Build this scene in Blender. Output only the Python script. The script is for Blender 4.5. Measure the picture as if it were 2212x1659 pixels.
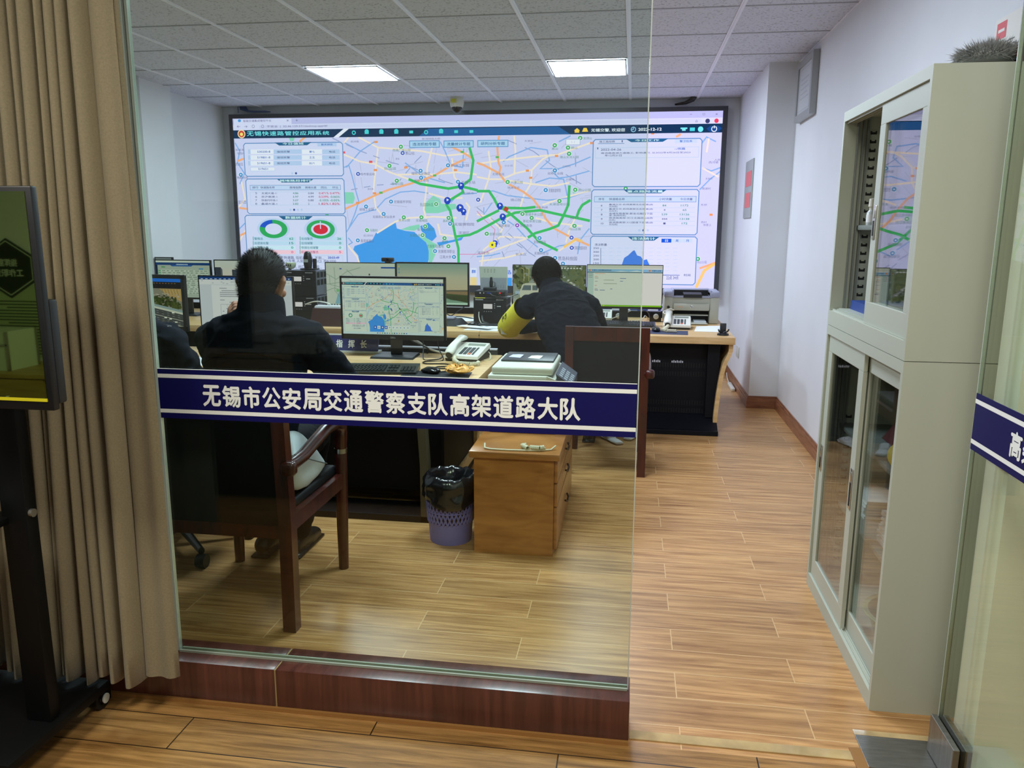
import bpy, bmesh, math, random
from mathutils import Vector, Matrix, noise
random.seed(7)
for _o in list(bpy.data.objects):
    bpy.data.objects.remove(_o, do_unlink=True)
SC = bpy.context.scene
COL = SC.collection

# ------------------------------------------------------------------ camera, world, exposure
FOCAL, YAW, PITCH, ROLL, EYE = 1713.53, 0.148231, 0.193556, 0.004685, 1.45   # focal length in pixels of the 2212 wide frame
_f = Vector((-math.sin(YAW) * math.cos(PITCH), math.cos(YAW) * math.cos(PITCH), -math.sin(PITCH)))
_r0 = Vector((math.cos(YAW), math.sin(YAW), 0.0))
_u0 = _r0.cross(_f)
_r = _r0 * math.cos(ROLL) + _u0 * math.sin(ROLL)
_u = _u0 * math.cos(ROLL) - _r0 * math.sin(ROLL)
cam_data = bpy.data.cameras.new('camera')
cam_data.sensor_width = 36.0
cam_data.lens = FOCAL / 2212 * 36.0
cam_data.clip_start = 0.05
cam = bpy.data.objects.new('camera', cam_data)
_m = Matrix((_r, _u, -_f)).transposed().to_4x4()
_m.translation = Vector((0, 0, EYE))
cam.matrix_world = _m
COL.objects.link(cam)
SC.camera = cam
world = bpy.data.worlds.new('world')
world.use_nodes = True
world.node_tree.nodes['Background'].inputs[0].default_value = (0.5, 0.55, 0.6, 1)
world.node_tree.nodes['Background'].inputs[1].default_value = 0.02
SC.world = world
SC.view_settings.view_transform = 'Standard'
SC.view_settings.look = 'None'
SC.view_settings.exposure = 0.0
SC.view_settings.gamma = 1.0
SC.view_settings.use_curve_mapping = False
SC.cycles.max_bounces = 10
SC.cycles.transparent_max_bounces = 24
SC.cycles.caustics_reflective = False
SC.cycles.caustics_refractive = False
SC.cycles.sample_clamp_indirect = 6.0

LAMP_FAR = 46.0      # radiance of the office ceiling panels
LAMP_NEAR = 38.0     # radiance of the corridor ceiling panels
LED_GAIN = 1.18      # radiance of a white pixel on the big LED wall
LCD_GAIN = 0.75


def at(x, y, Y):
    """the point of the plane at depth Y that the photograph shows at pixel (x, y)"""
    v = _f + _r * ((x - 1106.0) / FOCAL) - _u * ((y - 829.5) / FOCAL)
    t = Y / v.y
    return Vector((0, 0, EYE)) + v * t


# ------------------------------------------------------------------ materials
def lin(c):
    return tuple((v / 255 / 12.92 if v / 255 <= 0.04045 else ((v / 255 + 0.055) / 1.055) ** 2.4) for v in c) + (1.0,)


MATS = {}


def mat(name, rgb, rough=0.5, metal=0.0, spec=0.5, noise_scale=None, noise_amt=0.12, stretch=(1, 1, 1), bump=0.0, coat=0.0, sheen=0.0):
    """procedural principled material; rgb is sRGB 0-255"""
    if name in MATS:
        return MATS[name]
    m = bpy.data.materials.new(name)
    m.use_nodes = True
    nt = m.node_tree
    b = nt.nodes['Principled BSDF']
    c = lin(rgb)
    b.inputs['Base Color'].default_value = c
    b.inputs['Roughness'].default_value = rough
    b.inputs['Metallic'].default_value = metal
    b.inputs['Specular IOR Level'].default_value = spec
    b.inputs['Coat Weight'].default_value = coat
    b.inputs['Sheen Weight'].default_value = sheen
    if noise_scale:
        tc = nt.nodes.new('ShaderNodeTexCoord')
        mp = nt.nodes.new('ShaderNodeMapping')
        mp.inputs['Scale'].default_value = stretch
        nz = nt.nodes.new('ShaderNodeTexNoise')
        nz.inputs['Scale'].default_value = noise_scale
        nz.inputs['Detail'].default_value = 4
        rp = nt.nodes.new('ShaderNodeValToRGB')
        rp.color_ramp.elements[0].position = 0.3
        rp.color_ramp.elements[1].position = 0.7
        rp.color_ramp.elements[0].color = tuple(v * (1 - noise_amt) for v in c[:3]) + (1,)
        rp.color_ramp.elements[1].color = tuple(min(1, v * (1 + noise_amt)) for v in c[:3]) + (1,)
        nt.links.new(tc.outputs['Object'], mp.inputs['Vector'])
        nt.links.new(mp.outputs['Vector'], nz.inputs['Vector'])
        nt.links.new(nz.outputs['Fac'], rp.inputs['Fac'])
        nt.links.new(rp.outputs['Color'], b.inputs['Base Color'])
        if bump:
            bp = nt.nodes.new('ShaderNodeBump')
            bp.inputs['Strength'].default_value = bump
            bp.inputs['Distance'].default_value = 0.004
            nt.links.new(nz.outputs['Fac'], bp.inputs['Height'])
            nt.links.new(bp.outputs['Normal'], b.inputs['Normal'])
    MATS[name] = m
    return m


def emis(name, rgb, gain=1.0, lamp=False):
    if name in MATS:
        return MATS[name]
    m = bpy.data.materials.new(name)
    m.use_nodes = True
    nt = m.node_tree
    nt.nodes.remove(nt.nodes['Principled BSDF'])
    e = nt.nodes.new('ShaderNodeEmission')
    e.inputs[0].default_value = lin(rgb)
    e.inputs[1].default_value = gain
    nt.links.new(e.outputs[0], nt.nodes['Material Output'].inputs[0])
    m.cycles.emission_sampling = 'FRONT' if lamp else 'NONE'
    MATS[name] = m
    return m


def led(rgb):
    return emis('led_%d_%d_%d' % rgb, rgb, LED_GAIN)


def lcd(rgb):
    return emis('lcd_%d_%d_%d' % rgb, rgb, LCD_GAIN)


def glass(name, tint, refl=1.0):
    """clear sheet: tinted straight-through light plus a mirror part that grows towards grazing angles"""
    if name in MATS:
        return MATS[name]
    m = bpy.data.materials.new(name)
    m.use_nodes = True
    nt = m.node_tree
    nt.nodes.remove(nt.nodes['Principled BSDF'])
    tr = nt.nodes.new('ShaderNodeBsdfTransparent')
    tr.inputs[0].default_value = tuple(tint) + (1,)
    gl = nt.nodes.new('ShaderNodeBsdfGlossy')
    gl.inputs['Roughness'].default_value = 0.0
    lw = nt.nodes.new('ShaderNodeLayerWeight')
    lw.inputs['Blend'].default_value = 0.5
    pw = nt.nodes.new('ShaderNodeMath')
    pw.operation = 'POWER'
    pw.inputs[1].default_value = 5
    ml = nt.nodes.new('ShaderNodeMath')
    ml.operation = 'MULTIPLY_ADD'
    ml.inputs[1].default_value = 0.96 * refl
    ml.inputs[2].default_value = 0.04 * refl
    mx = nt.nodes.new('ShaderNodeMixShader')
    nt.links.new(lw.outputs['Facing'], pw.inputs[0])
    nt.links.new(pw.outputs[0], ml.inputs[0])
    nt.links.new(ml.outputs[0], mx.inputs[0])
    nt.links.new(tr.outputs[0], mx.inputs[1])
    nt.links.new(gl.outputs[0], mx.inputs[2])
    nt.links.new(mx.outputs[0], nt.nodes['Material Output'].inputs[0])
    MATS[name] = m
    return m


def wood(name, dark, light, scale=6.0, stretch=(1, 14, 14), rough=0.35, coat=0.0):
    """streaky wood grain running along the axis of the smallest stretch"""
    if name in MATS:
        return MATS[name]
    m = bpy.data.materials.new(name)
    m.use_nodes = True
    nt = m.node_tree
    b = nt.nodes['Principled BSDF']
    b.inputs['Roughness'].default_value = rough
    b.inputs['Coat Weight'].default_value = coat
    b.inputs['Coat Roughness'].default_value = 0.1
    tc = nt.nodes.new('ShaderNodeTexCoord')
    mp = nt.nodes.new('ShaderNodeMapping')
    mp.inputs['Scale'].default_value = stretch
    nz = nt.nodes.new('ShaderNodeTexNoise')
    nz.inputs['Scale'].default_value = scale
    nz.inputs['Detail'].default_value = 6
    nz.inputs['Distortion'].default_value = 0.6
    rp = nt.nodes.new('ShaderNodeValToRGB')
    rp.color_ramp.elements[0].position = 0.32
    rp.color_ramp.elements[1].position = 0.68
    rp.color_ramp.elements[0].color = lin(dark)
    rp.color_ramp.elements[1].color = lin(light)
    nt.links.new(tc.outputs['Object'], mp.inputs['Vector'])
    nt.links.new(mp.outputs['Vector'], nz.inputs['Vector'])
    nt.links.new(nz.outputs['Fac'], rp.inputs['Fac'])
    nt.links.new(rp.outputs['Color'], b.inputs['Base Color'])
    MATS[name] = m
    return m


def plank_floor(name, dark, light, grout, width, height, off, gap, rough, shift=(0, 0, 0)):
    m = bpy.data.materials.new(name)
    m.use_nodes = True
    nt = m.node_tree
    L = nt.links.new
    b = nt.nodes['Principled BSDF']
    b.inputs['Roughness'].default_value = rough
    tc = nt.nodes.new('ShaderNodeTexCoord')
    mv = nt.nodes.new('ShaderNodeMapping')
    mv.inputs['Location'].default_value = shift
    L(tc.outputs['Object'], mv.inputs['Vector'])
    br = nt.nodes.new('ShaderNodeTexBrick')
    br.offset = off
    br.inputs['Scale'].default_value = 1.0
    br.inputs['Mortar Size'].default_value = gap
    br.inputs['Mortar Smooth'].default_value = 0.2
    br.inputs['Brick Width'].default_value = width
    br.inputs['Row Height'].default_value = height
    br.inputs['Color1'].default_value = (0, 0, 0, 1)
    br.inputs['Color2'].default_value = (1, 1, 1, 1)
    br.inputs['Mortar'].default_value = (0.5, 0.5, 0.5, 1)
    L(mv.outputs['Vector'], br.inputs['Vector'])
    # grain, shifted from plank to plank
    ad = nt.nodes.new('ShaderNodeVectorMath')
    ad.operation = 'MULTIPLY_ADD'
    ad.inputs[1].default_value = (5.0, 3.0, 9.0)
    L(br.outputs['Color'], ad.inputs[0])
    L(mv.outputs['Vector'], ad.inputs[2])
    mp = nt.nodes.new('ShaderNodeMapping')
    mp.inputs['Scale'].default_value = (1.0, 16, 1)
    L(ad.outputs[0], mp.inputs['Vector'])
    nz = nt.nodes.new('ShaderNodeTexNoise')
    nz.inputs['Scale'].default_value = 3.2
    nz.inputs['Detail'].default_value = 7
    nz.inputs['Roughness'].default_value = 0.62
    nz.inputs['Distortion'].default_value = 0.5
    L(mp.outputs['Vector'], nz.inputs['Vector'])
    rp = nt.nodes.new('ShaderNodeValToRGB')
    rp.color_ramp.elements[0].position = 0.30
    rp.color_ramp.elements[1].position = 0.66
    rp.color_ramp.elements[0].color = lin(dark)
    rp.color_ramp.elements[1].color = lin(light)
    L(nz.outputs['Fac'], rp.inputs['Fac'])
    hs = nt.nodes.new('ShaderNodeHueSaturation')
    vr = nt.nodes.new('ShaderNodeMapRange')
    vr.inputs['To Min'].default_value = 0.88
    vr.inputs['To Max'].default_value = 1.10
    L(br.outputs['Color'], vr.inputs['Value'])
    L(vr.outputs[0], hs.inputs['Value'])
    L(rp.outputs['Color'], hs.inputs['Color'])
    mx = nt.nodes.new('ShaderNodeMixRGB')
    mx.inputs['Color2'].default_value = lin(grout)
    L(br.outputs['Fac'], mx.inputs['Fac'])
    L(hs.outputs['Color'], mx.inputs['Color1'])
    L(mx.outputs['Color'], b.inputs['Base Color'])
    bp = nt.nodes.new('ShaderNodeBump')
    bp.inputs['Strength'].default_value = 0.25
    bp.inputs['Distance'].default_value = 0.002
    bp.invert = True
    L(br.outputs['Fac'], bp.inputs['Height'])
    L(bp.outputs['Normal'], b.inputs['Normal'])
    MATS[name] = m
    return m


def ceiling_tile_mat():
    m = bpy.data.materials.new('mineral_ceiling_tile')
    m.use_nodes = True
    nt = m.node_tree
    L = nt.links.new
    b = nt.nodes['Principled BSDF']
    b.inputs['Roughness'].default_value = 0.95
    tc = nt.nodes.new('ShaderNodeTexCoord')
    nz = nt.nodes.new('ShaderNodeTexNoise')
    nz.inputs['Scale'].default_value = 70
    nz.inputs['Detail'].default_value = 3
    rp = nt.nodes.new('ShaderNodeValToRGB')
    rp.color_ramp.elements[0].position = 0.33
    rp.color_ramp.elements[1].position = 0.43
    rp.color_ramp.elements[0].color = lin((160, 163, 172))
    rp.color_ramp.elements[1].color = lin((210, 214, 228))
    L(tc.outputs['Object'], nz.inputs['Vector'])
    L(nz.outputs['Fac'], rp.inputs['Fac'])
    L(rp.outputs['Color'], b.inputs['Base Color'])
    return m


# ------------------------------------------------------------------ mesh builder
class MB:
    """collects shapes in world coordinates; build() links them as one mesh object"""

    def __init__(self):
        self.v, self.f, self.mi, self.mats = [], [], [], []
        self.T = Matrix.Identity(4)
        self.m = None

    def use(self, m):
        self.m = m
        return self

    def _slot(self, m):
        m = m or self.m
        if m not in self.mats:
            self.mats.append(m)
        return self.mats.index(m)

    def add(self, vs, fs, m=None):
        k = len(self.v)
        s = self._slot(m)
        T = self.T
        self.v.extend((T @ Vector(p))[:] for p in vs)
        flip = T.to_3x3().determinant() < 0
        for f in fs:
            g = [k + i for i in f]
            self.f.append(g[::-1] if flip else g)
            self.mi.append(s)
        return self

    def box(self, x0, x1, y0, y1, z0, z1, m=None, bevel=0.0, seg=2):
        if x0 > x1: x0, x1 = x1, x0
        if y0 > y1: y0, y1 = y1, y0
        if z0 > z1: z0, z1 = z1, z0
        vs = [(x0, y0, z0), (x1, y0, z0), (x1, y1, z0), (x0, y1, z0), (x0, y0, z1), (x1, y0, z1), (x1, y1, z1), (x0, y1, z1)]
        fs = [(0, 3, 2, 1), (4, 5, 6, 7), (0, 1, 5, 4), (1, 2, 6, 5), (2, 3, 7, 6), (3, 0, 4, 7)]
        if bevel <= 0:
            return self.add(vs, fs, m)
        bevel = min(bevel, 0.49 * min(x1 - x0, y1 - y0, z1 - z0))
        bm = bmesh.new()
        bv = [bm.verts.new(p) for p in vs]
        for f in fs:
            bm.faces.new([bv[i] for i in f])
        bmesh.ops.bevel(bm, geom=bm.edges[:], offset=bevel, segments=seg, affect='EDGES', profile=0.5)
        return self.addbm(bm, m)

    def addbm(self, bm, m=None):
        bm.verts.index_update()
        self.add([v.co[:] for v in bm.verts], [[v.index for v in f.verts] for f in bm.faces], m)
        bm.free()
        return self

    def hexa(self, p, m=None):
        """eight corners: four of the bottom counter-clockwise, four of the top"""
        return self.add(p, [(0, 3, 2, 1), (4, 5, 6, 7), (0, 1, 5, 4), (1, 2, 6, 5), (2, 3, 7, 6), (3, 0, 4, 7)], m)

    def prism(self, poly, axis, a, b, m=None):
        """polygon in the other two axes (in xyz order) extruded along axis from a to b"""
        n = len(poly)
        def P(q, t):
            return {'x': (t, q[0], q[1]), 'y': (q[0], t, q[1]), 'z': (q[0], q[1], t)}[axis]
        vs = [P(q, a) for q in poly] + [P(q, b) for q in poly]
        fs = [list(range(n))[::-1], list(range(n, 2 * n))]
        fs += [(i, (i + 1) % n, n + (i + 1) % n, n + i) for i in range(n)]
        area = sum(poly[i][0] * poly[(i + 1) % n][1] - poly[(i + 1) % n][0] * poly[i][1] for i in range(n))
        s = (1 if area > 0 else -1) * (1 if b > a else -1) * (-1 if axis == 'y' else 1)
        if s < 0:
            fs = [list(f)[::-1] for f in fs]
        return self.add(vs, fs, m)

    def tube(self, pts, r, m=None, seg=10, side=None, caps=True, closed=False, round_caps=False):
        """swept tube; r is a number, or a list of radii or (across, other) pairs; side is the direction of the first radius"""
        pts = [Vector(p) for p in pts]
        n = len(pts)
        rr = r if isinstance(r, (list, tuple)) else [r] * n
        rr = [(q, q) if not isinstance(q, (tuple, list)) else q for q in rr]
        rings, tang = [], []
        for i in range(n):
            if closed:
                t = pts[(i + 1) % n] - pts[i - 1]
            else:
                t = pts[min(i + 1, n - 1)] - pts[max(i - 1, 0)]
            tang.append(t.normalized() if t.length > 1e-9 else Vector((0, 0, 1)))
        ref = Vector(side) if side is not None else (Vector((0, 0, 1)) if abs(tang[0].z) < 0.9 else Vector((1, 0, 0)))
        plist = []
        for i in range(n):
            t = tang[i]
            a = ref - t * ref.dot(t)
            if a.length < 1e-4:
                a = t.orthogonal()
            a.normalize()
            if side is None:
                ref = a
            b = t.cross(a)
            plist.append((pts[i], a, b, rr[i], t))
        if round_caps and not closed:
            p, a, b, q, t = plist[0]
            e = min(q)
            pre = [(p - t * e * s, a, b, (q[0] * c, q[1] * c), t) for s, c in ((0.97, 0.26), (0.8, 0.6), (0.45, 0.89))]
            p, a, b, q, t = plist[-1]
            e = min(q)
            post = [(p + t * e * s, a, b, (q[0] * c, q[1] * c), t) for s, c in ((0.45, 0.89), (0.8, 0.6), (0.97, 0.26))]
            plist = pre + plist + post
        vs, fs = [], []
        for p, a, b, q, t in plist:
            for k in range(seg):
                w = 2 * math.pi * k / seg
                vs.append(p + a * q[0] * math.cos(w) + b * q[1] * math.sin(w))
        N = len(plist)
        for i in range(N if closed else N - 1):
            j = (i + 1) % N
            for k in range(seg):
                l = (k + 1) % seg
                fs.append((i * seg + k, i * seg + l, j * seg + l, j * seg + k))
        if caps and not closed:
            fs.append(list(range(seg))[::-1])
            fs.append([(N - 1) * seg + k for k in range(seg)])
        return self.add(vs, fs, m)

    def ball(self, c, r, m=None, seg=20, rings=12):
        rx, ry, rz = r if isinstance(r, (tuple, list)) else (r, r, r)
        vs = [(c[0], c[1], c[2] - rz)]
        fs = []
        for i in range(1, rings):
            a = math.pi * i / rings
            for k in range(seg):
                w = 2 * math.pi * k / seg
                vs.append((c[0] + rx * math.sin(a) * math.cos(w), c[1] + ry * math.sin(a) * math.sin(w), c[2] - rz * math.cos(a)))
        vs.append((c[0], c[1], c[2] + rz))
        for k in range(seg):
            fs.append((0, 1 + (k + 1) % seg, 1 + k))
        for i in range(rings - 2):
            for k in range(seg):
                l = (k + 1) % seg
                fs.append((1 + i * seg + k, 1 + i * seg + l, 1 + (i + 1) * seg + l, 1 + (i + 1) * seg + k))
        t = len(vs) - 1
        o = 1 + (rings - 2) * seg
        for k in range(seg):
            fs.append((o + k, o + (k + 1) % seg, t))
        return self.add(vs, fs, m)

    def lathe(self, c, prof, m=None, seg=32, close=True):
        """profile [(radius, z)] turned about the vertical through c; close joins the last profile point to the first"""
        vs, fs = [], []
        n = len(prof)
        for r, z in prof:
            for k in range(seg):
                w = 2 * math.pi * k / seg
                vs.append((c[0] + r * math.cos(w), c[1] + r * math.sin(w), c[2] + z))
        for i in range(n if close else n - 1):
            j = (i + 1) % n
            for k in range(seg):
                l = (k + 1) % seg
                fs.append((i * seg + k, i * seg + l, j * seg + l, j * seg + k))
        return self.add(vs, fs, m)

    def sheet(self, fn, nu, nv, m=None, thick=0.0, nrm=(0, 0, 1)):
        """grid surface fn(u, v) over 0..1, given thickness along nrm"""
        vs = [Vector(fn(i / nu, j / nv)) for j in range(nv + 1) for i in range(nu + 1)]
        w = nu + 1
        fs = [(j * w + i, j * w + i + 1, (j + 1) * w + i + 1, (j + 1) * w + i) for j in range(nv) for i in range(nu)]
        if thick:
            k = len(vs)
            d = Vector(nrm) * thick
            vs = vs + [p - d for p in vs]
            fs = fs + [tuple(k + q for q in f[::-1]) for f in fs]
            bd = [i for i in range(nu)] + [j * w + nu for j in range(nv)] + [nv * w + i for i in range(nu, 0, -1)] + [j * w for j in range(nv, 0, -1)]
            for a, b in zip(bd, bd[1:] + bd[:1]):
                fs.append((a, k + a, k + b, b))
        return self.add(vs, fs, m)

    def build(self, name, parent=None, smooth=True, angle=40, label=None):
        me = bpy.data.meshes.new(name)
        o = bpy.data.objects.new(name, me)
        off = parent_offset(parent) if parent else Vector((0, 0, 0))
        me.from_pydata([(Vector(p) - off)[:] for p in self.v], [], self.f)
        for m in self.mats:
            me.materials.append(m)
        me.polygons.foreach_set('material_index', self.mi)
        if smooth:
            me.polygons.foreach_set('use_smooth', [True] * len(self.f))
            me.set_sharp_from_angle(angle=math.radians(angle))
        me.update()
        COL.objects.link(o)
        if parent:
            o.parent = parent
        if label:
            o['label'] = label
        return o


def parent_offset(o):
    p = Vector((0, 0, 0))
    while o is not None:
        p += o.location
        o = o.parent
    return p


def thing(name, label, cat, loc=(0, 0, 0), group=None):
    o = bpy.data.objects.new(name, None)
    o.empty_display_size = 0.1
    COL.objects.link(o)
    o.location = loc
    o['label'] = label
    o['category'] = cat
    if group:
        o['group'] = group
    return o


def tag(o, label, cat, group=None, kind=None):
    o['label'] = label
    o['category'] = cat
    if group:
        o['group'] = group
    if kind:
        o['kind'] = kind
    return o


def struct(o, label, cat):
    return tag(o, label, cat, kind='structure')


def dup(root, loc, label=None, group=None):
    r = root.copy()
    COL.objects.link(r)
    r.location = loc
    if label: r['label'] = label
    if group: r['group'] = group
    for ch in list(root.children):
        c = ch.copy()
        COL.objects.link(c)
        c.parent = r
        for g in ch.children:
            d = g.copy()
            COL.objects.link(d)
            d.parent = c
    return r


def fused(name, mb, parent, material, voxel=0.008, smooth=4, wrinkle=0.0, wscale=9.0, label=None, cut=None):
    """melts the overlapping closed shapes of mb into one continuous skin"""
    o = mb.build(name, parent, smooth=False)
    md = o.modifiers.new('remesh', 'REMESH')
    md.mode = 'VOXEL'
    md.voxel_size = voxel
    if smooth:
        s = o.modifiers.new('smooth', 'SMOOTH')
        s.factor = 0.5
        s.iterations = smooth
    dg = bpy.context.evaluated_depsgraph_get()
    me = bpy.data.meshes.new_from_object(o.evaluated_get(dg))
    o.modifiers.clear()
    old = o.data
    o.data = me
    bpy.data.meshes.remove(old)
    me.name = name
    if wrinkle:
        off = parent_offset(parent)
        ns = [v.normal.copy() for v in me.vertices]
        for v, n in zip(me.vertices, ns):
            p = (v.co + off) * wscale
            q = Vector((p.x, p.y, p.z * 1.8))
            h = noise.noise(q) + 0.5 * noise.noise(q * 2.3)
            h = 1 - abs(h) * 2.2
            v.co += n * (h * wrinkle)
    if cut:
        bm = bmesh.new()
        bm.from_mesh(me)
        off = parent_offset(parent)
        kill = [v for v in bm.verts if cut(v.co + off)]
        bmesh.ops.delete(bm, geom=kill, context='VERTS')
        bm.to_mesh(me)
        bm.free()
    me.materials.clear()
    me.materials.append(material)
    me.polygons.foreach_set('use_smooth', [True] * len(me.polygons))
    me.update()
    if label:
        o['label'] = label
    return o


# ------------------------------------------------------------------ lettering
_TXT = {}


def glyphs(s, bold=0.0):
    k = (s, bold)
    if k not in _TXT:
        cu = bpy.data.curves.new('lettering', 'FONT')
        cu.body = s
        cu.size = 1
        cu.offset = bold
        cu.resolution_u = 3
        ob = bpy.data.objects.new('lettering', cu)
        me = ob.to_mesh()
        vs = [(v.co.x, v.co.y) for v in me.vertices]
        fs = [tuple(p.vertices) for p in me.polygons]
        ob.to_mesh_clear()
        bpy.data.objects.remove(ob)
        bpy.data.curves.remove(cu)
        xs = [p[0] for p in vs] or [0, 1]
        ys = [p[1] for p in vs] or [0, 1]
        _TXT[k] = (vs, fs, min(xs), max(xs), min(ys), max(ys))
    return _TXT[k]


class Panel:
    """flat printed or glowing content on a real rectangle: origin at its lower left, u to the right, v up, layers lifted off the face by a hair"""

    def __init__(self, mb, org, right, up, w, h, step=0.0004):
        self.mb, self.o, self.r, self.u = mb, Vector(org), Vector(right).normalized(), Vector(up).normalized()
        self.n = self.r.cross(self.u)
        self.w, self.h, self.step = w, h, step

    def P(self, u, v, k=0):
        return self.o + self.r * (u * self.w) + self.u * (v * self.h) + self.n * (self.step * k)

    def poly(self, pts, m, k=1):
        a = sum(pts[i - 1][0] * pts[i][1] - pts[i][0] * pts[i - 1][1] for i in range(len(pts)))
        if a < 0:
            pts = pts[::-1]
        self.mb.add([self.P(u, v, k) for u, v in pts], [list(range(len(pts)))], m)

    def rect(self, u0, v0, u1, v1, m, k=1):
        self.poly([(u0, v0), (u1, v0), (u1, v1), (u0, v1)], m, k)

    def frame(self, u0, v0, u1, v1, t, m, k=2):
        tx, ty = t / self.w, t / self.h
        for a in ((u0, v0, u1, v0 + ty), (u0, v1 - ty, u1, v1), (u0, v0, u0 + tx, v1), (u1 - tx, v0, u1, v1)):
            self.rect(*a, m, k)

    def disc(self, u, v, r, m, k=3, seg=16, sx=1.0):
        self.poly([(u + r * sx * math.cos(2 * math.pi * i / seg) / self.w, v + r * math.sin(2 * math.pi * i / seg) / self.h) for i in range(seg)], m, k)

    def ring(self, u, v, r0, r1, m, k=3, a0=0.0, a1=1.0, seg=28, sx=1.0):
        for i in range(seg):
            p, q = 2 * math.pi * (a0 + (a1 - a0) * i / seg), 2 * math.pi * (a0 + (a1 - a0) * (i + 1) / seg)
            self.poly([(u + r * sx * math.cos(t) / self.w, v + r * math.sin(t) / self.h) for r, t in ((r0, p), (r1, p), (r1, q), (r0, q))], m, k)

    def line(self, pts, t, m, k=1, dash=None):
        """polyline of real width t"""
        p = [Vector((u * self.w, v * self.h)) for u, v in pts]
        if dash:
            out = []
            for a, b in zip(p, p[1:]):
                L = (b - a).length
                n = max(1, int(L / dash))
                for i in range(0, n, 2):
                    out.append((a.lerp(b, i / n), a.lerp(b, min(1, (i + 1) / n))))
            for a, b in out:
                self._strip([a, b], t, m, k)
        else:
            self._strip(p, t, m, k)

    def _strip(self, p, t, m, k):
        L, R = [], []
        n = len(p)
        for i in range(n):
            d0 = (p[i] - p[i - 1]).normalized() if i else None
            d1 = (p[i + 1] - p[i]).normalized() if i < n - 1 else None
            d = ((d0 or d1) + (d1 or d0))
            d = d.normalized() if d.length > 1e-6 else (d0 or d1)
            c = max(0.5, d.dot(d1 or d0))
            nn = Vector((-d.y, d.x)) * (t / 2 / c)
            L.append(p[i] + nn)
            R.append(p[i] - nn)
        vs = [self.P(q.x / self.w, q.y / self.h, k) for q in L + R]
        self.mb.add(vs, [(n + i, n + i + 1, i + 1, i) for i in range(n - 1)], m)

    def text(self, s, u0, v0, u1, v1, m, k=4, bold=0.02):
        """lettering fitted to a box"""
        vs, fs, x0, x1, y0, y1 = glyphs(s)
        if not fs:
            return
        sx, sy = (u1 - u0) / (x1 - x0), (v1 - v0) / (y1 - y0)
        for i, (dx, dy) in enumerate(((0, 0), (bold, 0), (-bold, 0), (0, bold), (0, -bold)) if bold > 0.011 else ((0, 0),)):
            self.mb.add([self.P(u0 + (x + dx - x0) * sx, v0 + (y + dy - y0) * sy, k + 0.04 * i) for x, y in vs], fs, m)
# ------------------------------------------------------------------ the setting
H = 2.706
YB = 8.343            # back wall
YG = 2.125            # glass partition
XR = 1.214            # right wall
CEL = 0.6455
GX = [-0.0715 + CEL * k for k in range(-8, 3)]
GY = [8.31 - 0.66 * k for k in range(0, 16)]

wall_paint = mat('white_wall_paint', (220, 222, 226), 0.75, noise_scale=3, noise_amt=0.02)
grey_paint = mat('grey_paint', (178, 180, 176), 0.6)
glass_m = glass('partition_glass', (0.888, 0.95, 0.895), 0.75)
door_glass_m = glass('door_glass', (0.93, 0.965, 0.895), 0.9)
glass_edge_m = mat('polished_glass_edge', (206, 218, 212), 0.12, metal=0.35, spec=0.9)
steel_m = mat('brushed_steel', (138, 137, 132), 0.4, metal=0.9, noise_scale=14, noise_amt=0.15, stretch=(1, 8, 1))
tile_m = ceiling_tile_mat()
tbar_m = mat('white_tee_bar', (236, 237, 248), 0.35)
base_m = wood('red_brown_laminate', (68, 36, 30), (94, 53, 44), 3.0, (16, 3, 0.8), 0.28, 0.3)
skirt_m = wood('brown_skirting', (118, 74, 50), (158, 106, 76), 5.0, (1, 1, 10), 0.35)
floor_far_m = plank_floor('oak_look_tiles_office', (142, 98, 54), (204, 158, 102), (208, 172, 122), 0.92, 0.148, 0.42, 0.0019, 0.35, (0.35, 0.052, 0))
floor_near_m = plank_floor('oak_look_tiles_corridor', (104, 72, 34), (178, 134, 78), (44, 30, 16), 1.10, 0.148, 0.5, 0.0022, 0.30, (0.16, 0.085, 0))

floor_near = MB().use(floor_near_m).box(-4.9, XR, -1.7, 2.06, -0.1, 0).build('floor', smooth=False)
struct(floor_near, 'glossy wood-look plank floor on the near side of the glass partition', 'floor')
floor_far = MB().use(floor_far_m).box(-4.9, XR, 2.06, YB, -0.1, 0).build('floor', smooth=False)
struct(floor_far, 'glossy wood-look plank floor of the office behind the glass', 'floor')
struct(MB().use(tile_m).box(-5.0, XR + 0.1, -1.8, YB + 0.1, H, H + 0.1).build('ceiling', smooth=False), 'white mineral tile ceiling above both rooms', 'ceiling')
g = MB().use(tbar_m)
for x in GX:
    g.box(x - 0.014, x + 0.014, -1.7, YB, H - 0.006, H)
    g.box(x - 0.004, x + 0.004, -1.7, YB, H - 0.010, H - 0.006)
for y in GY:
    g.box(-4.9, XR, y - 0.008, y + 0.008, H - 0.004, H, mat('shaded_cross_tee', (176, 178, 186), 0.5))  # cross tees greyed, tile-edge shade put into their colour
struct(g.build('trim_1', smooth=False), 'white metal grid of tee bars holding the ceiling tiles', 'ceiling grid')

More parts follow.
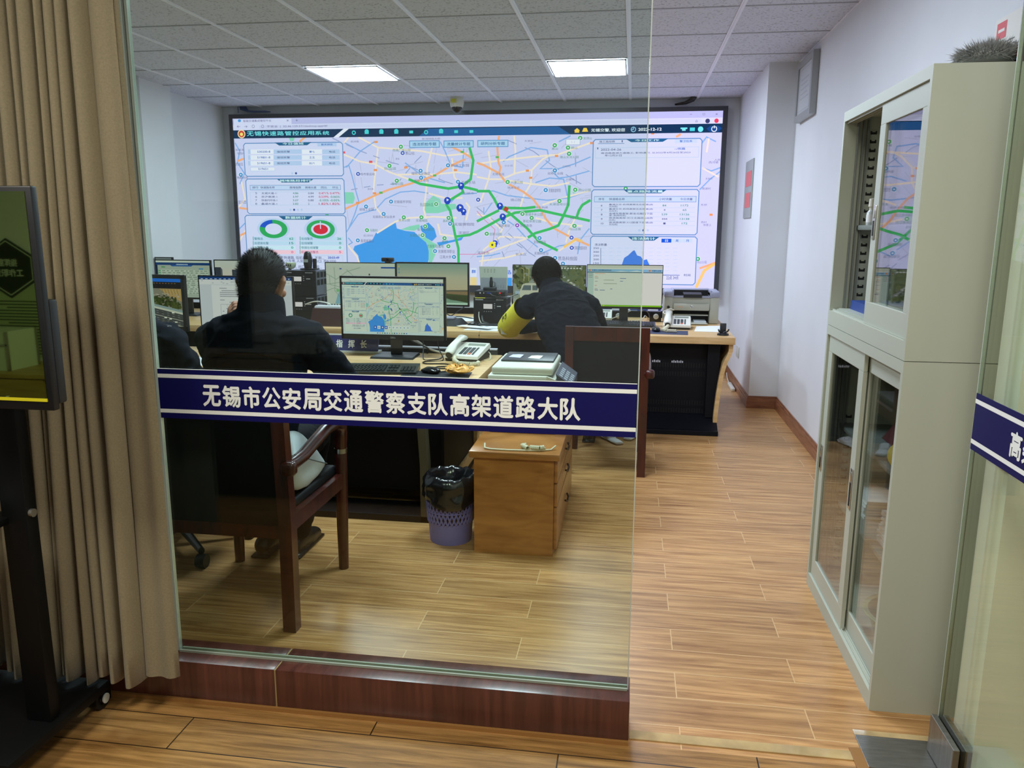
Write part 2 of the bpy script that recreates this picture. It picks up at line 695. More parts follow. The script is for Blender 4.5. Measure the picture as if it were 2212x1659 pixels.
struct(MB().use(wall_paint).box(-4.6, XR + 0.1, YB, YB + 0.1, 0, H).build('wall_back', smooth=False), 'white back wall behind the big LED screen', 'wall')
struct(MB().use(wall_paint).box(XR, XR + 0.1, -1.8, YB, 0, H).build('wall_right', smooth=False), 'white right wall behind the steel cabinet', 'wall')
struct(MB().use(wall_paint).box(0.988, XR, 6.65, YB, 0, H).build('wall_column', smooth=False), 'white column standing out of the right wall beside the LED screen', 'column')
lw_ = MB().use(wall_paint)
lw_.box(-4.5, -4.24, 2.19, 7.1, 0, H)
lw_.box(-4.5, -4.39, 7.1, YB, 0, H)
struct(lw_.build('wall_left', smooth=False), 'white left wall of the office behind the far monitors', 'wall')
struct(MB().use(grey_paint).box(-4.24, -4.20, 5.7, 6.56, 0, H).build('trim_2', smooth=False), 'grey flat panel on the left office wall beside the glass seam', 'wall trim')
struct(MB().use(wall_paint).box(-5.0, -4.9, -1.7, 2.06, 0, H).build('wall_corridor_left', smooth=False), 'white left end wall of the near room', 'wall')
struct(MB().use(wall_paint).box(-4.9, XR, -1.8, -1.7, 0, H).build('wall_rear', smooth=False), 'white wall of the near room behind the viewer', 'wall')
pier_m = mat('cream_wall_paint', (236, 240, 228), 0.6, noise_scale=2, noise_amt=0.03)
struct(MB().use(pier_m).box(0.945, XR, 2.06, 2.19, 0, H).build('wall_front', smooth=False), 'pale wall end seen through the open glass door', 'wall')

# red-brown plinth under the glass, in two slabs
m = MB().use(base_m)
m.box(-4.9, -1.033, 2.06, 2.19, 0.012, 0.135, bevel=0.003)
m.box(-1.029, 0.034, 2.06, 2.19, 0.012, 0.135, bevel=0.003)
m.box(-1.034, -1.028, 2.062, 2.188, 0.012, 0.133, mat('tan_grout', (150, 128, 84), 0.7))
m.box(-4.9, 0.034, 2.052, 2.19, 0.0, 0.012, mat('raw_oak_strip', (150, 106, 56), 0.5))
struct(m.build('trim_3', angle=30), 'red-brown wood-look plinth carrying the glass partition', 'plinth')


def skirting(pts, name, label):
    """stepped skirting board along a floor path; its face lies to the left of the path"""
    m = MB().use(skirt_m)
    for (x0, y0), (x1, y1) in zip(pts, pts[1:]):
        d = Vector((x1 - x0, y1 - y0, 0)).normalized()
        n = Vector((-d.y, d.x, 0))
        for t, z0, z1 in ((0.016, 0, 0.065), (0.012, 0.065, 0.085), (0.007, 0.085, 0.1)):
            a, b = Vector((x0, y0, 0)) - d * 0.0, Vector((x1, y1, 0)) + d * t
            c = [a, b, b + n * t, a + n * t]
            m.hexa([(p.x, p.y, z0) for p in c] + [(p.x, p.y, z1) for p in c])
    struct(m.build(name, smooth=False), label, 'skirting')


skirting([(XR, 2.2), (XR, 6.65), (0.988, 6.65), (0.988, YB)], 'baseboard_right', 'brown wooden skirting along the right wall and column')
skirting([(0.988, YB), (-4.39, YB)], 'baseboard_back', 'brown wooden skirting along the back wall')
skirting([(-4.24, 7.1), (-4.24, 2.2)], 'baseboard_left', 'brown wooden skirting along the left office wall')

# glass partition
w = thing('window_1', 'tall frameless glass sheet with a blue banded sign in front of the desks', 'glass partition', (-0.672, YG, 0.135))
w['kind'] = 'structure'
MB().use(glass_m).box(-1.372, 0.026, YG - 0.006, YG + 0.006, 0.136, H - 0.002).build('pane', w, smooth=False)
m = MB().use(glass_edge_m)
m.box(0.026, 0.029, YG - 0.006, YG + 0.006, 0.136, H - 0.002)
m.build('polished_edge', w, smooth=False)
MB().use(mat('clear_sealant', (150, 156, 140), 0.4)).box(-1.372, 0.026, YG - 0.012, YG - 0.006, 0.135, 0.142).box(-1.372, 0.026, YG + 0.006, YG + 0.012, 0.135, 0.142).build('sealant', w, smooth=False)
w = thing('window_2', 'second glass sheet of the partition mostly hidden behind the brown curtain', 'glass partition', (-3.1, YG, 0.135))
w['kind'] = 'structure'
MB().use(glass_m).box(-4.9, -1.399, YG - 0.006, YG + 0.006, 0.136, H - 0.002).build('pane', w, smooth=False)
m = MB().use(glass_edge_m)
m.box(-1.399, -1.393, YG - 0.007, YG + 0.007, 0.136, H - 0.002)
m.box(-1.381, -1.373, YG - 0.007, YG + 0.007, 0.136, H - 0.002)
m.box(-1.393, -1.381, YG - 0.002, YG + 0.002, 0.136, H - 0.002, mat('grey_silicone', (140, 148, 144), 0.35))
m.build('polished_edge', w, smooth=False)

# blue sign band on the glass
navy = mat('navy_vinyl', (10, 9, 82), 0.5, spec=0.25)
vinyl = mat('white_vinyl', (240, 244, 240), 0.5)
SIGN = '无锡市公安局交通警察支队高架道路大队'
b = thing('sign_band', 'long navy sign band with white lettering across the big glass sheet', 'sign', (-0.672, YG - 0.008, 0.892))
MB().use(navy).box(-1.371, 0.024, YG - 0.0085, YG - 0.0062, 0.893, 1.041).build('blue_film', b, smooth=False)
mm = MB()
pn = Panel(mm, (-1.371, YG - 0.0087, 0.893), (1, 0, 0), (0, 0, 1), 1.395, 0.148)
for z in (1.0150, 0.9095):
    pn.rect(0, (z - 0.893) / 0.148, 1, (z + 0.0115 - 0.893) / 0.148, vinyl, 1)
mm.box(-1.371, 0.024, YG - 0.0088, YG - 0.0062, 1.041, 1.0425, vinyl)
mm.build('white_stripes', b, smooth=False)
mm = MB()
pn = Panel(mm, (-1.371, YG - 0.0087, 0.893), (1, 0, 0), (0, 0, 1), 1.395, 0.148)
n = len(SIGN)
x0, x1 = -1.231, -0.128
pit = (x1 - x0) / (n - 0.14)
for i, ch in enumerate(SIGN):
    a = x0 + pit * i
    pn.text(ch, (a + 1.371) / 1.395, 0.285, (a + pit * 0.86 + 1.371) / 1.395, 0.695, vinyl, 2, bold=0.030)
mm.build('lettering', b, smooth=False)
b = thing('sign_band', 'end piece of a navy sign band on the glass sheet beside the curtain', 'sign', (-1.9, YG - 0.008, 0.892))
mm = MB().use(navy).box(-2.7, -1.40, YG - 0.0085, YG - 0.0062, 0.893, 1.041)
mm.build('blue_film', b, smooth=False)
mm = MB().use(vinyl)
for z in (1.0150, 0.9095):
    mm.box(-2.7, -1.40, YG - 0.009, YG - 0.0086, z, z + 0.0115)
mm.build('white_stripes', b, smooth=False)

# open glass door, swung towards the viewer
d = thing('door_1', 'open frameless glass door with a navy band and steel bottom fitting', 'door', (0.895, 2.13, 0.0))
d['kind'] = 'structure'
MB().use(door_glass_m).box(0.889, 0.901, 1.27, 2.155, 0.012, 2.27).build('pane', d, smooth=False)
MB().use(glass_edge_m).box(0.889, 0.901, 2.155, 2.159, 0.012, 2.27).build('polished_edge', d, smooth=False)
MB().use(steel_m).box(0.871, 0.888, 2.0, 2.163, 0.006, 0.118, bevel=0.002).box(0.902, 0.919, 2.0, 2.163, 0.006, 0.118, bevel=0.002).build('bottom_fitting', d, smooth=False)
MB().use(steel_m).box(0.871, 0.888, 2.0, 2.163, 2.17, 2.28, bevel=0.002).box(0.902, 0.919, 2.0, 2.163, 2.17, 2.28, bevel=0.002).build('top_fitting', d, smooth=False)
MB().use(steel_m).tube([(0.86, 1.36, 0.8), (0.86, 1.36, 1.4)], 0.012).tube([(0.86, 1.36, 0.9), (0.888, 1.36, 0.9)], 0.008).tube([(0.86, 1.36, 1.3), (0.888, 1.36, 1.3)], 0.008).build('pull_handle', d)
b = thing('sign_band', 'short navy sign band running across the open glass door', 'sign', (0.888, 1.7, 0.892))
MB().use(navy).box(0.8862, 0.8885, 1.27, 2.151, 0.893, 1.041).build('blue_film', b, smooth=False)
mm = MB()
pn = Panel(mm, (0.886, 2.151, 0.893), (0, -1, 0), (0, 0, 1), 0.881, 0.148)
for z in (1.0150, 0.9095):
    pn.rect(0, (z - 0.893) / 0.148, 1, (z + 0.0115 - 0.893) / 0.148, vinyl, 1)
mm.build('white_stripes', b, smooth=False)
mm = MB()
pn = Panel(mm, (0.886, 2.151, 0.893), (0, -1, 0), (0, 0, 1), 0.881, 0.148)
for i, ch in enumerate('高架道路大队'):
    a = 0.210 + i * 0.0615
    pn.text(ch, a / 0.881, 0.285, (a + 0.053) / 0.881, 0.695, vinyl, 2, bold=0.030)
mm.build('lettering', b, smooth=False)
# head rail above the doorway
struct(MB().use(steel_m).box(0.03, 0.945, 2.09, 2.16, 2.29, 2.34).build('trim_4', smooth=False), 'steel head rail above the open doorway', 'door rail')
# threshold
m = MB()
m.box(0.036, 0.655, 2.085, 2.125, 0, 0.004, mat('varnished_stone', (186, 160, 112), 0.12, noise_scale=9, noise_amt=0.25, coat=0.6), bevel=0.001)
m.box(0.655, 0.688, 1.80, 2.14, 0, 0.005, mat('raw_oak_strip', (150, 106, 56), 0.5), bevel=0.001)
m.box(0.688, 0.94, 2.205, 2.23, 0, 0.004, mat('varnished_stone', (186, 160, 112)), bevel=0.001)
struct(m.build('trim_5', smooth=False), 'narrow stone and oak strips bordering the doorway threshold', 'threshold')
m = MB().use(steel_m).box(0.688, 0.935, 2.06, 2.205, 0, 0.004, bevel=0.001)
o = m.build('floor_spring_plate', smooth=False)
tag(o, 'scuffed steel cover plate of the floor spring under the door hinge', 'floor plate')
struct(MB().use(mat('pale_marble', (206, 214, 196), 0.25, noise_scale=5, noise_amt=0.06)).box(0.94, XR, 1.99, 2.06, 0.0, 0.03, bevel=0.004).build('trim_6', smooth=False), 'pale stone step at the foot of the wall end behind the door', 'threshold')

# ceiling light panels
panel_far = emis('light_panel_office', (222, 237, 255), LAMP_FAR, lamp=True)
panel_near = emis('light_panel_corridor', (255, 251, 240), LAMP_NEAR, lamp=True)


def light_panel(cx, cy, label, em, group):
    t = thing('ceiling_light', label, 'ceiling light', (cx, cy, H - 0.012), group)
    a, b_ = 0.300, 0.307
    m = MB().use(tbar_m)
    for q in ((-a, a, -b_, -b_ + 0.012), (-a, a, b_ - 0.012, b_), (-a, -a + 0.012, -b_, b_), (a - 0.012, a, -b_, b_)):
        m.box(cx + q[0], cx + q[1], cy + q[2], cy + q[3], H - 0.014, H - 0.006)
    m.build('frame', t, smooth=False)
    MB().use(em).add([(cx - a + .012, cy - b_ + .012, H - 0.0105), (cx - a + .012, cy + b_ - .012, H - 0.0105), (cx + a - .012, cy + b_ - .012, H - 0.0105), (cx + a - .012, cy - b_ + .012, H - 0.0105)], [(0, 1, 2, 3)]).build('diffuser', t, smooth=False)


light_panel(-2.331, 6.66, 'glowing square ceiling panel above the left half of the LED screen', panel_far, 'office ceiling lights')
light_panel(-0.394, 6.66, 'glowing square ceiling panel above the middle of the LED screen', panel_far, 'office ceiling lights')
light_panel(-1.685, 3.69, 'glowing square ceiling panel added out of view to light the front desk nameplate', panel_far, 'office ceiling lights')  # added panel out of view, brightens the nameplate and front desk
light_panel(-0.394, 3.69, 'glowing square ceiling panel over the right end of the front desk', panel_far, 'office ceiling lights')
light_panel(0.251, 0.72, 'glowing square ceiling panel of the near room above the viewer', panel_near, 'near room ceiling lights')
light_panel(-1.685, 0.40, 'glowing square ceiling panel of the near room left of the viewer', panel_near, 'near room ceiling lights')
# ------------------------------------------------------------------ LED wall
YS = 8.27             # face of the screen
_tl, _tr, _br = at(503, 256, YS), at(1562, 240, YS), at(1541, 622, YS)
SX0, SX1, SZ1, SZ0 = _tl.x, _tr.x, (_tl.z + _tr.z) / 2, 0.86
SW, SH = SX1 - SX0, SZ1 - SZ0


def suv(x, y):
    """screen coordinate of what the photograph shows at pixel (x, y) of the LED wall"""
    p = at(x, y, YS)
    return ((p.x - SX0) / SW, (p.z - SZ0) / SH)


def A(x, y):
    return suv(480 + x / 3.949, 220 + y / 3.949)


def B(x, y):
    return suv(1030 + x / 3.949, 220 + y / 3.949)


def traffic_page(pn, em, ft, labels=True, lines_only=False):
    """the traffic map page: browser bars, header, road map and side panels. ft scales the line widths to the screen"""
    BG, CREAM, ORANGE, GREEN = em((206, 204, 248)), em((244, 222, 214)), em((246, 172, 132)), em((58, 184, 104))
    BLUE, LAKE, PARK, RAIL = em((132, 172, 238)), em((66, 152, 240)), em((136, 208, 190)), em((150, 158, 208))
    GREY, DARK, WHITE = em((184, 182, 216)), em((24, 52, 88)), em((232, 230, 252))
    pn.rect(0, 0, 1, 1, BG, 0)
    def ln(pts, t, m, k=2, **q):
        pn.line(pts, t * ft, m, k, **q)
    rnd = random.Random(5)
    # water and parks
    pn.poly([A(*p) for p in ((1480, 1030), (1380, 1090), (1310, 1120), (1280, 1180), (1130, 1230), (1118, 1260), (1160, 1310), (1180, 1420), (1176, 1640), (1760, 1640), (1740, 1420), (1765, 1330), (1760, 1260), (1740, 1200), (1690, 1160), (1640, 1110), (1560, 1100), (1490, 1080))], LAKE, 1)
    pn.poly([A(*p) for p in ((1690, 1060), (1760, 1030), (1810, 1080), (1830, 1150), (1790, 1190), (1740, 1160), (1700, 1100))], LAKE, 1)
    pn.poly([A(*p) for p in ((1830, 1200), (1960, 1180), (2060, 1150), (2040, 1180), (1950, 1200), (1850, 1230))], LAKE, 1)
    for P in (((1745, 850), (1800, 800), (1860, 830), (1870, 870), (1990, 870), (2005, 910), (1920, 930), (1840, 950), (1740, 950), (1720, 900)),
              ((1520, 1090), (1600, 1060), (1680, 1045), (1690, 1070), (1640, 1100), (1580, 1095)),
              ((1700, 1110), (1740, 1160), (1790, 1195), (1830, 1215), (1795, 1280), (1820, 1300), (1765, 1420), (1760, 1330), (1762, 1260), (1742, 1200), (1690, 1160)),
              ((1042, 770), (1120, 772), (1132, 820), (1118, 868), (1045, 870)), ((565, 300), (620, 300), (610, 335), (580, 335))):
        pn.poly([A(*p) for p in P], PARK, 1)
    pn.poly([B(*p) for p in ((815, 770), (860, 740), (865, 760), (825, 785))], PARK, 1)
    # rivers
    for P in (((110, 350), (150, 420), (130, 520), (190, 610), (150, 700)), ((1040, 560), (1080, 540), (1110, 640), (1140, 760), (1165, 850), (1130, 960), (1080, 1080)),
              ((1045, 350), (1180, 420), (1300, 340)), ((1180, 420), (1060, 560)), ((1300, 930), (1390, 830), (1520, 770), (1640, 760), (1760, 780)),
              ((1860, 340), (1900, 420), (1950, 540), (2050, 560), (2060, 400)), ((1060, 1110), (1160, 960), (1300, 920)), ((1560, 520), (1720, 640), (1900, 690)),
              ((1950, 860), (2010, 790), (2172, 780)), ((1075, 1160), (1110, 1200), (1060, 1230)), ((130, 1100), (200, 1030), (240, 980))):
        ln([A(*p) for p in P], 0.012, BLUE)
    for P in (((700, 340), (800, 290)), ((225, 510), (270, 470), (340, 440), (460, 390), (600, 410), (620, 500), (540, 570), (700, 570), (830, 530), (970, 470)),
              ((640, 590), (700, 650), (780, 640), (960, 590)), ((500, 690), (620, 650), (740, 660), (760, 740), (770, 800)), ((0, 770), (140, 760), (260, 800), (430, 820), (600, 840), (780, 820), (960, 760)),
              ((240, 1000), (330, 1060), (430, 1170), (520, 1240)), ((560, 1290), (700, 1230), (760, 1220)), ((860, 1300), (880, 1180), (960, 1080)),
              ((0, 1320), (120, 1310), (200, 1290)), ((2080, 590), (1990, 660), (1900, 750)), ((1920, 560), (2000, 590), (2080, 560)), ((60, 900), (60, 960), (130, 860)), ((1900, 380), (1960, 300), (2040, 340))):
        ln([B(*p) for p in P], 0.012, BLUE)
    # minor and cream roads
    for P in (((1040, 350), (1080, 300)), ((1040, 450), (1180, 510), (1300, 530), (1430, 600), (1590, 660)), ((1160, 300), (1330, 390), (1700, 420), (1900, 460), (2100, 440)),
              ((1330, 390), (1310, 560), (1290, 760), (1310, 900), (1380, 990)), ((1790, 390), (1750, 560), (1740, 760), (1720, 920), (1740, 1000)), ((1320, 1120), (1480, 1020), (1600, 990), (1800, 980), (2000, 990)),
              ((1760, 780), (1900, 820), (2050, 820)), ((1840, 1040), (1860, 1130), (2000, 1150)), ((1960, 480), (1980, 640), (2040, 720)), ((1500, 620), (1800, 620), (2000, 600), (2172, 620)),
              ((1060, 1210), (1150, 1320), (1180, 1400)), ((140, 1200), (220, 1060), (240, 960)), ((165, 680), (195, 830), (140, 900)), ((2080, 860), (2110, 900), (2080, 1010))):
        ln([A(*p) for p in P], 0.017, CREAM)
    for P in (((0, 530), (200, 500), (460, 470), (690, 450), (970, 350)), ((640, 450), (560, 490), (470, 580), (460, 700), (400, 800), (370, 900)), ((460, 580), (330, 610), (210, 660), (100, 660), (0, 640)),
              ((790, 690), (640, 720), (460, 700), (260, 670)), ((0, 960), (100, 980), (200, 1080)), ((430, 1160), (200, 1150), (60, 1260), (40, 1400)), ((60, 1300), (330, 1200), (440, 1160)), ((500, 990), (640, 1030), (900, 1060)),
              ((560, 880), (700, 830), (960, 760)), ((840, 990), (790, 1090), (760, 1200)), ((700, 1270), (850, 1180)), ((200, 1120), (260, 1000), (300, 940)), ((100, 420), (120, 560), (100, 660), (30, 860)),
              ((320, 290), (330, 420), (320, 620)), ((20, 1360), (240, 1330), (400, 1290)), ((1920, 560), (2060, 640)), ((1980, 310), (1960, 430))):
        ln([B(*p) for p in P], 0.017, CREAM)
    for i in range(34):
        x, y = rnd.uniform(1060, 2150), rnd.uniform(330, 1000)
        a, L = rnd.choice((0.15, 1.45, 1.7, -0.3)), rnd.uniform(60, 220)
        ln([A(x, y), A(x + L * math.cos(a), y + L * 0.8 * math.sin(a))], 0.005, GREY, 1)
    for i in range(40):
        x, y = rnd.uniform(10, 940), rnd.uniform(320, 1300)
        a, L = rnd.choice((0.6, 1.5, 2.2, -0.2)), rnd.uniform(60, 220)
        ln([B(x, y), B(x + L * math.cos(a), y + L * 0.8 * math.sin(a))], 0.005, GREY, 1)
    # railways
    for f, P in ((A, ((940, 310), (1180, 420), (1450, 520), (1620, 560), (1900, 680), (2172, 760))), (A, ((1100, 750), (1320, 710), (1490, 700), (1640, 520), (1760, 400))), (B, ((270, 330), (480, 420), (640, 540), (820, 660), (960, 740))),
                 (B, ((0, 900), (180, 1040), (400, 1240), (560, 1400))), (B, ((840, 480), (850, 700))), (B, ((240, 1150), (440, 1280), (620, 1400))), (B, ((170, 1160), (260, 1390)))):
        ln([f(*p) for p in P], 0.009, RAIL, 2, dash=0.07 * ft)
    # metro lines
    ln([B(*p) for p in ((0, 930), (60, 1000), (155, 1090), (140, 1180), (145, 1250), (60, 1290), (0, 1300))], 0.006, em((226, 120, 170)), 3)
    ln([A(*p) for p in ((2020, 1300), (2172, 1300))], 0.006, em((226, 120, 170)), 3)
    # motorways
    for f, P in ((A, ((1045, 915), (1160, 865), (1300, 800), (1420, 750), (1600, 700), (1800, 635), (1950, 545), (2070, 490))), (A, ((1960, 385), (2050, 430), (2130, 480))),
                 (B, ((190, 290), (175, 390), (185, 520), (203, 560), (190, 610), (60, 540), (0, 520))), (B, ((190, 610), (250, 690), (400, 770), (480, 830), (540, 910), (590, 1000), (660, 1080), (800, 1155), (960, 1225))),
                 (A, ((660, 340), (720, 290))), (A, ((130, 505), (200, 480))), (A, ((145, 905), (225, 915))), (A, ((155, 1140), (235, 1100))), (B, ((1900, 1420), (1960, 1400), (2040, 1370))), (B, ((1700, 300), (1740, 275)))):
        ln([f(*p) for p in P], 0.021, ORANGE, 3)
    ln([B(*p) for p in ((1870, 1585), (1940, 1440), (2030, 1380))], 0.03, em((250, 196, 120)), 3)
    ln([B(*p) for p in ((740, 1240), (850, 1170), (900, 1190))], 0.024, em((250, 196, 120)), 3)
    # expressways in green
    for f, P in ((A, ((1590, 660), (1690, 700), (1930, 740), (2040, 722), (2120, 660), (2142, 500), (2110, 390))), (A, ((2040, 722), (2055, 770), (1925, 850), (1915, 880), (1945, 930), (1970, 1050), (1990, 1150), (2015, 1250), (2020, 1640))),
                 (A, ((1990, 1150), (2110, 1135), (2172, 1108))), (A, ((2040, 722), (2100, 735), (2180, 755))), (B, ((0, 762), (105, 762), (150, 830), (180, 890), (250, 905), (410, 908), (500, 897))),
                 (B, ((0, 1020), (190, 925))), (B, ((-10, 1115), (215, 990), (330, 945), (540, 925), (720, 965), (850, 990), (965, 1015))), (B, ((190, 890), (280, 950), (430, 1080), (480, 1135), (530, 1190), (690, 1268))),
                 (B, ((435, 1158), (500, 1120), (620, 1085), (695, 1055), (740, 970), (780, 880), (790, 712))), (B, ((970, 838), (900, 880), (870, 930), (850, 990)))):
        ln([f(*p) for p in P], 0.027, GREEN, 4)
    ln([B(*p) for p in ((235, 905), (265, 925))], 0.042, em((190, 60, 50)), 5)
    # road shields
    for f, x, y, c in ((A, 1313, 343, 0), (A, 1308, 582, 0), (A, 1300, 780, 0), (A, 1567, 560, 0), (A, 1157, 862, 0), (A, 1990, 583, 0), (A, 1268, 512, 1), (A, 1036, 432, 1), (A, 1355, 775, 2), (A, 1813, 628, 2), (A, 2048, 428, 2), (A, 895, 962, 2),
                       (B, 680, 462, 0), (B, 432, 587, 0), (B, 460, 648, 0), (B, 175, 472, 2), (B, 980, 352, 0), (B, 1998, 963, 0), (B, 1500, 270, 0)):
        c = em(((240, 150, 90), (236, 84, 96), (90, 180, 96))[c])
        (u0, v0), (u1, v1) = f(x - 14, y + 9), f(x + 14, y - 9)
        pn.rect(u0, v0, u1, v1, c, 5)
    # place pins and their names
    pins = ((A, 1540, 437, 0, '惠山站', 1562, 425, 1640, 452), (A, 1525, 383, 1, '西塘广福公园', 1455, 400, 1605, 424), (A, 1428, 546, 1, '阳山公园', 1385, 558, 1482, 582), (A, 1490, 673, 1, '洛社公园', 1445, 686, 1543, 710),
            (A, 1693, 588, 2, '堰西工业园区', 1615, 600, 1775, 624), (A, 1927, 542, 2, '前洲工业园', 1955, 530, 2105, 554), (A, 1160, 615, 0, '杨市客运站', 1180, 605, 1302, 628), (A, 1697, 648, 2, '钱桥工业园', 1640, 660, 1760, 682), (A, 1441, 851, 2, '无锡城市学院', 1465, 840, 1612, 866),
            (A, 1228, 893, 2, '胡埭工业园', 1172, 906, 1292, 930), (A, 1378, 956, 2, '无锡商业职业技术', 1285, 970, 1475, 992), (A, 1550, 985, 1, '渔港公园', 1505, 998, 1600, 1020), (A, 1700, 985, 1, '无锡梅园', 1653, 1000, 1750, 1024), (A, 1826, 872, 1, '惠山国家森林公园', 1690, 862, 1800, 892),
            (A, 1932, 990, 1, '蠡湖公园', 1885, 1004, 1960, 1026), (A, 1236, 1095, 1, '马鞍村', 1262, 1084, 1325, 1108), (A, 1158, 1182, 2, '南湾城渡口', 1182, 1172, 1290, 1200), (A, 1732, 1062, 1, '鼋头渚风景区', 1665, 1078, 1805, 1100), (A, 1710, 1137, 1, '太湖仙岛', 1600, 1126, 1690, 1152),
            (A, 1897, 1163, 1, '蠡园', 1875, 1178, 1922, 1200), (A, 1930, 1232, 1, '无锡影视基地', 1745, 1218, 1890, 1246), (A, 1816, 1273, 2, '无锡南洋职业', 1842, 1262, 1985, 1290), (A, 1978, 1323, 2, '江南大学', 1855, 1310, 1955, 1336), (A, 1945, 1040, 2, '无锡博物院', 1980, 1032, 2150, 1058),
            (A, 160, 622, 2, '陶都科技', 130, 636, 220, 658), (A, 2012, 683, 2, '无锡东站', 2040, 674, 2160, 700), (B, 665, 371, 1, '嵩山', 640, 388, 692, 410), (B, 778, 391, 1, '顾山', 805, 382, 858, 404), (B, 787, 443, 1, '嵩山文化公园', 710, 460, 868, 482), (B, 882, 309, 1, '龙顶山', 908, 300, 980, 322),
            (B, 666, 585, 2, '双桥工业园', 604, 600, 735, 622), (B, 263, 684, 1, '兴塘公园', 290, 674, 392, 698), (B, 588, 753, 2, '无锡旅游学院', 612, 740, 716, 772), (B, 840, 750, 1, '杨山公园', 865, 740, 972, 764), (B, 705, 846, 1, '太湖湿地公园', 618, 862, 790, 884), (B, 390, 956, 1, '新城中央公园', 415, 948, 560, 974), (B, 468, 990, 1, '新虹体育公园', 395, 1006, 548, 1030),
            (B, 230, 1028, 2, '无锡南站', 185, 1044, 282, 1068), (B, 345, 1053, 3, '坊前商场', 370, 1044, 470, 1068), (B, 85, 1125, 1, '创新公园', 108, 1116, 212, 1140), (B, 833, 1058, 1, '鸿山古镇', 782, 1074, 886, 1096), (B, 535, 1162, 2, '无锡新区站', 485, 1182, 590, 1208), (B, 548, 1265, 2, '无锡新区站', 490, 1280, 612, 1304),
            (B, 810, 1245, 0, '苏南硕放国际机场', 832, 1232, 938, 1262), (B, 808, 1158, 0, '', 0, 0, 0, 0), (B, 668, 1332, 2, '思岛科技园', 692, 1320, 855, 1352), (B, 735, 1380, 2, '', 0, 0, 0, 0), (B, 12, 835, 0, '', 0, 0, 0, 0), (B, 1270, 740, 1, '', 0, 0, 0, 0), (B, 1885, 1340, 1, '', 0, 0, 0, 0))
    inkb, ink = em((112, 112, 156)), em((96, 98, 140))
    for f, x, y, c, s, a0, b0, a1, b1 in pins:
        u, v = f(x, y)
        pn.disc(u, v, 0.026 * ft, WHITE, 5, 12, 1.1)
        pn.disc(u, v, 0.021 * ft, em(((72, 92, 200), (64, 172, 100), (60, 142, 210), (150, 76, 200))[c]), 6, 12, 1.1)
        pn.disc(u, v, 0.008 * ft, WHITE, 7, 8, 1.1)
        if s and labels:
            (u0, v0), (u1, v1) = f(a0, b1), f(a1, b0)
            pn.text(s, u0, v0, u1, v1, em((72, 132, 116)) if c == 1 else ink, 6, 0.004)
    if labels:
        for f, s, a0, b0, a1, b1 in ((A, '前洲镇', 1098, 330, 1165, 348), (A, '洛社镇', 1240, 735, 1290, 752), (A, '梁溪', 1480, 478, 1512, 494), (A, '石洪村', 1205, 1132, 1290, 1150), (A, '滨湖区', 2015, 1105, 2110, 1130), (A, '无锡市', 2050, 770, 2150, 790), (A, '新洲网络大桥', 1705, 305, 1860, 325),
                                     (B, '锡山区', 288, 825, 380, 848), (B, '新吴区', 332, 1290, 425, 1312), (B, '无锡市', 5, 1275, 108, 1302), (B, '东港镇', 408, 325, 478, 342), (B, '小小河', 236, 536, 306, 554), (B, '小时村', 730, 540, 800, 560), (B, '锡东新城', 500, 890, 606, 910), (B, '无锡北站', 132, 605, 235, 628), (B, '锦通互交', 262, 722, 365, 742),
                                     (B, '兴塘村', 760, 652, 830, 672), (B, '人民', 2025, 485, 2078, 505), (B, '西河镇', 1978, 506, 2060, 526), (B, '水乡村', 1950, 645, 2010, 665), (B, '南湖村', 1920, 730, 1995, 750), (B, '东桥', 1910, 870, 1965, 888), (B, '西村', 1912, 1018, 1960, 1036), (B, '徐堡上', 1930, 1040, 2000, 1060), (B, '地山公园', 1878, 1356, 1960, 1378), (B, '梅村', 795, 980, 870, 1000),
                                     (A, '张家港', 115, 400, 190, 420), (A, '武进区', 115, 520, 180, 545), (A, '宜兴西', 140, 840, 205, 870), (A, '华西村', 130, 430, 190, 452)):
            (u0, v0), (u1, v1) = f(a0, b1), f(a1, b0)
            pn.text(s, u0, v0, u1, v1, inkb, 6, 0.002)
    # blue patrol markers
    pin_b = em((22, 66, 196))
    for f, x, y, r in ((A, 2038, 715, 22), (A, 1922, 842, 24), (A, 2030, 905, 26), (A, 2060, 935, 20), (B, 198, 888, 22), (B, 222, 980, 22), (B, 155, 1205, 20)):
        u, v = f(x, y)
        pn.disc(u, v, r * 0.0015 * ft, pin_b, 8, 18)
        (u0, v0), (u1, v1) = f(x - 16, y + 32), f(x + 16, y + 14)
        pn.rect(u0, v0, u1, v1, pin_b, 8)
        pn.disc(u, v + 0.004, r * 0.0007 * ft, WHITE, 9, 3)
    u, v = B(133, 1220)
    pn.disc(u, v, 0.036 * ft, em((246, 226, 60)), 9, 18)
    pn.disc(u, v, 0.012 * ft, em((80, 80, 60)), 10, 8)

    # browser bars
    PUR, PALE = em((186, 184, 236)), em((214, 212, 250))
    pale_ink = em((124, 122, 170))
    vt = lambda y: suv(1030, y)[1]
    pn.rect(0, vt(262), 1, 1, PUR, 10)
    (u0, v0), (u1, v1) = A(102, 190), A(592, 142)
    pn.rect(u0, vt(262), u1, v1, PALE, 11)
    pn.rect(0, vt(274), 1, vt(262), PALE, 11)
    pn.rect(A(315, 210)[0], vt(272), B(1915, 165)[0], vt(264), em((206, 206, 246)), 12)
    def tx(f, s, a0, b0, a1, b1, c, k=14, bold=0.012):
        (u0, v0), (u1, v1) = f(a0, b1), f(a1, b0)
        pn.text(s, u0, v0, u1, v1, c, k, bold)
    tx(A, '智能交通集成管控平台', 182, 151, 420, 174, pale_ink)
    tx(A, '×', 553, 152, 569, 168, pale_ink)
    tx(A, '+', 630, 150, 648, 168, pale_ink)
    tx(A, '←', 128, 202, 156, 222, pale_ink)
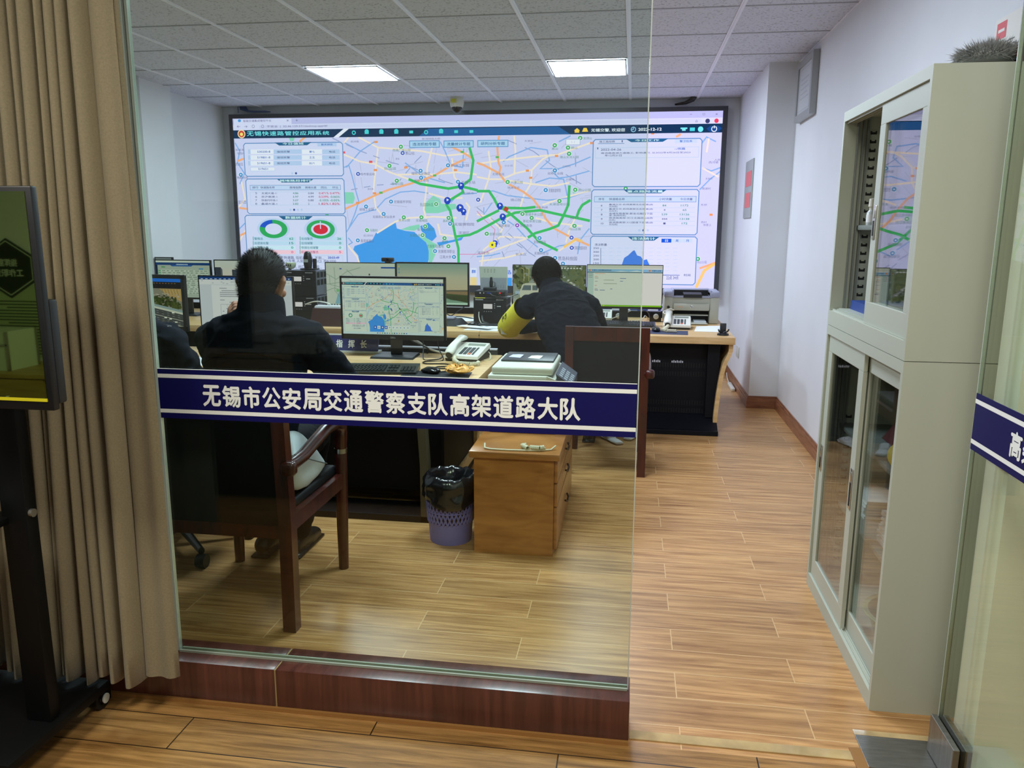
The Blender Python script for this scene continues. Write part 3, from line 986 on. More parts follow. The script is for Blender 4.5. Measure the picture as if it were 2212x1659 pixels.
    tx(A, '→', 192, 202, 218, 222, pale_ink)
    for q in ((A, 268, 210), (A, 347, 210)):
        u, v = q[0](*q[1:])
        pn.ring(u, v, 0.012 * ft, 0.016 * ft, pale_ink, 14)
    tx(A, '不安全  |  32.46.129.57//desktop-app/#/', 384, 194, 902, 224, pale_ink)
    for x, s in ((1826, '–'), (1936, '□'), (2045, '×')):
        tx(B, s, x - 10, 98 if s != '–' else 106, x + 10, 114 if s != '–' else 109, pale_ink)
    tx(B, '☆', 1860, 152, 1888, 178, pale_ink)
    u, v = B(1968, 164)
    pn.disc(u, v, 0.022 * ft, em((60, 62, 110)), 14)
    u, v = B(2044, 162)
    pn.disc(u, v, 0.021 * ft, em((226, 60, 96)), 14)
    pn.disc(*A(150, 162), 0.014 * ft, em((70, 150, 230)), 14, sx=1.3)
    # header
    h0, h1 = vt(293), vt(274.5)
    pn.rect(0, h0, 1, h1, DARK, 13)
    pn.poly([(A(1030, 0)[0], h1), (A(1075, 0)[0], h1), (A(985, 0)[0], h0), (A(940, 0)[0], h0)], WHITE, 14)
    pn.poly([(B(0, 0)[0] - 0.12, h0), (B(805, 0)[0], h0), (B(700, 0)[0], h1 - 0.004), (B(0, 0)[0] - 0.10, h1 - 0.006)], em((36, 92, 158)), 14)
    cyan = em((120, 226, 244))
    TITLE = '无锡快速路管控应用系统'
    for i, ch in enumerate(TITLE):
        a = 216 + i * 64.4
        tx(A, ch, a, 252 - i * 0.3, a + 54, 292 - i * 0.9, cyan, 15, 0.013)
    u, v = A(168, 275)
    pn.disc(u, v, 0.044 * ft, em((250, 222, 180)), 15)
    pn.disc(u, v, 0.034 * ft, em((206, 66, 60)), 16)
    pn.disc(u, v - 0.002, 0.018 * ft, em((250, 222, 120)), 17)
    teal = em((74, 206, 220))
    for i, x in enumerate((1125, 1235, 1360, 1487, 1614, 1741, 1869, 1997, 2127)):
        u, v = A(x, 264 - i * 0.9)
        if i in (4, 7, 8):
            (u0, v0), (u1, v1) = A(x - 16, 274 - i), A(x + 16, 250 - i)
            pn.rect(u0, v0, u1, v1, teal, 15)
        elif i in (0, 5):
            pn.ring(u, v, 0.012 * ft, 0.022 * ft, teal, 15, seg=14)
        else:
            pn.disc(u, v + 0.006, 0.024 * ft, teal, 15, 10)
            (u0, v0), (u1, v1) = A(x - 17, 276 - i), A(x + 17, 264 - i)
            pn.rect(u0, v0, u1, v1, teal, 15)
    yel = em((250, 204, 84))
    u, v = B(855, 246)
    pn.poly([(u - 0.0045, v - 0.012), (u + 0.0045, v - 0.012), (u + 0.0045, v), (u + 0.006, v), (u, v + 0.014), (u - 0.006, v), (u - 0.0045, v)], yel, 15)
    u, v = B(924, 242)
    pn.poly([(u - 0.006, v - 0.009), (u + 0.006, v - 0.009), (u + 0.003, v + 0.012), (u - 0.003, v + 0.012)], yel, 15)
    hw = em((226, 232, 250))
    tx(B, '无锡交警, 欢迎您', 975, 225, 1265, 258, hw, 15, 0.02)
    u, v = B(1336, 236)
    pn.ring(u, v, 0.018 * ft, 0.026 * ft, em((140, 190, 230)), 15)
    pn.line([(u, v + 0.014), (u, v), (u - 0.004, v - 0.002)], 0.008 * ft, em((140, 190, 230)), 15)
    tx(B, '2022-12-12', 1378, 222, 1576, 248, hw, 15, 0.03)
    (u0, v0), (u1, v1) = B(1750, 248), B(1782, 220)
    pn.rect(u0, v0, u1, v1, cyan, 15)
    pn.rect(u0 - 0.003, v1 - 0.008, u1 + 0.003, v1, cyan, 15)
    (u0, v0), (u1, v1) = B(1816, 250), B(1860, 220)
    pn.rect(u0, v0, u1, v1, teal, 15)
    pn.disc(*B(1908, 234), 0.026 * ft, cyan, 15)
    u, v = B(2024, 232)
    pn.poly([B(1958, 230), B(1990, 206), B(2058, 204), B(2090, 226), B(2058, 256), B(1990, 258)], em((28, 72, 140)), 15)
    pn.ring(u, v, 0.020 * ft, 0.028 * ft, hw, 16, 0.32, 1.18)
    pn.line([(u, v + 0.018), (u, v + 0.004)], 0.010 * ft, hw, 16)

    # buttons over the map
    btn, bink = em((176, 208, 246)), em((36, 88, 150))
    for f, s, a0, b0, a1, b1 in ((A, '违法抓拍专题', 1598, 328, 1856, 394), (A, '流量统计专题', 1890, 328, 2146, 392), (B, '研判分析专题', 6, 324, 270, 388)):
        (u0, v0), (u1, v1) = f(a0, b1), f(a1, b0)
        pn.rect(u0, v0, u1, v1, btn, 11)
        pn.frame(u0, v0, u1, v1, 0.008 * ft, em((96, 150, 210)), 12)
        pn.text(s, u0 + 0.007, v0 + (v1 - v0) * 0.28, u1 - 0.007, v0 + (v1 - v0) * 0.72, bink, 13, 0.012)
    (u0, v0), (u1, v1) = B(758, 370), B(884, 316)
    pn.rect(u0, v0, u1, v1, WHITE, 11)
    pn.frame(u0, v0, u1, v1, 0.005 * ft, em((170, 176, 214)), 12)
    tx(B, '〉〈', 808, 334, 836, 354, em((120, 124, 160)), 13)

    # side panels
    PB, EDGE, HEAD = em((212, 212, 250)), em((96, 140, 200)), em((36, 96, 146))
    soft, softd, ink2, red, grn = em((182, 200, 244)), em((196, 210, 250)), em((92, 98, 148)), em((206, 44, 96)), em((36, 140, 120))
    bl = em((44, 100, 190))
    def side(f, a0, b0, a1, b1, title, c0, c1, ty):
        (u0, v0), (u1, v1) = f(a0, b1), f(a1, b0)
        pn.poly([(u0 + 0.004, v0), (u1 - 0.004, v0), (u1, v0 + 0.012), (u1, v1 - 0.012), (u1 - 0.004, v1), (u0 + 0.004, v1), (u0, v1 - 0.012), (u0, v0 + 0.012)], PB, 11)
        pn.line([(u0, v0 + 0.012), (u0 + 0.004, v0), (u1 - 0.004, v0), (u1, v0 + 0.012), (u1, v1 - 0.012), (u1 - 0.004, v1), (u0 + 0.004, v1), (u0, v1 - 0.012), (u0, v0 + 0.012)], 0.009 * ft, EDGE, 12)
        (p0, q0), (p1, q1) = f(c0, ty + 15), f(c1, ty - 15)
        pn.poly([(p0, q1), (p0 + 0.010, q0), (p1 - 0.010, q0), (p1, q1)], HEAD, 13)
        m_ = (p0 + p1) / 2
        ww = len(title) * 0.0058
        pn.text(title, m_ - ww, q0 + 0.004, m_ + ww, q1 - 0.002, em((210, 240, 250)), 14, 0.016)
        return u0, v0, u1, v1
    side(A, 200, 345, 1028, 636, '今日值班', 450, 765, 359)
    (u0, v0), (u1, v1) = A(815, 381), A(977, 349)
    pn.rect(u0, v0, u1, v1, soft, 13)
    tx(A, '勤务排班', 848, 356, 944, 373, bl, 14)
    for i, (s, nm) in enumerate((('530200-8', '曹七'), ('519801-8', '王五'), ('519651-8', '赵六'))):
        y = 426 + i * 49
        for a0, a1, mm_ in ((225, 245, soft), (245, 440, WHITE), (440, 682, soft), (682, 855, WHITE), (855, 1003, soft)):
            (u0, v0), (u1, v1) = A(a0, y + 20), A(a1, y - 20)
            pn.rect(u0, v0, u1, v1, mm_, 12)
        tx(A, s, 303, y - 9, 412, y + 9, bl)
        tx(A, '值班民警', 470, y - 9, 580, y + 9, ink2)
        tx(A, nm, 746, y - 9, 792, y + 9, bl)
        tx(A, '电话', 915, y - 9, 966, y + 9, ink2)
    (u0, v0), (u1, v1) = A(245, 592), A(452, 556)
    pn.rect(u0, v0, u1, v1, WHITE, 12)
    pn.frame(u0, v0, u1, v1, 0.004 * ft, soft, 13)
    tx(A, '519651', 312, 564, 392, 581, bl)
    for x in (600, 632):
        pn.disc(*A(x, 610), 0.012 * ft, em((40, 70, 150)) if x == 632 else soft, 13, 8)
    side(A, 220, 655, 1040, 955, '拥堵路段排行', 472, 780, 674)
    (u0, v0), (u1, v1) = A(240, 754), A(1012, 708)
    pn.rect(u0, v0, u1, v1, softd, 12)
    pn.frame(u0, v0, u1, v1, 0.005 * ft, em((120, 150, 206)), 13)
    for s, a0, a1 in (('排行', 260, 310), ('快速路名称', 330, 450), ('拥堵指数', 578, 676), ('拥堵长度', 710, 805), ('同比', 846, 896), ('环比', 942, 992)):
        tx(A, s, a0, 721, a1, 741, ink2)
    rows = ((5, '太湖大道-1:', '4.86', '0.84', '0.471%', '0.477%', red, red), (6, '京沪高速-1', '3.97', '4.99', '0.539%', '-0.065%', red, grn), (7, '快速内环线-1', '3.07', '0.88', '-0.105%', '-0.05%', grn, grn), (8, '蠡湖大道-1', '2.82', '2', '1.82%', '1.82%', red, red))
    for i, (k, nm, p, q, r_, s, c1, c2) in enumerate(rows):
        y = 780 + i * 30
        tx(A, str(k), 287, y - 8, 299, y + 8, ink2)
        tx(A, nm, 338, y - 9, 470, y + 9, ink2)
        tx(A, p, 606, y - 8, 652, y + 8, grn)
        tx(A, q, 736, y - 8, 782 if len(q) > 1 else 746, y + 8, ink2)
        tx(A, r_, 828, y - 9, 910, y + 9, c1)
        tx(A, s, 922, y - 9, 1004, y + 9, c2)
    (u0, v0), (u1, v1) = A(246, 882), A(1012, 766)
    pn.frame(u0, v0, u1, v1, 0.004 * ft, soft, 12)
    for x in (585, 616, 648, 680):
        pn.disc(*A(x, 921), 0.012 * ft, em((40, 70, 150)) if x == 616 else soft, 13, 8)
    side(A, 235, 970, 1055, 1640, '数据统计', 485, 775, 990)
    sx = 1.62 if ft == 1 else 1.0
    ry = 0.098 * ft
    u, v = A(440, 1085)
    pn.disc(u, v, ry * 1.18, em((188, 204, 246)), 12, 28, sx)
    pn.ring(u, v, ry * 0.60, ry, em((44, 164, 96)), 13, 0.25, 1.0, sx=sx)
    pn.ring(u, v, ry * 0.60, ry, em((44, 164, 96)), 13, 0.0, 0.25, sx=sx)
    pn.ring(u, v, ry * 0.60, ry, em((30, 84, 206)), 14, 0.26, 0.46, sx=sx)
    pn.disc(u, v, ry * 0.6, PB, 13, 28, sx)
    u, v = A(842, 1088)
    pn.disc(u, v, ry * 1.18, em((188, 204, 246)), 12, 28, sx)
    pn.disc(u, v, ry, em((44, 164, 96)), 13, 28, sx)
    pn.disc(u, v, ry * 0.68, PB, 14, 28, sx)
    pn.disc(u, v, ry * 0.52, em((214, 40, 64)), 15, 28, sx)
    pn.line([(u, v + 0.003), (u, v + 0.05)], 0.010 * ft, PB, 16)
    stat = (('警情总', '62', '在线警员', '26'), ('巡逻接处警', '15', '在线辅警', '0'), ('人工录入数', '0', '铁骑在线辅警', '0'), ('重点关注', '0', '机动在线警员', '5'))
    for i, (a, p, b_, q) in enumerate(stat):
        y = 1167 + i * 38
        bar = em((244, 196, 220)) if i == 3 else em((190, 214, 246)) if i < 2 else em((204, 226, 250))
        for x0_, x1_, s, n_ in ((266, 628, a, p), (666, 1036, b_, q)):
            (u0, v0), (u1, v1) = A(x0_, y + 15), A(x1_, y - 15)
            pn.rect(u0, v0, u1, v1, bar, 12)
            pn.rect(u0, v0, u0 + 0.0012, v1, grn, 13)
            c = em((214, 96, 150)) if i == 3 else grn
            tx(A, s, x0_ + 12, y - 10, x0_ + 12 + len(s) * 24, y + 11, em((92, 130, 160)) if i < 3 else em((180, 96, 150)))
            tx(A, n_, x1_ - 20 - 16 * len(n_), y - 9, x1_ - 20, y + 9, c, 14, 0.02)
    (u0, v0), (u1, v1) = A(262, 1368), A(1030, 1312)
    pn.frame(u0, v0, u1, v1, 0.004 * ft, soft, 12)
    tx(A, '不快速路, 往机场方向, 不到...', 500, 1318, 868, 1342, ink2)
    tx(A, '20:03:49', 905, 1320, 1000, 1338, em((60, 90, 200)), 14, 0.03)
    tx(A, '尔. 小车堵, 人没事 苏U125C2', 500, 1346, 850, 1368, ink2)
    tx(A, '苏B15930', 868, 1346, 972, 1368, ink2)
    tx(A, '上高架, 出口拥堵路段...', 545, 1394, 850, 1420, ink2)

    side(B, 985, 312, 1922, 724, '今日工作', 1272, 1632, 330)
    (u0, v0), (u1, v1) = B(1688, 352), B(1878, 318)
    pn.rect(u0, v0, u1, v1, softd, 13)
    tx(B, '警卫任务', 1730, 326, 1838, 346, bl)
    tx(B, '施工路段数', 1045, 330, 1180, 350, ink2)
    tx(B, '1', 1236, 328, 1244, 346, ink2)
    pn.line([B(1035, 357), B(1258, 355)], 0.006 * ft, em((120, 150, 206)), 13)
    (u0, v0), (u1, v1) = B(1008, 482), B(1896, 382)
    pn.frame(u0, v0, u1, v1, 0.004 * ft, soft, 12)
    tx(B, '1', 1028, 390, 1036, 406, ink2)
    tx(B, '2022-04-26', 1058, 398, 1232, 418, ink2)
    tx(B, '--/祝磊', 1685, 390, 1778, 410, bl)
    tx(B, '南浪路南湖大道施工; 影响通行, 从2022年4月26日至2023', 1060, 424, 1822, 446, ink2)
    tx(B, '年12月31日', 1092, 448, 1236, 468, ink2)
    side(B, 972, 748, 1896, 1130, '重点路段流量', 1252, 1618, 766)
    (u0, v0), (u1, v1) = B(1000, 856), B(1874, 804)
    pn.rect(u0, v0, u1, v1, softd, 12)
    pn.frame(u0, v0, u1, v1, 0.005 * ft, em((120, 150, 206)), 13)
    for s, a0, a1 in (('序号', 1038, 1088), ('快速路名称', 1128, 1262), ('小时流量', 1554, 1664), ('今日流量', 1734, 1840)):
        tx(B, s, a0, 820, a1, 840, ink2)
    rr = ((6, '蠡湖立交-机场高架北右匝道(由', '北向西)', '84', '1172'), (7, '蠡湖立交-机场高架北左匝道(由', '北向东)', '4', '65'), (8, '金城东路高架-新友北路西下匝', '道 (由西向东)', '539', '13126'), (9, '南浪路高架-长江北路匝 (由西', '向东)', '444', '13138'), (10, '南浪路高架-312国道下匝道(由', '东向西)', '1', '172'))
    for i, (k, s1, s2, p, q) in enumerate(rr):
        y = 884 + i * 38.3
        tx(B, str(k), 1058, y - 7, 1072 if k < 10 else 1080, y + 8, ink2)
        tx(B, s1, 1128, y - 15, 1500, y + 1, ink2)
        tx(B, s2, 1128, y + 2, 1128 + 18 * len(s2), y + 18, ink2)
        tx(B, p, 1600 - 8 * len(p), y - 8, 1600 + 8 * len(p), y + 8, grn if i in (0, 2) else ink2)
        tx(B, q, 1772 - 8 * len(q), y - 8, 1772 + 8 * len(q), y + 8, grn)
        pn.line([B(1000, y + 20), B(1862, y + 20)], 0.003 * ft, soft, 12)
    for x in (1386, 1422, 1458):
        pn.disc(*B(x, 1096), 0.012 * ft, em((40, 70, 150)) if x == 1422 else soft, 13, 8)
    side(B, 962, 1152, 1880, 1548, '违法统计', 1288, 1556, 1168)
    for x, s, m_, c in ((1574, '日', em((30, 88, 214)), hw), (1663, '周', softd, bl), (1752, '月', softd, bl)):
        (u0, v0), (u1, v1) = B(x, 1200), B(x + 86, 1168)
        pn.rect(u0, v0, u1, v1, m_, 13)
        tx(B, s, x + 32, 1175, x + 56, 1194, c, 14)
    tx(B, '违法数量', 1006, 1208, 1110, 1228, ink2)
    for i in range(8):
        y = 1248 + i * 32
        tx(B, str(350 - 50 * i), 994, y - 7, 1042, y + 7, ink2)
        pn.line([B(1060, y), B(1745, y)], 0.003 * ft, soft, 12, dash=0.04 * ft)
    pn.line([B(1058, 1246), B(1058, 1480), B(1730, 1478)], 0.006 * ft, em((110, 120, 170)), 13)
    pn.poly([B(*p) for p in ((1058, 1476), (1200, 1474), (1225, 1440), (1240, 1380), (1258, 1330), (1290, 1310), (1330, 1272), (1345, 1265), (1368, 1310), (1400, 1320), (1420, 1352), (1450, 1342), (1470, 1385), (1500, 1450), (1560, 1474), (1730, 1476))], em((68, 122, 226)), 13)
    tx(B, '22点', 1616, 1484, 1664, 1516, ink2)
    tx(B, '24点', 1672, 1484, 1720, 1514, ink2)
    tx(B, '时间', 1766, 1468, 1822, 1488, ink2)


t = thing('led_wall', 'huge LED video wall showing a lilac traffic map with panels', 'video wall', ((SX0 + SX1) / 2, YS, SZ0))
frame_m = mat('dark_grey_bezel', (62, 62, 68), 0.3, noise_scale=2, noise_amt=0.15)
FX0, FX1, FZ0, FZ1 = at(495, 247, YS).x, at(1573, 233, YS).x, SZ0 - 0.075, SZ1 + 0.042
m = MB().use(frame_m)
m.box(FX0, FX1, YS - 0.015, YB, SZ1, FZ1)
m.box(FX0, FX1, YS - 0.015, YB, FZ0, SZ0)
m.box(FX0, SX0, YS - 0.015, YB, SZ0, SZ1)
m.box(SX1, FX1, YS - 0.015, YB, SZ0, SZ1)
m.box(SX0, SX1, YS + 0.01, YB, SZ0, SZ1)
m.build('frame', t, smooth=False)
mm = MB()
pn = Panel(mm, (SX0, YS, SZ0), (1, 0, 0), (0, 0, 1), SW, SH, 0.0006)
big = emis('led_backdrop', (206, 204, 248), LED_GAIN, lamp=True)
traffic_page(pn, lambda c: big if c == (206, 204, 248) else led(c), 1.0)
# dock tiles at the foot of the page
for x0, y0, x1, y1, c in ((1016, 598, 1030, 579, (222, 222, 252)), (1016, 616, 1030, 599, (236, 206, 150)), (1090, 620, 1106, 600, (66, 152, 240))):
    (u0, v0), (u1, v1) = suv(x0, y0), suv(x1, y1)
    pn.rect(u0, v0, u1, v1, led(c), 11)
(u0, v0), (u1, v1) = suv(1019, 590), suv(1028, 583)
pn.text('群', u0, v0, u1, v1, led((40, 110, 220)), 12)
(u0, v0), (u1, v1) = suv(1092, 592), suv(1104, 584)
pn.text('品', u0, v0, u1, v1, led((40, 110, 220)), 12)
u, v = suv(1095, 624)
pn.disc(u, v, 0.04, led((30, 100, 210)), 12)
(u0, v0), (u1, v1) = suv(1019, 629), suv(1029, 620)
pn.rect(u0, v0, u1, v1, led((40, 44, 70)), 12)
pn.disc((u0 + u1) / 2, (v0 + v1) / 2, 0.018, led((230, 230, 250)), 13)
mm.build('screen', t, smooth=False)
# ------------------------------------------------------------------ furniture
desk_wood = wood('pale_beech_top', (196, 156, 100), (222, 188, 136), 4.0, (1, 9, 9), 0.35)
black_panel = mat('black_sheet_panel', (8, 10, 18), 0.55, spec=0.2)
slot_dark = mat('vent_shadow', (3, 3, 4), 0.8)
slot_light = mat('painted_vent_glow', (225, 225, 235), 0.6)  # pale slots painted for the screen glow seen through the vents
black_pl = mat('black_plastic', (20, 21, 24), 0.38)
dark_pl = mat('charcoal_plastic', (38, 40, 44), 0.42)
white_pl = mat('ivory_plastic', (214, 212, 200), 0.4)
paper_m = mat('white_paper', (226, 228, 230), 0.7)
ZD = 0.70


def curve_end(xo, y0, y1, m, out=1):
    """end panel of a desk: shallow S in the x-z plane, swept along y"""
    prof = [(0.085, 0.655), (0.085, 0.60), (0.078, 0.575), (0.05, 0.51), (0.03, 0.42), (0.014, 0.28), (0.004, 0.14), (0.0, 0.0)]
    o = [(xo + out * p, z) for p, z in prof]
    i = [(xo + out * (p - 0.03), z) for p, z in prof]
    m.prism(o + i[::-1], 'y', y0, y1)


def desk_back():
    t = thing('console_desk', 'long beech-topped console desk with black vented front under the LED screen', 'desk', (-1.9, 6.3, 0))
    m = MB().use(desk_wood)
    for x0, x1 in ((-4.2, -2.92), (-2.918, -1.104), (-1.102, 0.738)):
        m.box(x0, x1, 5.725, 6.96, ZD - 0.05, ZD, bevel=0.003)
    m.build('worktop', t)
    m = MB().use(desk_wood)
    curve_end(0.645, 5.76, 6.9, m)
    m.build('end_panel', t)
    m = MB().use(desk_wood)
    m.prism([(-4.19, 0), (-4.16, 0), (-4.16, 0.65), (-4.19, 0.65)], 'y', 5.76, 6.9)
    m.build('end_panel', t)
    m = MB().use(black_panel)
    m.box(-4.16, 0.645, 5.86, 5.875, 0.1, 0.65)
    m.box(-4.16, 0.645, 5.64, 5.875, 0.0, 0.035, bevel=0.003)
    m.hexa([(-4.16, 5.68, 0.035), (0.645, 5.68, 0.035), (0.645, 5.875, 0.035), (-4.16, 5.875, 0.035), (-4.16, 5.84, 0.11), (0.645, 5.84, 0.11), (0.645, 5.875, 0.11), (-4.16, 5.875, 0.11)])
    m.box(0.56, 0.645, 5.80, 5.86, 0.1, 0.65)
    m.box(-4.16, 0.645, 6.84, 6.86, 0.0, 0.65)
    for k in (-0.62, 0.10 - 0.55, -1.85, -3.1):
        m.box(k - 0.004, k + 0.004, 5.855, 5.862, 0.11, 0.65)
    m.build('front_panel', t, smooth=False)
    for c in (-0.13 + 0.42, -0.87, -2.1, -3.3):
        for z in (0.455, 0.39, 0.175, 0.115):
            m = MB()
            for i in range(30):
                x = c - 0.29 + i * 0.0187
                m.box(x, x + 0.008, 5.8585, 5.8605, z, z + 0.034, slot_dark)
            for a, n in ((-0.28, 6), (-0.12, 5), (0.02, 7)):
                for i in range(n if z > 0.45 else 0):
                    x = c + a + i * 0.0125
                    m.box(x, x + 0.006, 5.858, 5.8603, 0.4895, 0.503 + 0.004 * (i % 2), slot_light)
            m.build('vent_grille', t, smooth=False)
    tag(MB().use(black_panel).box(-4.15, 0.60, 6.93, 6.96, ZD + 0.0005, ZD + 0.055).build('cable_trough', smooth=False), 'long black cable trough along the rear edge of the back desk', 'cable trough')
    MB().use(mat('chrome_screw', (190, 190, 192), 0.2, metal=1)).tube([(-1.103, 5.724, 0.675), (-1.103, 5.7225, 0.675)], 0.004).build('seam_screw', t)


desk_back()


def desk_front():
    t = thing('console_desk', 'nearer beech-topped console desk with black front, where the dark blue nameplate stands', 'desk', (-2.0, 4.2, 0))
    MB().use(desk_wood).box(-3.6, -2.20, 3.72, 4.67, ZD - 0.05, ZD, bevel=0.003).box(-2.198, -0.757, 3.72, 4.67, ZD - 0.05, ZD, bevel=0.003).build('worktop', t)
    m = MB().use(desk_wood)
    curve_end(-0.90, 4.55, 4.62, m)
    m.box(-0.90 - 0.03, -0.90, 3.79, 4.55, 0.10, 0.16)
    m.build('end_panel', t)
    m = MB().use(black_panel)
    m.box(-3.58, -0.93, 3.86, 3.875, 0.1, 0.65)
    m.box(-3.58, -0.95, 3.66, 3.875, 0.0, 0.035, bevel=0.003)
    m.box(-0.925, -0.912, 3.79, 4.6, 0.05, 0.64)
    m.box(-3.58, -0.93, 4.56, 4.58, 0.0, 0.65)
    for k in (-1.6, -2.27, -2.94):
        m.box(k - 0.004, k + 0.004, 3.855, 3.862, 0.11, 0.65)
    m.build('front_panel', t, smooth=False)
    MB().use(mat('shaded_desk_leg', (92, 84, 66), 0.5)).prism([(-1.005, 0.0), (-0.965, 0.0), (-0.965, 0.30), (-0.985, 0.65), (-1.025, 0.65), (-1.005, 0.30)], 'y', 3.66, 3.72).build('leg', t, smooth=False)  # leg colour darkened to carry the shade it stands in
    c = thing('cable_trough', 'dark cable trough with a pale top edge behind the front desk', 'cable trough', (-1.7, 4.69, 0.6))
    MB().use(dark_pl).box(-2.6, -0.79, 4.675, 4.70, 0.60, 0.728).build('trough', c, smooth=False)
    MB().use(mat('pale_edge_strip', (188, 190, 200), 0.4)).box(-2.6, -0.79, 4.672, 4.703, 0.728, 0.736).build('edge_strip', c, smooth=False)


desk_front()

chair_wood = wood('dark_cherry_wood', (44, 15, 11), (76, 28, 20), 5.0, (6, 6, 1), 0.28, 0.2)
leather = mat('black_leather', (10, 12, 17), 0.5, spec=0.25)
metal_ring = mat('satin_metal', (170, 166, 158), 0.25, metal=1)


def armchair(cx, cy, w, label, rot=0.0, name='armchair', h_top=0.895):
    t = thing(name, label, 'chair', (cx, cy, 0), 'wooden armchairs')
    T = Matrix.Translation((cx, cy, 0)) @ Matrix.Rotation(rot, 4, 'Z')
    k = w / 2
    def nb(mm):
        b = MB().use(mm)
        b.T = T
        return b
    for s in (-1, 1):
        m = nb(chair_wood)
        a, b = s * k, s * (k - 0.048)
        prof = [(-0.03, 0.0), (0.018, 0.0), (0.026, 0.42), (-0.006, h_top), (-0.05, h_top), (-0.024, 0.42)]
        m.prism(prof, 'x', min(a, b), max(a, b))
        m.build('rear_post', t, angle=25)
        m = nb(chair_wood)
        x = s * (k - 0.028)
        m.tube([(x, 0.54, 0), (x, 0.545, 0.25), (x, 0.55, 0.46), (x, 0.555, 0.53)], [0.021, 0.025, 0.027, 0.026], seg=16)
        m.build('front_leg', t)
        m = nb(chair_wood)
        xo = s * (k - 0.010)
        m.tube([(xo, -0.02, 0.625), (xo, 0.04, 0.622), (xo + s * 0.004, 0.12, 0.628), (xo + s * 0.004, 0.22, 0.648), (xo + s * 0.002, 0.34, 0.668), (xo, 0.44, 0.668), (x + s * 0.02, 0.51, 0.645), (x + s * 0.006, 0.548, 0.60), (x, 0.556, 0.53)],
               [(0.024, 0.022), (0.025, 0.023), (0.026, 0.023), (0.027, 0.022), (0.028, 0.022), (0.028, 0.022), (0.028, 0.024), (0.027, 0.026), (0.026, 0.026)], side=(1, 0, 0), seg=16, round_caps=True)
        ar = m.build('armrest', t)
        m = nb(metal_ring)
        m.tube([(x, 0.5545, 0.515), (x, 0.555, 0.535)], 0.0275, seg=16)
        m.build('metal_ring', ar)
        m = nb(chair_wood)
        m.box(s * (k + 0.034), s * (k - 0.02), -0.056, -0.010, 0.600, 0.652, bevel=0.015, seg=3)
        m.build('scroll_end', ar)
    m = nb(chair_wood)
    m.prism([(0.006, h_top - 0.085), (0.0, h_top - 0.002), (-0.036, h_top - 0.002), (-0.03, h_top - 0.085)], 'x', -k + 0.047, k - 0.047)
    m.build('top_rail', t, angle=25)
    m = nb(chair_wood)
    m.box(-k + 0.047, k - 0.047, -0.018, 0.016, 0.355, 0.405)
    m.box(-k + 0.04, -k + 0.012, 0.02, 0.54, 0.37, 0.43)
    m.box(k - 0.04, k - 0.012, 0.02, 0.54, 0.37, 0.43)
    m.box(-k + 0.04, k - 0.04, 0.53, 0.56, 0.37, 0.43)
    m.build('seat_rails', t, smooth=False)
    m = nb(leather)
    m.prism([(-0.020, 0.405), (0.030, 0.405), (0.036, 0.46), (0.002, h_top - 0.085), (-0.026, h_top - 0.085)], 'x', -k + 0.049, k - 0.049)
    m.build('back_panel', t, angle=25)
    m = nb(leather)
    m.box(-k + 0.042, k - 0.042, 0.035, 0.56, 0.415, 0.462, bevel=0.02, seg=4)
    m.build('seat', t)
    return t


armchair(-1.435, 2.545, 0.536, 'dark wooden armchair with black leather nearest the glass, person seated in it')
armchair(-0.1285, 4.62, 0.487, 'dark wooden armchair with black back panel near the back desk behind the yellow armband')

# cushion squeezed beside the sitter
pil_m = mat('pale_blue_cushion', (206, 218, 226), 0.8, noise_scale=20, noise_amt=0.04)
m = MB().use(pil_m)


def cushion(u, v):
    a, b = 2 * u - 1, 2 * v - 1
    return a, b


T = Matrix.Translation((-1.262, 2.80, 0.562)) @ Matrix.Rotation(math.radians(6), 4, 'Z') @ Matrix.Rotation(math.radians(-21), 4, 'X') @ Matrix.Rotation(math.radians(-8), 4, 'Y')
N = 22
for sgn in (1, -1):
    vs, fs = [], []
    for j in range(N + 1):
        for i in range(N + 1):
            a, b = 2 * i / N - 1, 2 * j / N - 1
            pin = 1 - 0.10 * (1 - abs(a)) * 0 - 0.09 * (1 - a * a) * abs(b) ** 3
            pin2 = 1 - 0.09 * (1 - b * b) * abs(a) ** 3
            th = 0.105 * ((1 - a ** 4) * (1 - b ** 2)) ** 0.55 * (1 - 0.35 * b)
            th *= 1 + 0.12 * noise.noise(Vector((a * 2, b * 2, sgn)))
            vs.append((0.062 * a * pin2, 0.215 * b * pin, sgn * th))
    w_ = N + 1
    for j in range(N):
        for i in range(N):
            q = (j * w_ + i, j * w_ + i + 1, (j + 1) * w_ + i + 1, (j + 1) * w_ + i)
            fs.append(q if sgn > 0 else q[::-1])
    m.T = T
    m.add(vs, fs)
o = m.build('cushion', angle=80)
sm_ = MB().use(mat('grey_piping', (120, 130, 138), 0.8))
sm_.T = T
sm_.tube([(0.062 * (1 - 0.09 * (1 - b * b)), 0.215 * b, 0) for b in [k / 12 - 1 for k in range(25)]], 0.0025, seg=6)
sm_.build('piping', o)
tag(o, 'pale blue cushion pressed against the armrest of the nearest armchair', 'cushion')

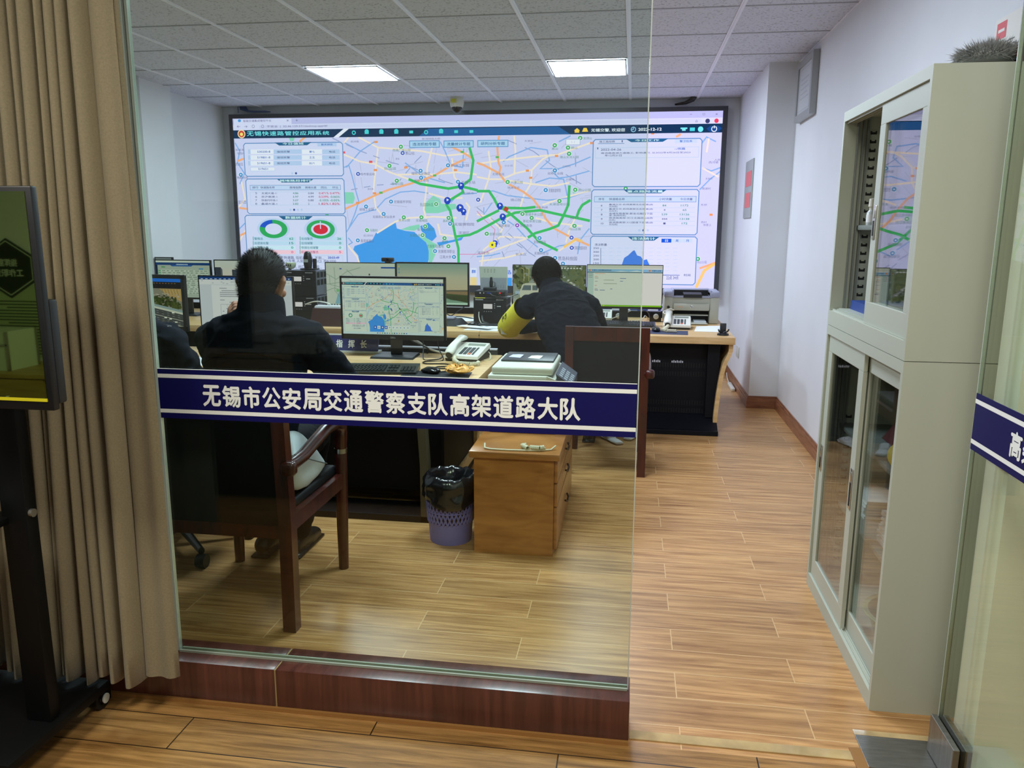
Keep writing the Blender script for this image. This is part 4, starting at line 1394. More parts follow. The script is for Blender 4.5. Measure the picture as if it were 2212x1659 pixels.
# drawer pedestal
dw = wood('honey_veneer', (146, 94, 46), (178, 120, 64), 3.0, (2, 2, 9), 0.32, 0.2)
t = thing('drawer_cabinet', 'low honey-brown wooden drawer cabinet standing beside the front desk', 'drawer cabinet', (-0.487, 3.8, 0))
MB().use(dw).box(-0.670, -0.312, 3.345, 4.26, 0.0, 0.452).build('body', t, smooth=False)
MB().use(dw).box(-0.690, -0.285, 3.325, 4.28, 0.452, 0.482, bevel=0.004).build('top', t)
for z0, z1 in ((0.03, 0.225), (0.232, 0.335), (0.342, 0.445)):
    d_ = MB().use(dw).box(-0.312, -0.296, 3.36, 4.25, z0, z1, bevel=0.002).build('drawer', t)
    MB().use(mat('dark_bronze', (50, 36, 24), 0.35, metal=0.6)).tube([(-0.290, 3.75, (z0 + z1) / 2), (-0.282, 3.77, (z0 + z1) / 2 - 0.01), (-0.282, 3.84, (z0 + z1) / 2 - 0.01), (-0.290, 3.86, (z0 + z1) / 2)], 0.005).build('handle', d_)

# waste bin
bin_m = mat('violet_blue_plastic', (112, 112, 190), 0.5)
t = thing('waste_bin', 'violet-blue lattice waste bin lined with a black bag beside the drawer cabinet', 'bin', (-0.795, 3.47, 0))
m = MB().use(bin_m)
cx, cy = -0.812, 3.49
R0, R1, HB = 0.098, 0.118, 0.285
m.lathe((cx, cy, 0), [(0.0, 0.004), (R0, 0.0), (R0 + 0.007, 0.10), (R0 + 0.004, 0.10), (R0 - 0.004, 0.006), (0.0, 0.008)], seg=40, close=False)
m.lathe((cx, cy, 0), [(R1 + 0.006, HB), (R1 + 0.004, HB + 0.008), (R1 - 0.004, HB + 0.004), (R1 - 0.004, HB - 0.012), (R1, HB - 0.012)], seg=40)
NL = 34
for d in (1, -1):
    for i in range(NL):
        a0 = 2 * math.pi * i / NL
        pts = []
        for j in range(9):
            f = j / 8
            z = 0.098 + f * (HB - 0.105)
            r = R0 + (R1 - R0) * z / HB + 0.0015
            a = a0 + d * f * 0.62
            pts.append((cx + r * math.cos(a), cy + r * math.sin(a), z))
        m.tube(pts, (0.0042), seg=5, caps=False)
for z in (0.155, 0.215):
    r = R0 + (R1 - R0) * z / HB + 0.0015
    m.tube([(cx + r * math.cos(2 * math.pi * i / 40), cy + r * math.sin(2 * math.pi * i / 40), z) for i in range(40)], 0.0035, seg=6, closed=True)
m.build('basket', t)
bag_m = mat('black_bin_bag', (24, 24, 28), 0.16, spec=0.7)
m = MB().use(bag_m)


def bagp(u, v):
    a = 2 * math.pi * u
    n = noise.noise(Vector((math.cos(a) * 2.2, math.sin(a) * 2.2, v * 5)))
    n2 = noise.noise(Vector((math.cos(a) * 5, math.sin(a) * 5, v * 9)))
    if v < 0.45:                       # skirt outside the rim
        f = v / 0.45
        z = 0.205 + f * 0.09 + 0.025 * math.sin(a * 2 + 1) * (1 - f)
        r = R1 + 0.016 - 0.002 * f + 0.007 * n + 0.005 * n2
    elif v < 0.75:                     # puffed collar above the rim
        f = (v - 0.45) / 0.3
        z = 0.295 + 0.032 * math.sin(f * math.pi) + 0.012 * n2
        r = R1 + 0.014 - 0.05 * f + 0.006 * n
    else:
        f = (v - 0.75) / 0.25
        z = 0.295 - 0.10 * f
        r = (R1 - 0.036) * (1 - 0.3 * f) + 0.004 * n
    return (cx + r * math.cos(a), cy + r * math.sin(a), z)


m.sheet(bagp, 72, 26)
m.lathe((cx, cy, 0), [(R0 - 0.012, 0.012), (R1 - 0.014, 0.27)], seg=32, close=False)
m.build('liner_bag', t)

# ------------------------------------------------------------------ steel cabinet
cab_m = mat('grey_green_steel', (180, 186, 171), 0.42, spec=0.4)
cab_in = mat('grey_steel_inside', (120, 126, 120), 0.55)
cab_glass = glass('cabinet_glass', (0.92, 0.95, 0.93), 1.3)
t = thing('steel_cabinet', 'tall grey steel filing cabinet with sliding glass doors by the right wall', 'cabinet', (0.985, 2.79, 0))
X0, X1, Y0, Y1 = 0.765, XR - 0.004, 2.342, 3.25
ZM, ZT = 1.088, 1.88
m = MB().use(cab_m)
for z0, z1 in ((0.0, ZM - 0.001), (ZM + 0.001, ZT)):
    m.box(X0, X1, Y0, Y0 + 0.018, z0, z1)
    m.box(X0, X1, Y1 - 0.018, Y1, z0, z1)
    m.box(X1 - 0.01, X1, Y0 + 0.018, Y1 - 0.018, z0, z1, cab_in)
    m.box(X0 + 0.046, X1 - 0.01, Y0 + 0.018, Y1 - 0.018, z1 - 0.02, z1)
    m.box(X0 + 0.03, X1 - 0.01, Y0 + 0.018, Y1 - 0.018, z0 + 0.05, z0 + 0.065)
    m.box(X0, X0 + 0.045, Y0 + 0.018, Y1 - 0.018, z0, z0 + 0.055)
    m.box(X0, X0 + 0.045, Y0 + 0.018, Y1 - 0.018, z1 - 0.035, z1)
    for k in (0.010, 0.024, 0.038):
        m.box(X0 + k, X0 + k + 0.003, Y0 + 0.018, Y1 - 0.018, z0 + 0.055, z0 + 0.062)
        m.box(X0 + k, X0 + k + 0.003, Y0 + 0.018, Y1 - 0.018, z1 - 0.042, z1 - 0.035)
    for k in (0.046, 0.064, 0.080):
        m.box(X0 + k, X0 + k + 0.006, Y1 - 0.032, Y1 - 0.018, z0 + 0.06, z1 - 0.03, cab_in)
m.build('carcass', t, angle=30)
slot = mat('slot_black', (22, 24, 22), 0.7)
for z0 in (0.12, 1.20):
    m = MB()
    for i in range(20):
        z = z0 + i * 0.0315
        m.box(X0 + 0.094, X0 + 0.116, Y1 - 0.0195, Y1 - 0.0178, z, z + 0.012, slot)
        m.box(X0 + 0.099, X0 + 0.110, Y1 - 0.022, Y1 - 0.0178, z + 0.008, z + 0.012, cab_m)
    m.build('slot_pattern', t, smooth=False)


def sliding_door(x, y0, y1, z0, z1, fw, gm, handles):
    d_ = MB().use(cab_m)
    d_.box(x, x + 0.014, y0, y1, z0, z0 + 0.075, bevel=0.002)
    d_.box(x, x + 0.014, y0, y1, z1 - 0.065, z1, bevel=0.002)
    d_.box(x, x + 0.014, y0, y0 + fw, z0 + 0.075, z1 - 0.065)
    d_.box(x, x + 0.014, y1 - fw, y1, z0 + 0.075, z1 - 0.065)
    d_ = d_.build('door', t, smooth=False)
    MB().use(gm).box(x + 0.005, x + 0.009, y0 + fw, y1 - fw, z0 + 0.075, z1 - 0.065).build('pane', d_, smooth=False)
    for y, za, zb in handles:
        h = MB().use(mat('nickel', (190, 188, 176), 0.25, metal=0.8))
        h.box(x - 0.004, x, y - 0.013, y + 0.013, za, zb, bevel=0.0035)
        h.box(x - 0.0052, x - 0.0035, y - 0.007, y + 0.007, za + 0.012, zb - 0.05, slot)
        h.box(x - 0.0058, x - 0.0035, y - 0.008, y + 0.008, zb - 0.042, zb - 0.012, bevel=0.003)
        h.build('handle', d_)


sliding_door(X0 + 0.008, 2.362, 2.80, ZM + 0.056, ZT - 0.036, 0.055, cab_glass, [(2.77, 1.42, 1.53)])
sliding_door(X0 + 0.028, 2.358, 2.79, ZM + 0.056, ZT - 0.036, 0.05, cab_glass, [])
sliding_door(X0 + 0.008, 2.745, 3.225, 0.057, ZM - 0.037, 0.055, cab_glass, [(2.765, 0.50, 0.645), (3.205, 0.505, 0.61)])
sliding_door(X0 + 0.028, 2.362, 2.79, 0.057, ZM - 0.037, 0.045, cab_glass, [])
for z in (1.45, 0.68, 0.38):
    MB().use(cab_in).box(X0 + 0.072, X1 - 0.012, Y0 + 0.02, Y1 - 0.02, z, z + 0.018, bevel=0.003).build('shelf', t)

# what stands in and on the cabinet
sp = thing('spray_bottle', 'small clear spray bottle standing on the upper shelf of the steel cabinet', 'bottle', (0.856, 3.12, 1.468))
MB().use(mat('clear_bottle', (190, 196, 196), 0.2)).lathe((0.856, 3.12, 1.468), [(0, 0), (0.015, 0), (0.016, 0.003), (0.016, 0.045), (0.008, 0.055), (0, 0.055)], seg=20, close=False).build('body', sp)
MB().use(paper_m).lathe((0.856, 3.12, 1.468), [(0.0164, 0.010), (0.0164, 0.038)], seg=20, close=False).build('paper_label', sp)
MB().use(white_pl).lathe((0.856, 3.12, 1.468), [(0, 0.055), (0.008, 0.055), (0.008, 0.064), (0.012, 0.066), (0.010, 0.094), (0, 0.096)], seg=20, close=False).build('spray_cap', sp)
fo = thing('folder', 'blue ring folder lying on the floor of the upper cabinet compartment', 'folder', (0.95, 3.05, 1.154))
fb = mat('blue_card', (40, 70, 140), 0.5)
MB().use(fb).box(0.83, 1.07, 2.96, 3.19, 1.154, 1.157).box(0.83, 1.07, 2.96, 3.19, 1.185, 1.188).box(0.83, 0.833, 2.96, 3.19, 1.157, 1.185).build('cover', fo, smooth=False)
MB().use(paper_m).box(0.836, 1.06, 2.965, 3.185, 1.157, 1.185).build('pages', fo, smooth=False)
hv = mat('hi_vis_yellow', (206, 208, 30), 0.65, noise_scale=30, noise_amt=0.08)
m = MB().use(mat('amber_mesh', (196, 168, 50), 0.6))
m.sheet(lambda u, v: (0.90 + 0.08 * math.cos(u * 6.283) * math.sin(v * 1.57), 2.56 + 0.10 * math.sin(u * 6.283) * math.sin(v * 1.57), 0.738 + 0.05 * math.cos(v * 1.57) + 0.012 * math.sin(3 * u * 6.283)), 32, 8, thick=0.003)
tag(m.build('sun_cap', angle=70), 'yellow cap lying on the middle shelf of the lower cabinet', 'cap')
m = MB().use(hv)
m.sheet(lambda u, v: (0.85 + 0.2 * u, 2.40 + 0.14 * v, 0.705 + 0.075 * math.sin(3.1 * u) * math.sin(3.1 * v) + 0.01 * math.sin(14 * u + 6 * v)), 20, 20, thick=0.008)
tag(m.build('safety_vest', angle=80), 'folded fluorescent yellow vest on the middle shelf of the lower cabinet', 'vest')
m = MB().use(mat('maroon_card', (96, 30, 34), 0.6))
m.hexa([(0.93, 2.72, 0.70), (1.12, 2.72, 0.70), (1.12, 3.0, 0.70), (0.93, 3.0, 0.70), (0.97, 2.74, 0.83), (1.12, 2.74, 0.83), (1.12, 2.98, 0.77), (0.97, 2.98, 0.77)])
tag(m.build('folder', smooth=False), 'leaning maroon folder behind the yellow cap in the cabinet', 'folder')
for i, (x, y, z, w_, l_, h_) in enumerate(((0.87, 2.45, 0.398, 0.2, 0.3, 0.06), (0.88, 2.47, 0.458, 0.2, 0.28, 0.05), (0.88, 2.95, 0.398, 0.2, 0.24, 0.07))):
    m = MB().use(paper_m)
    n = 6
    for k in range(n):
        q = random.uniform(-0.006, 0.006)
        m.box(x + q, x + w_ + q, y, y + l_, z + h_ * k / n + 0.0005, z + h_ * (k + 1) / n)
    tag(m.build('paper_stack', smooth=False), ('stack of white papers on the lower cabinet shelf, bottom one near the front', 'stack of white papers lying on another stack in the lower cabinet', 'stack of white papers deeper on the lower cabinet shelf')[i], 'papers', 'paper stacks in the cabinet')
bas = mat('pale_green_plastic', (168, 190, 150), 0.35)
m = MB().use(bas)
m.lathe((0.965, 2.60, 0.066), [(0, 0.0), (0.10, 0.0), (0.148, 0.13), (0.162, 0.135), (0.160, 0.14), (0.145, 0.137), (0.096, 0.006), (0, 0.006)], seg=40, close=False)
tag(m.build('wash_basin'), 'pale green plastic wash basin on the cabinet floor', 'basin')

# carton and duster on top of the cabinet
ca = thing('carton', 'white shipping carton with a red square mark on top of the cabinet', 'box', (1.12, 2.60, ZT))
MB().use(mat('white_carton', (224, 222, 216), 0.6)).box(1.03, 1.20, 2.44, 2.665, ZT + 0.001, 2.052).build('body', ca, smooth=False)
mm = MB()
pn = Panel(mm, (1.03, 2.665, ZT), (0, -1, 0), (0, 0, 1), 0.225, 0.171)
pn.rect(0.06, 0.66, 0.34, 0.93, mat('label_red', (206, 60, 62), 0.5), 1)
pn.rect(0.11, 0.77, 0.29, 0.82, mat('white_carton', (224, 222, 216)), 2)
pn.text('保温电动折叠', 0.10, 0.36, 1.0, 0.52, mat('print_grey', (70, 66, 62), 0.6), 2, bold=0.02)
pn.rect(0.06, 0.57, 0.6, 0.585, mat('print_grey', (70, 66, 62)), 2)
mm.build('printing', ca, smooth=False)
m = MB().use(mat('grey_fur', (150, 152, 150), 0.9))
c0 = Vector((0.945, 2.47, ZT + 0.034))
m.ball(c0, (0.072, 0.066, 0.026))
for i in range(2600):
    a, b_ = random.uniform(0, 6.283), random.uniform(-0.4, 1.57)
    d_ = Vector((math.cos(a) * math.cos(b_), math.sin(a) * math.cos(b_), math.sin(b_)))
    p = c0 + Vector((d_.x * 0.073, d_.y * 0.068, d_.z * 0.024))
    q = p + (d_ + Vector((random.uniform(-.6, .6), random.uniform(-.6, .6), random.uniform(-.4, .5)))) * random.uniform(0.012, 0.026)
    if q.z < ZT + 0.003: q.z = ZT + 0.003
    s_ = d_.cross(Vector((random.random(), random.random(), 0.3))).normalized() * 0.0012
    m.add([p - s_, p + s_, q], [(0, 1, 2)])
tag(m.build('fur_hat', smooth=False), 'fluffy grey fur hat on top of the steel cabinet beside the carton', 'hat')
m = MB().use(mat('dark_red_cloth', (86, 28, 26), 0.8))
m.sheet(lambda u, v: (0.985 + 0.04 * u, 2.36 + 0.10 * v, ZT + 0.006 + 0.06 * math.sin(3.14 * v) * (0.4 + 0.6 * math.sin(3.14 * u))), 10, 12, thick=0.005)
tag(m.build('red_cloth', angle=80), 'dark red crumpled cloth on top of the cabinet behind the fur hat', 'cloth')

# things fixed to the right wall
pf = thing('picture_frame', 'grey framed notice hanging high on the right wall beside the column', 'picture frame', (XR - 0.02, 6.22, 2.25))
fm = mat('silver_frame', (160, 162, 162), 0.35, metal=0.3)
m = MB().use(fm)
for a in ((5.955, 6.0, 2.235, 2.655), (6.445, 6.49, 2.235, 2.655), (6.0, 6.445, 2.235, 2.28), (6.0, 6.445, 2.61, 2.655)):
    m.box(XR - 0.045, XR - 0.002, a[0], a[1], a[2], a[3])
m.build('frame', pf, smooth=False)
mm = MB().use(mat('notice_print', (188, 190, 194), 0.35)).box(XR - 0.035, XR - 0.003, 6.0, 6.445, 2.28, 2.61)
pn = Panel(mm, (XR - 0.035, 6.445, 2.28), (0, -1, 0), (0, 0, 1), 0.445, 0.33)
pg = mat('pale_print', (170, 172, 180), 0.6)
pn.frame(0.06, 0.06, 0.94, 0.94, 0.004, pg, 1)
for i in range(5):
    pn.rect(0.2, 0.30 + 0.1 * i, 0.8 - 0.1 * (i % 2), 0.33 + 0.1 * i, pg, 1)
mm.build('notice', pf, smooth=False)
ps = thing('wall_sign', 'grey wall sign with two red squares on the column', 'sign', (0.98, 7.35, 1.55))
MB().use(mat('grey_acrylic', (150, 158, 150), 0.3)).box(0.978, 0.987, 7.12, 7.58, 1.55, 2.04).build('plate', ps, smooth=False)
mm = MB()
pn = Panel(mm, (0.977, 7.58, 1.55), (0, -1, 0), (0, 0, 1), 0.46, 0.49)
for v0 in (0.18, 0.55):
    pn.rect(0.16, v0, 0.86, v0 + 0.26, mat('sign_red', (214, 96, 96), 0.5), 1)
mm.build('red_squares', ps, smooth=False)
so = thing('wall_socket', 'white double wall socket low on the column', 'socket', (0.985, 7.45, 0.30))
MB().use(mat('socket_white', (208, 206, 196), 0.4)).box(0.980, 0.987, 7.36, 7.44, 0.30, 0.40, bevel=0.003).box(0.980, 0.987, 7.46, 7.54, 0.30, 0.40, bevel=0.003).build('plates', so)

# dome camera under the ceiling
dc = thing('dome_camera', 'white dome camera hanging under the ceiling before the LED screen', 'camera', (-1.755, 8.0, H))
MB().use(mat('camera_white', (216, 214, 204), 0.4)).lathe((-1.755, 8.0, 0), [(0, H), (0.068, H), (0.07, H - 0.05), (0.062, H - 0.085), (0.055, H - 0.09), (0, H - 0.09)], seg=32, close=False).build('housing', dc)
MB().use(mat('dome_black', (14, 14, 18), 0.08)).ball((-1.755, 8.0, H - 0.09), (0.05, 0.05, 0.058)).build('dome', dc)
MB().use(mat('label_yellow', (206, 200, 40), 0.5)).box(-1.80, -1.745, 7.925, 7.931, H - 0.055, H - 0.02).build('sticker', dc)

# cables at the top corners of the LED wall
blue_c = mat('blue_cable', (30, 60, 110), 0.5)
m = MB().use(blue_c)
for i in range(9):
    m.tube([(-4.17 + 0.008 * i, 8.29, H), (-4.16 + 0.012 * i, 8.28, H - 0.03 - 0.003 * i), (-4.08 + 0.025 * i, 8.27, H - 0.055), (-3.98 + 0.02 * i, 8.27, 2.642)], 0.006, seg=6)
m.tube([(-4.19, 8.29, H), (-4.19, 8.29, 2.64)], 0.004, seg=6)
tag(m.build('cable_bundle'), 'bundle of blue cables dropping behind the upper corner of the LED screen', 'cables')
m = MB().use(black_pl)
m.tube([(0.535, 8.2, H), (0.52, 8.22, H - 0.025), (0.46, 8.25, H - 0.05), (0.36, 8.27, 2.645)], [(0.03, 0.008), (0.028, 0.008), (0.022, 0.008), (0.012, 0.006)], side=(1, 0, 0), seg=8)
tag(m.build('black_cable'), 'thick black cable leading from the ceiling to the LED screen', 'cable')
# white power strip by the skirting
m = MB().use(white_pl)
m.box(0.93, 0.965, 7.30, 7.62, 0.0, 0.03, bevel=0.006)
m.tube([(0.95, 7.62, 0.015), (0.955, 7.75, 0.01), (0.96, 7.9, 0.02), (0.965, 8.0, 0.05)], 0.005, seg=6)
tag(m.build('power_strip'), 'white power strip lying by the skirting of the column', 'power strip')
# banner below the LED wall
mm = MB().use(mat('banner_white', (218, 218, 232), 0.6)).box(-0.75, 0.64, 8.325, 8.34, 0.30, 0.695)
pn = Panel(mm, (-0.75, 8.325, 0.30), (1, 0, 0), (0, 0, 1), 1.39, 0.395)
bi = mat('banner_blue', (40, 60, 130), 0.5)
pn.text('主', 0.52, 0.72, 0.68, 1.0, bi, 1, 0.02)
pn.text('场', 0.72, 0.72, 0.88, 1.0, bi, 1, 0.02)
tag(mm.build('wall_banner', smooth=False), 'white banner with blue characters on the wall below the LED screen', 'banner')
# white slippers and a black bag under the back desk
for i, (x, y, r, l) in enumerate(((-0.10, 5.40, 0.5, 'white slipper lying flat under the back desk by the chair leg'), (0.04, 5.53, -0.3, 'second white slipper behind the first under the back desk'))):
    m = MB().use(mat('white_slipper', (206, 206, 204), 0.8))
    m.T = Matrix.Translation((x, y, 0.0)) @ Matrix.Rotation(r + 1.57, 4, 'Z')
    m.tube([(-0.11, 0, 0.012), (-0.06, 0, 0.012), (0.0, 0, 0.012), (0.08, 0, 0.012), (0.12, 0, 0.012)], [(0.03, 0.012), (0.036, 0.012), (0.036, 0.012), (0.044, 0.012), (0.03, 0.011)], side=(0, 1, 0), seg=14, round_caps=True)
    m.tube([(0.01, 0, 0.02), (0.05, 0, 0.028), (0.10, 0, 0.020)], [(0.036, 0.02), (0.044, 0.028), (0.03, 0.016)], side=(0, 1, 0), seg=14, round_caps=True)
    tag(m.build('slipper', angle=60), l, 'slipper', 'white slippers')
# ------------------------------------------------------------------ near room: curtain, screen cart, storage behind the viewer
cur_m = mat('brown_curtain_cloth', (130, 119, 92), 0.9, noise_scale=220, noise_amt=0.10, bump=0.1, sheen=0.2)
m = MB().use(cur_m)
YC = 1.985
# fold list: (width along x, depth towards the viewer)
folds, x = [], -1.30
folds.append((0.105, 0.010))
rf = random.Random(11)
wl = [0.050, 0.034, 0.040, 0.030, 0.046, 0.034, 0.048]
tot = 0.085
i = 0
while tot < 1.9:
    w_ = wl[i % 7] * rf.uniform(0.9, 1.15)
    folds.append((w_, rf.uniform(0.032, 0.05)))
    tot += w_
    i += 1
prof = []
x = -1.295
for k, (w_, d_) in enumerate(folds):
    n = 10
    for j in range(n):
        f = j / n
        if k == 0:
            y = -0.012 * math.sin(f * math.pi) - 0.006 * math.sin(f * 3 * math.pi)
        else:
            y = -d_ * (math.sin(f * math.pi) ** 0.6)
        prof.append((x - w_ * f, YC + y, k))
    x -= w_
NV = 26
NP = len(prof)
Z0, Z1 = 0.125, 2.68


def curt(u, v):
    i = min(NP - 1, int(round(u * (NP - 1))))
    px_, py_, k = prof[i]
    z = Z0 + (Z1 - Z0) * v
    hang = 1 - v
    s = 0.8 + 0.35 * hang
    px_ = -1.295 + (px_ + 1.295) * (0.86 + 0.22 * hang)
    y = YC + (py_ - YC) * s * (1.0 + 0.25 * hang * math.sin(k * 1.7))
    xx = px_ + 0.008 * hang * math.sin(k * 2.1) + 0.004 * math.sin(5 * v + k)
    xx -= 0.018 * (1 - hang) if k == 0 and i < 2 else 0
    if v < 0.001:
        z += 0.010 * math.sin(k * 2.4 + 1.0) - 0.10 * (YC - y)
    return (xx, y, z)


m.sheet(curt, NP - 1, NV, thick=0.003, nrm=(0, -1, 0))
m.build('curtain', angle=85)
tag(bpy.data.objects['curtain'], 'long pleated brown curtain hanging in front of the glass behind the black screen', 'curtain')
# curtain track
tag(MB().use(mat('track_white', (206, 206, 200), 0.4)).box(-4.8, -1.1, YC - 0.03, YC + 0.0, 2.68, 2.706).build('curtain_rail', smooth=False), 'white ceiling rail carrying the brown curtain', 'rail')

# screen cart
YT = 1.62
cart_m = mat('black_powder_coat', (9, 10, 11), 0.5, spec=0.2)
t = thing('display_stand', 'black steel rolling stand carrying the dark display beside the curtain', 'display stand', (-1.9, 1.78, 0))
MB().use(cart_m).box(-2.45, -1.525, 1.58, 1.98, 0.075, 0.105, bevel=0.004).build('base_plate', t)
for x0 in (-1.62, -2.36):
    m = MB().use(cart_m)
    m.box(x0, x0 + 0.075, 1.76, 1.80, 0.105, 1.30, bevel=0.004)
    m.build('upright', t)
MB().use(cart_m).box(-2.36, -1.60, 1.60, 1.80, 0.68, 0.70, bevel=0.004).build('shelf', t)
m = MB().use(cart_m).box(-2.3, -1.6, 1.742, 1.76, 1.1, 1.18).box(-2.3, -1.6, 1.742, 1.76, 1.34, 1.40)
m.build('mount_rails', t, smooth=False)
MB().use(mat('bolt_zinc', (170, 168, 160), 0.3, metal=0.9)).tube([(-1.545, 1.775, 0.71), (-1.535, 1.775, 0.71)], 0.011, seg=16).build('bolt', t)
for x0, y0 in ((-1.572, 2.00), (-2.38, 1.94), (-1.60, 1.62), (-2.38, 1.62)):
    m = MB().use(cart_m)
    m.box(x0 - 0.02, x0 + 0.02, y0 - 0.02, y0 + 0.02, 0.055, 0.075)
    m.box(x0 - 0.021, x0 - 0.016, y0 - 0.026, y0 + 0.016, 0.02, 0.06)
    m.box(x0 + 0.016, x0 + 0.021, y0 - 0.026, y0 + 0.016, 0.02, 0.06)
    c = m.build('caster', t, smooth=False)
    MB().use(black_pl).tube([(x0 - 0.014, y0 - 0.01, 0.034), (x0 + 0.014, y0 - 0.01, 0.034)], 0.034, seg=24).build('wheel', c)
    MB().use(white_pl).tube([(x0 - 0.0235, y0 - 0.01, 0.034), (x0 + 0.0245, y0 - 0.01, 0.034)], 0.015, seg=18).build('hub', c)
# roll of tape on the cart shelf
m = MB().use(mat('tape_white', (206, 210, 206), 0.4))
m.lathe((-1.655, 1.68, 0.701), [(0.028, 0), (0.05, 0), (0.05, 0.03), (0.028, 0.03)], seg=32)
tag(m.build('tape_roll'), 'white roll of tape lying on the shelf of the black display stand', 'tape roll')

# the display: glossy dark glass
d_ = thing('display_screen', 'large dark glossy display mounted on the rolling stand at the left edge', 'display', (-1.9, YT, 1.28))
m = MB().use(black_pl)
m.box(-2.45, -1.318, YT + 0.001, YT + 0.022, 1.028, 1.538, bevel=0.004)
m.box(-2.40, -1.40, YT + 0.022, YT + 0.075, 1.06, 1.50, bevel=0.01)
m.build('housing', d_)
MB().use(mat('worn_black_edge', (34, 36, 40), 0.4)).box(-1.345, -1.318, YT + 0.0225, YT + 0.05, 1.04, 1.285, bevel=0.006).build('side_box', d_)
tv_glass = bpy.data.materials.new('dark_green_mirror')
tv_glass.use_nodes = True
_b = tv_glass.node_tree.nodes['Principled BSDF']
_b.inputs['Base Color'].default_value = (0.30, 0.42, 0.15, 1)
_b.inputs['Metallic'].default_value = 1.0
_b.inputs['Roughness'].default_value = 0.02
MB().use(tv_glass).box(-2.435, -1.332, YT - 0.001, YT + 0.002, 1.058, 1.526).build('screen_glass', d_, smooth=False)
MB().use(mat('yellow_film', (206, 196, 30), 0.4)).box(-2.435, -1.332, YT - 0.0014, YT + 0.002, 1.050, 1.0577).build('yellow_strip', d_, smooth=False)

# storage unit along the rear wall, seen only as reflections
oak = wood('dull_oak', (150, 122, 66), (178, 150, 90), 3.0, (1, 8, 8), 0.4)
for i, x0 in enumerate((-4.85, -3.65, -2.45)):
    om = oak if i < 2 else mat('dark_walnut', (34, 26, 20), 0.5)
    t = thing('sideboard', ('low oak drawer sideboard behind the viewer at the far end of the row', 'low oak drawer sideboard behind the viewer in the middle of the row', 'low sideboard with an oak top and dark drawers behind the viewer')[i], 'sideboard', (x0 + 0.6, -1.45, 0), 'sideboards along the rear wall')
    MB().use(om).box(x0, x0 + 1.195, -1.69, -1.22, 0.0, 0.50).build('body', t, smooth=False)
    MB().use(om).box(x0, x0 + 1.195, -1.695, -1.20, 0.50, 0.525).build('top', t, smooth=False)
    for a in (0, 1):
        for b_ in (0, 1):
            q = MB().use(om).box(x0 + 0.01 + 0.59 * a, x0 + 0.59 + 0.59 * a, -1.22, -1.203, 0.04 + 0.23 * b_, 0.26 + 0.23 * b_).build('drawer', t, smooth=False)
            xm = x0 + 0.3 + 0.59 * a
            MB().use(metal_ring).tube([(xm - 0.04, -1.203, 0.15 + 0.23 * b_), (xm - 0.03, -1.192, 0.15 + 0.23 * b_), (xm + 0.03, -1.192, 0.15 + 0.23 * b_), (xm + 0.04, -1.203, 0.15 + 0.23 * b_)], 0.005, seg=8).build('handle', q)
t = thing('equipment_case', 'aluminium equipment case standing on the sideboard behind the viewer', 'case', (-4.15, -1.42, 0.525))
MB().use(mat('case_pale', (206, 212, 200), 0.4)).box(-4.36, -3.98, -1.56, -1.30, 0.525, 0.78).build('shell', t, smooth=False)
for q in ((-4.36, -1.30), (-3.98, -1.30), (-4.36, -1.56), (-3.98, -1.56)):
    MB().use(metal_ring).box(q[0] - 0.008, q[0] + 0.008, q[1] - 0.008, q[1] + 0.008, 0.525, 0.78).build('corner_trim', t, smooth=False)
m = MB().use(metal_ring)
m.box(-4.37, -3.97, -1.30, -1.292, 0.69, 0.70)
m.build('lid_trim', t, smooth=False)
MB().use(black_pl).tube([(-4.22, -1.30, 0.72), (-4.22, -1.27, 0.72), (-4.12, -1.27, 0.72), (-4.12, -1.30, 0.72)], 0.008, seg=8).build('handle', t)
# notice board with mirrored heading in the dark screen: real lettering on the rear wall
t = thing('notice_board', 'dark hexagon notice with duty rules on the wall behind the viewer', 'notice', (-4.2, -1.69, 0.9))
mm = MB().use(mat('notice_dark', (24, 30, 28), 0.5))
cxn, czn = -4.24, 1.18
hexp = [(cxn - 0.20, czn + 0.07), (cxn, czn + 0.19), (cxn + 0.20, czn + 0.07), (cxn + 0.20, czn - 0.10), (cxn, czn - 0.22), (cxn - 0.20, czn - 0.10)]
mm.prism([(p[0], p[1]) for p in hexp], 'y', -1.698, -1.69)
pn = Panel(mm, (-3.9, -1.69, 0.5), (-1, 0, 0), (0, 0, 1), 1.0, 1.0)
wl_ = mat('notice_white', (210, 214, 206), 0.5)
pn.line([((-3.9 - p[0]), p[1] - 0.5) for p in [(cxn + (a - cxn) * 0.9, czn + (b_ - czn) * 0.9) for a, b_ in hexp + hexp[:1]]], 0.006, wl_, 1)
pn.text('指挥室', -3.9 - cxn - 0.07, czn - 0.5 + 0.0, -3.9 - cxn + 0.07, czn - 0.5 + 0.05, wl_, 2, 0.02)
pn.text('工作职责', -3.9 - cxn - 0.11, czn - 0.5 - 0.07, -3.9 - cxn + 0.11, czn - 0.5 - 0.02, wl_, 2, 0.02)
mm.build('heading', t, smooth=False)
mm = MB().use(mat('notice_sheet', (176, 186, 150), 0.6)).box(-4.44, -4.02, -1.699, -1.694, 0.55, 1.06)
pn = Panel(mm, (-4.02, -1.694, 0.55), (-1, 0, 0), (0, 0, 1), 0.42, 0.51)
for i in range(18):
    pn.rect(0.06, 0.04 + 0.042 * i, 0.94 - (0.3 if i % 5 == 0 else 0), 0.058 + 0.042 * i, mat('notice_ink', (70, 76, 60), 0.6), 1)
mm.build('rules_sheet', t, smooth=False)
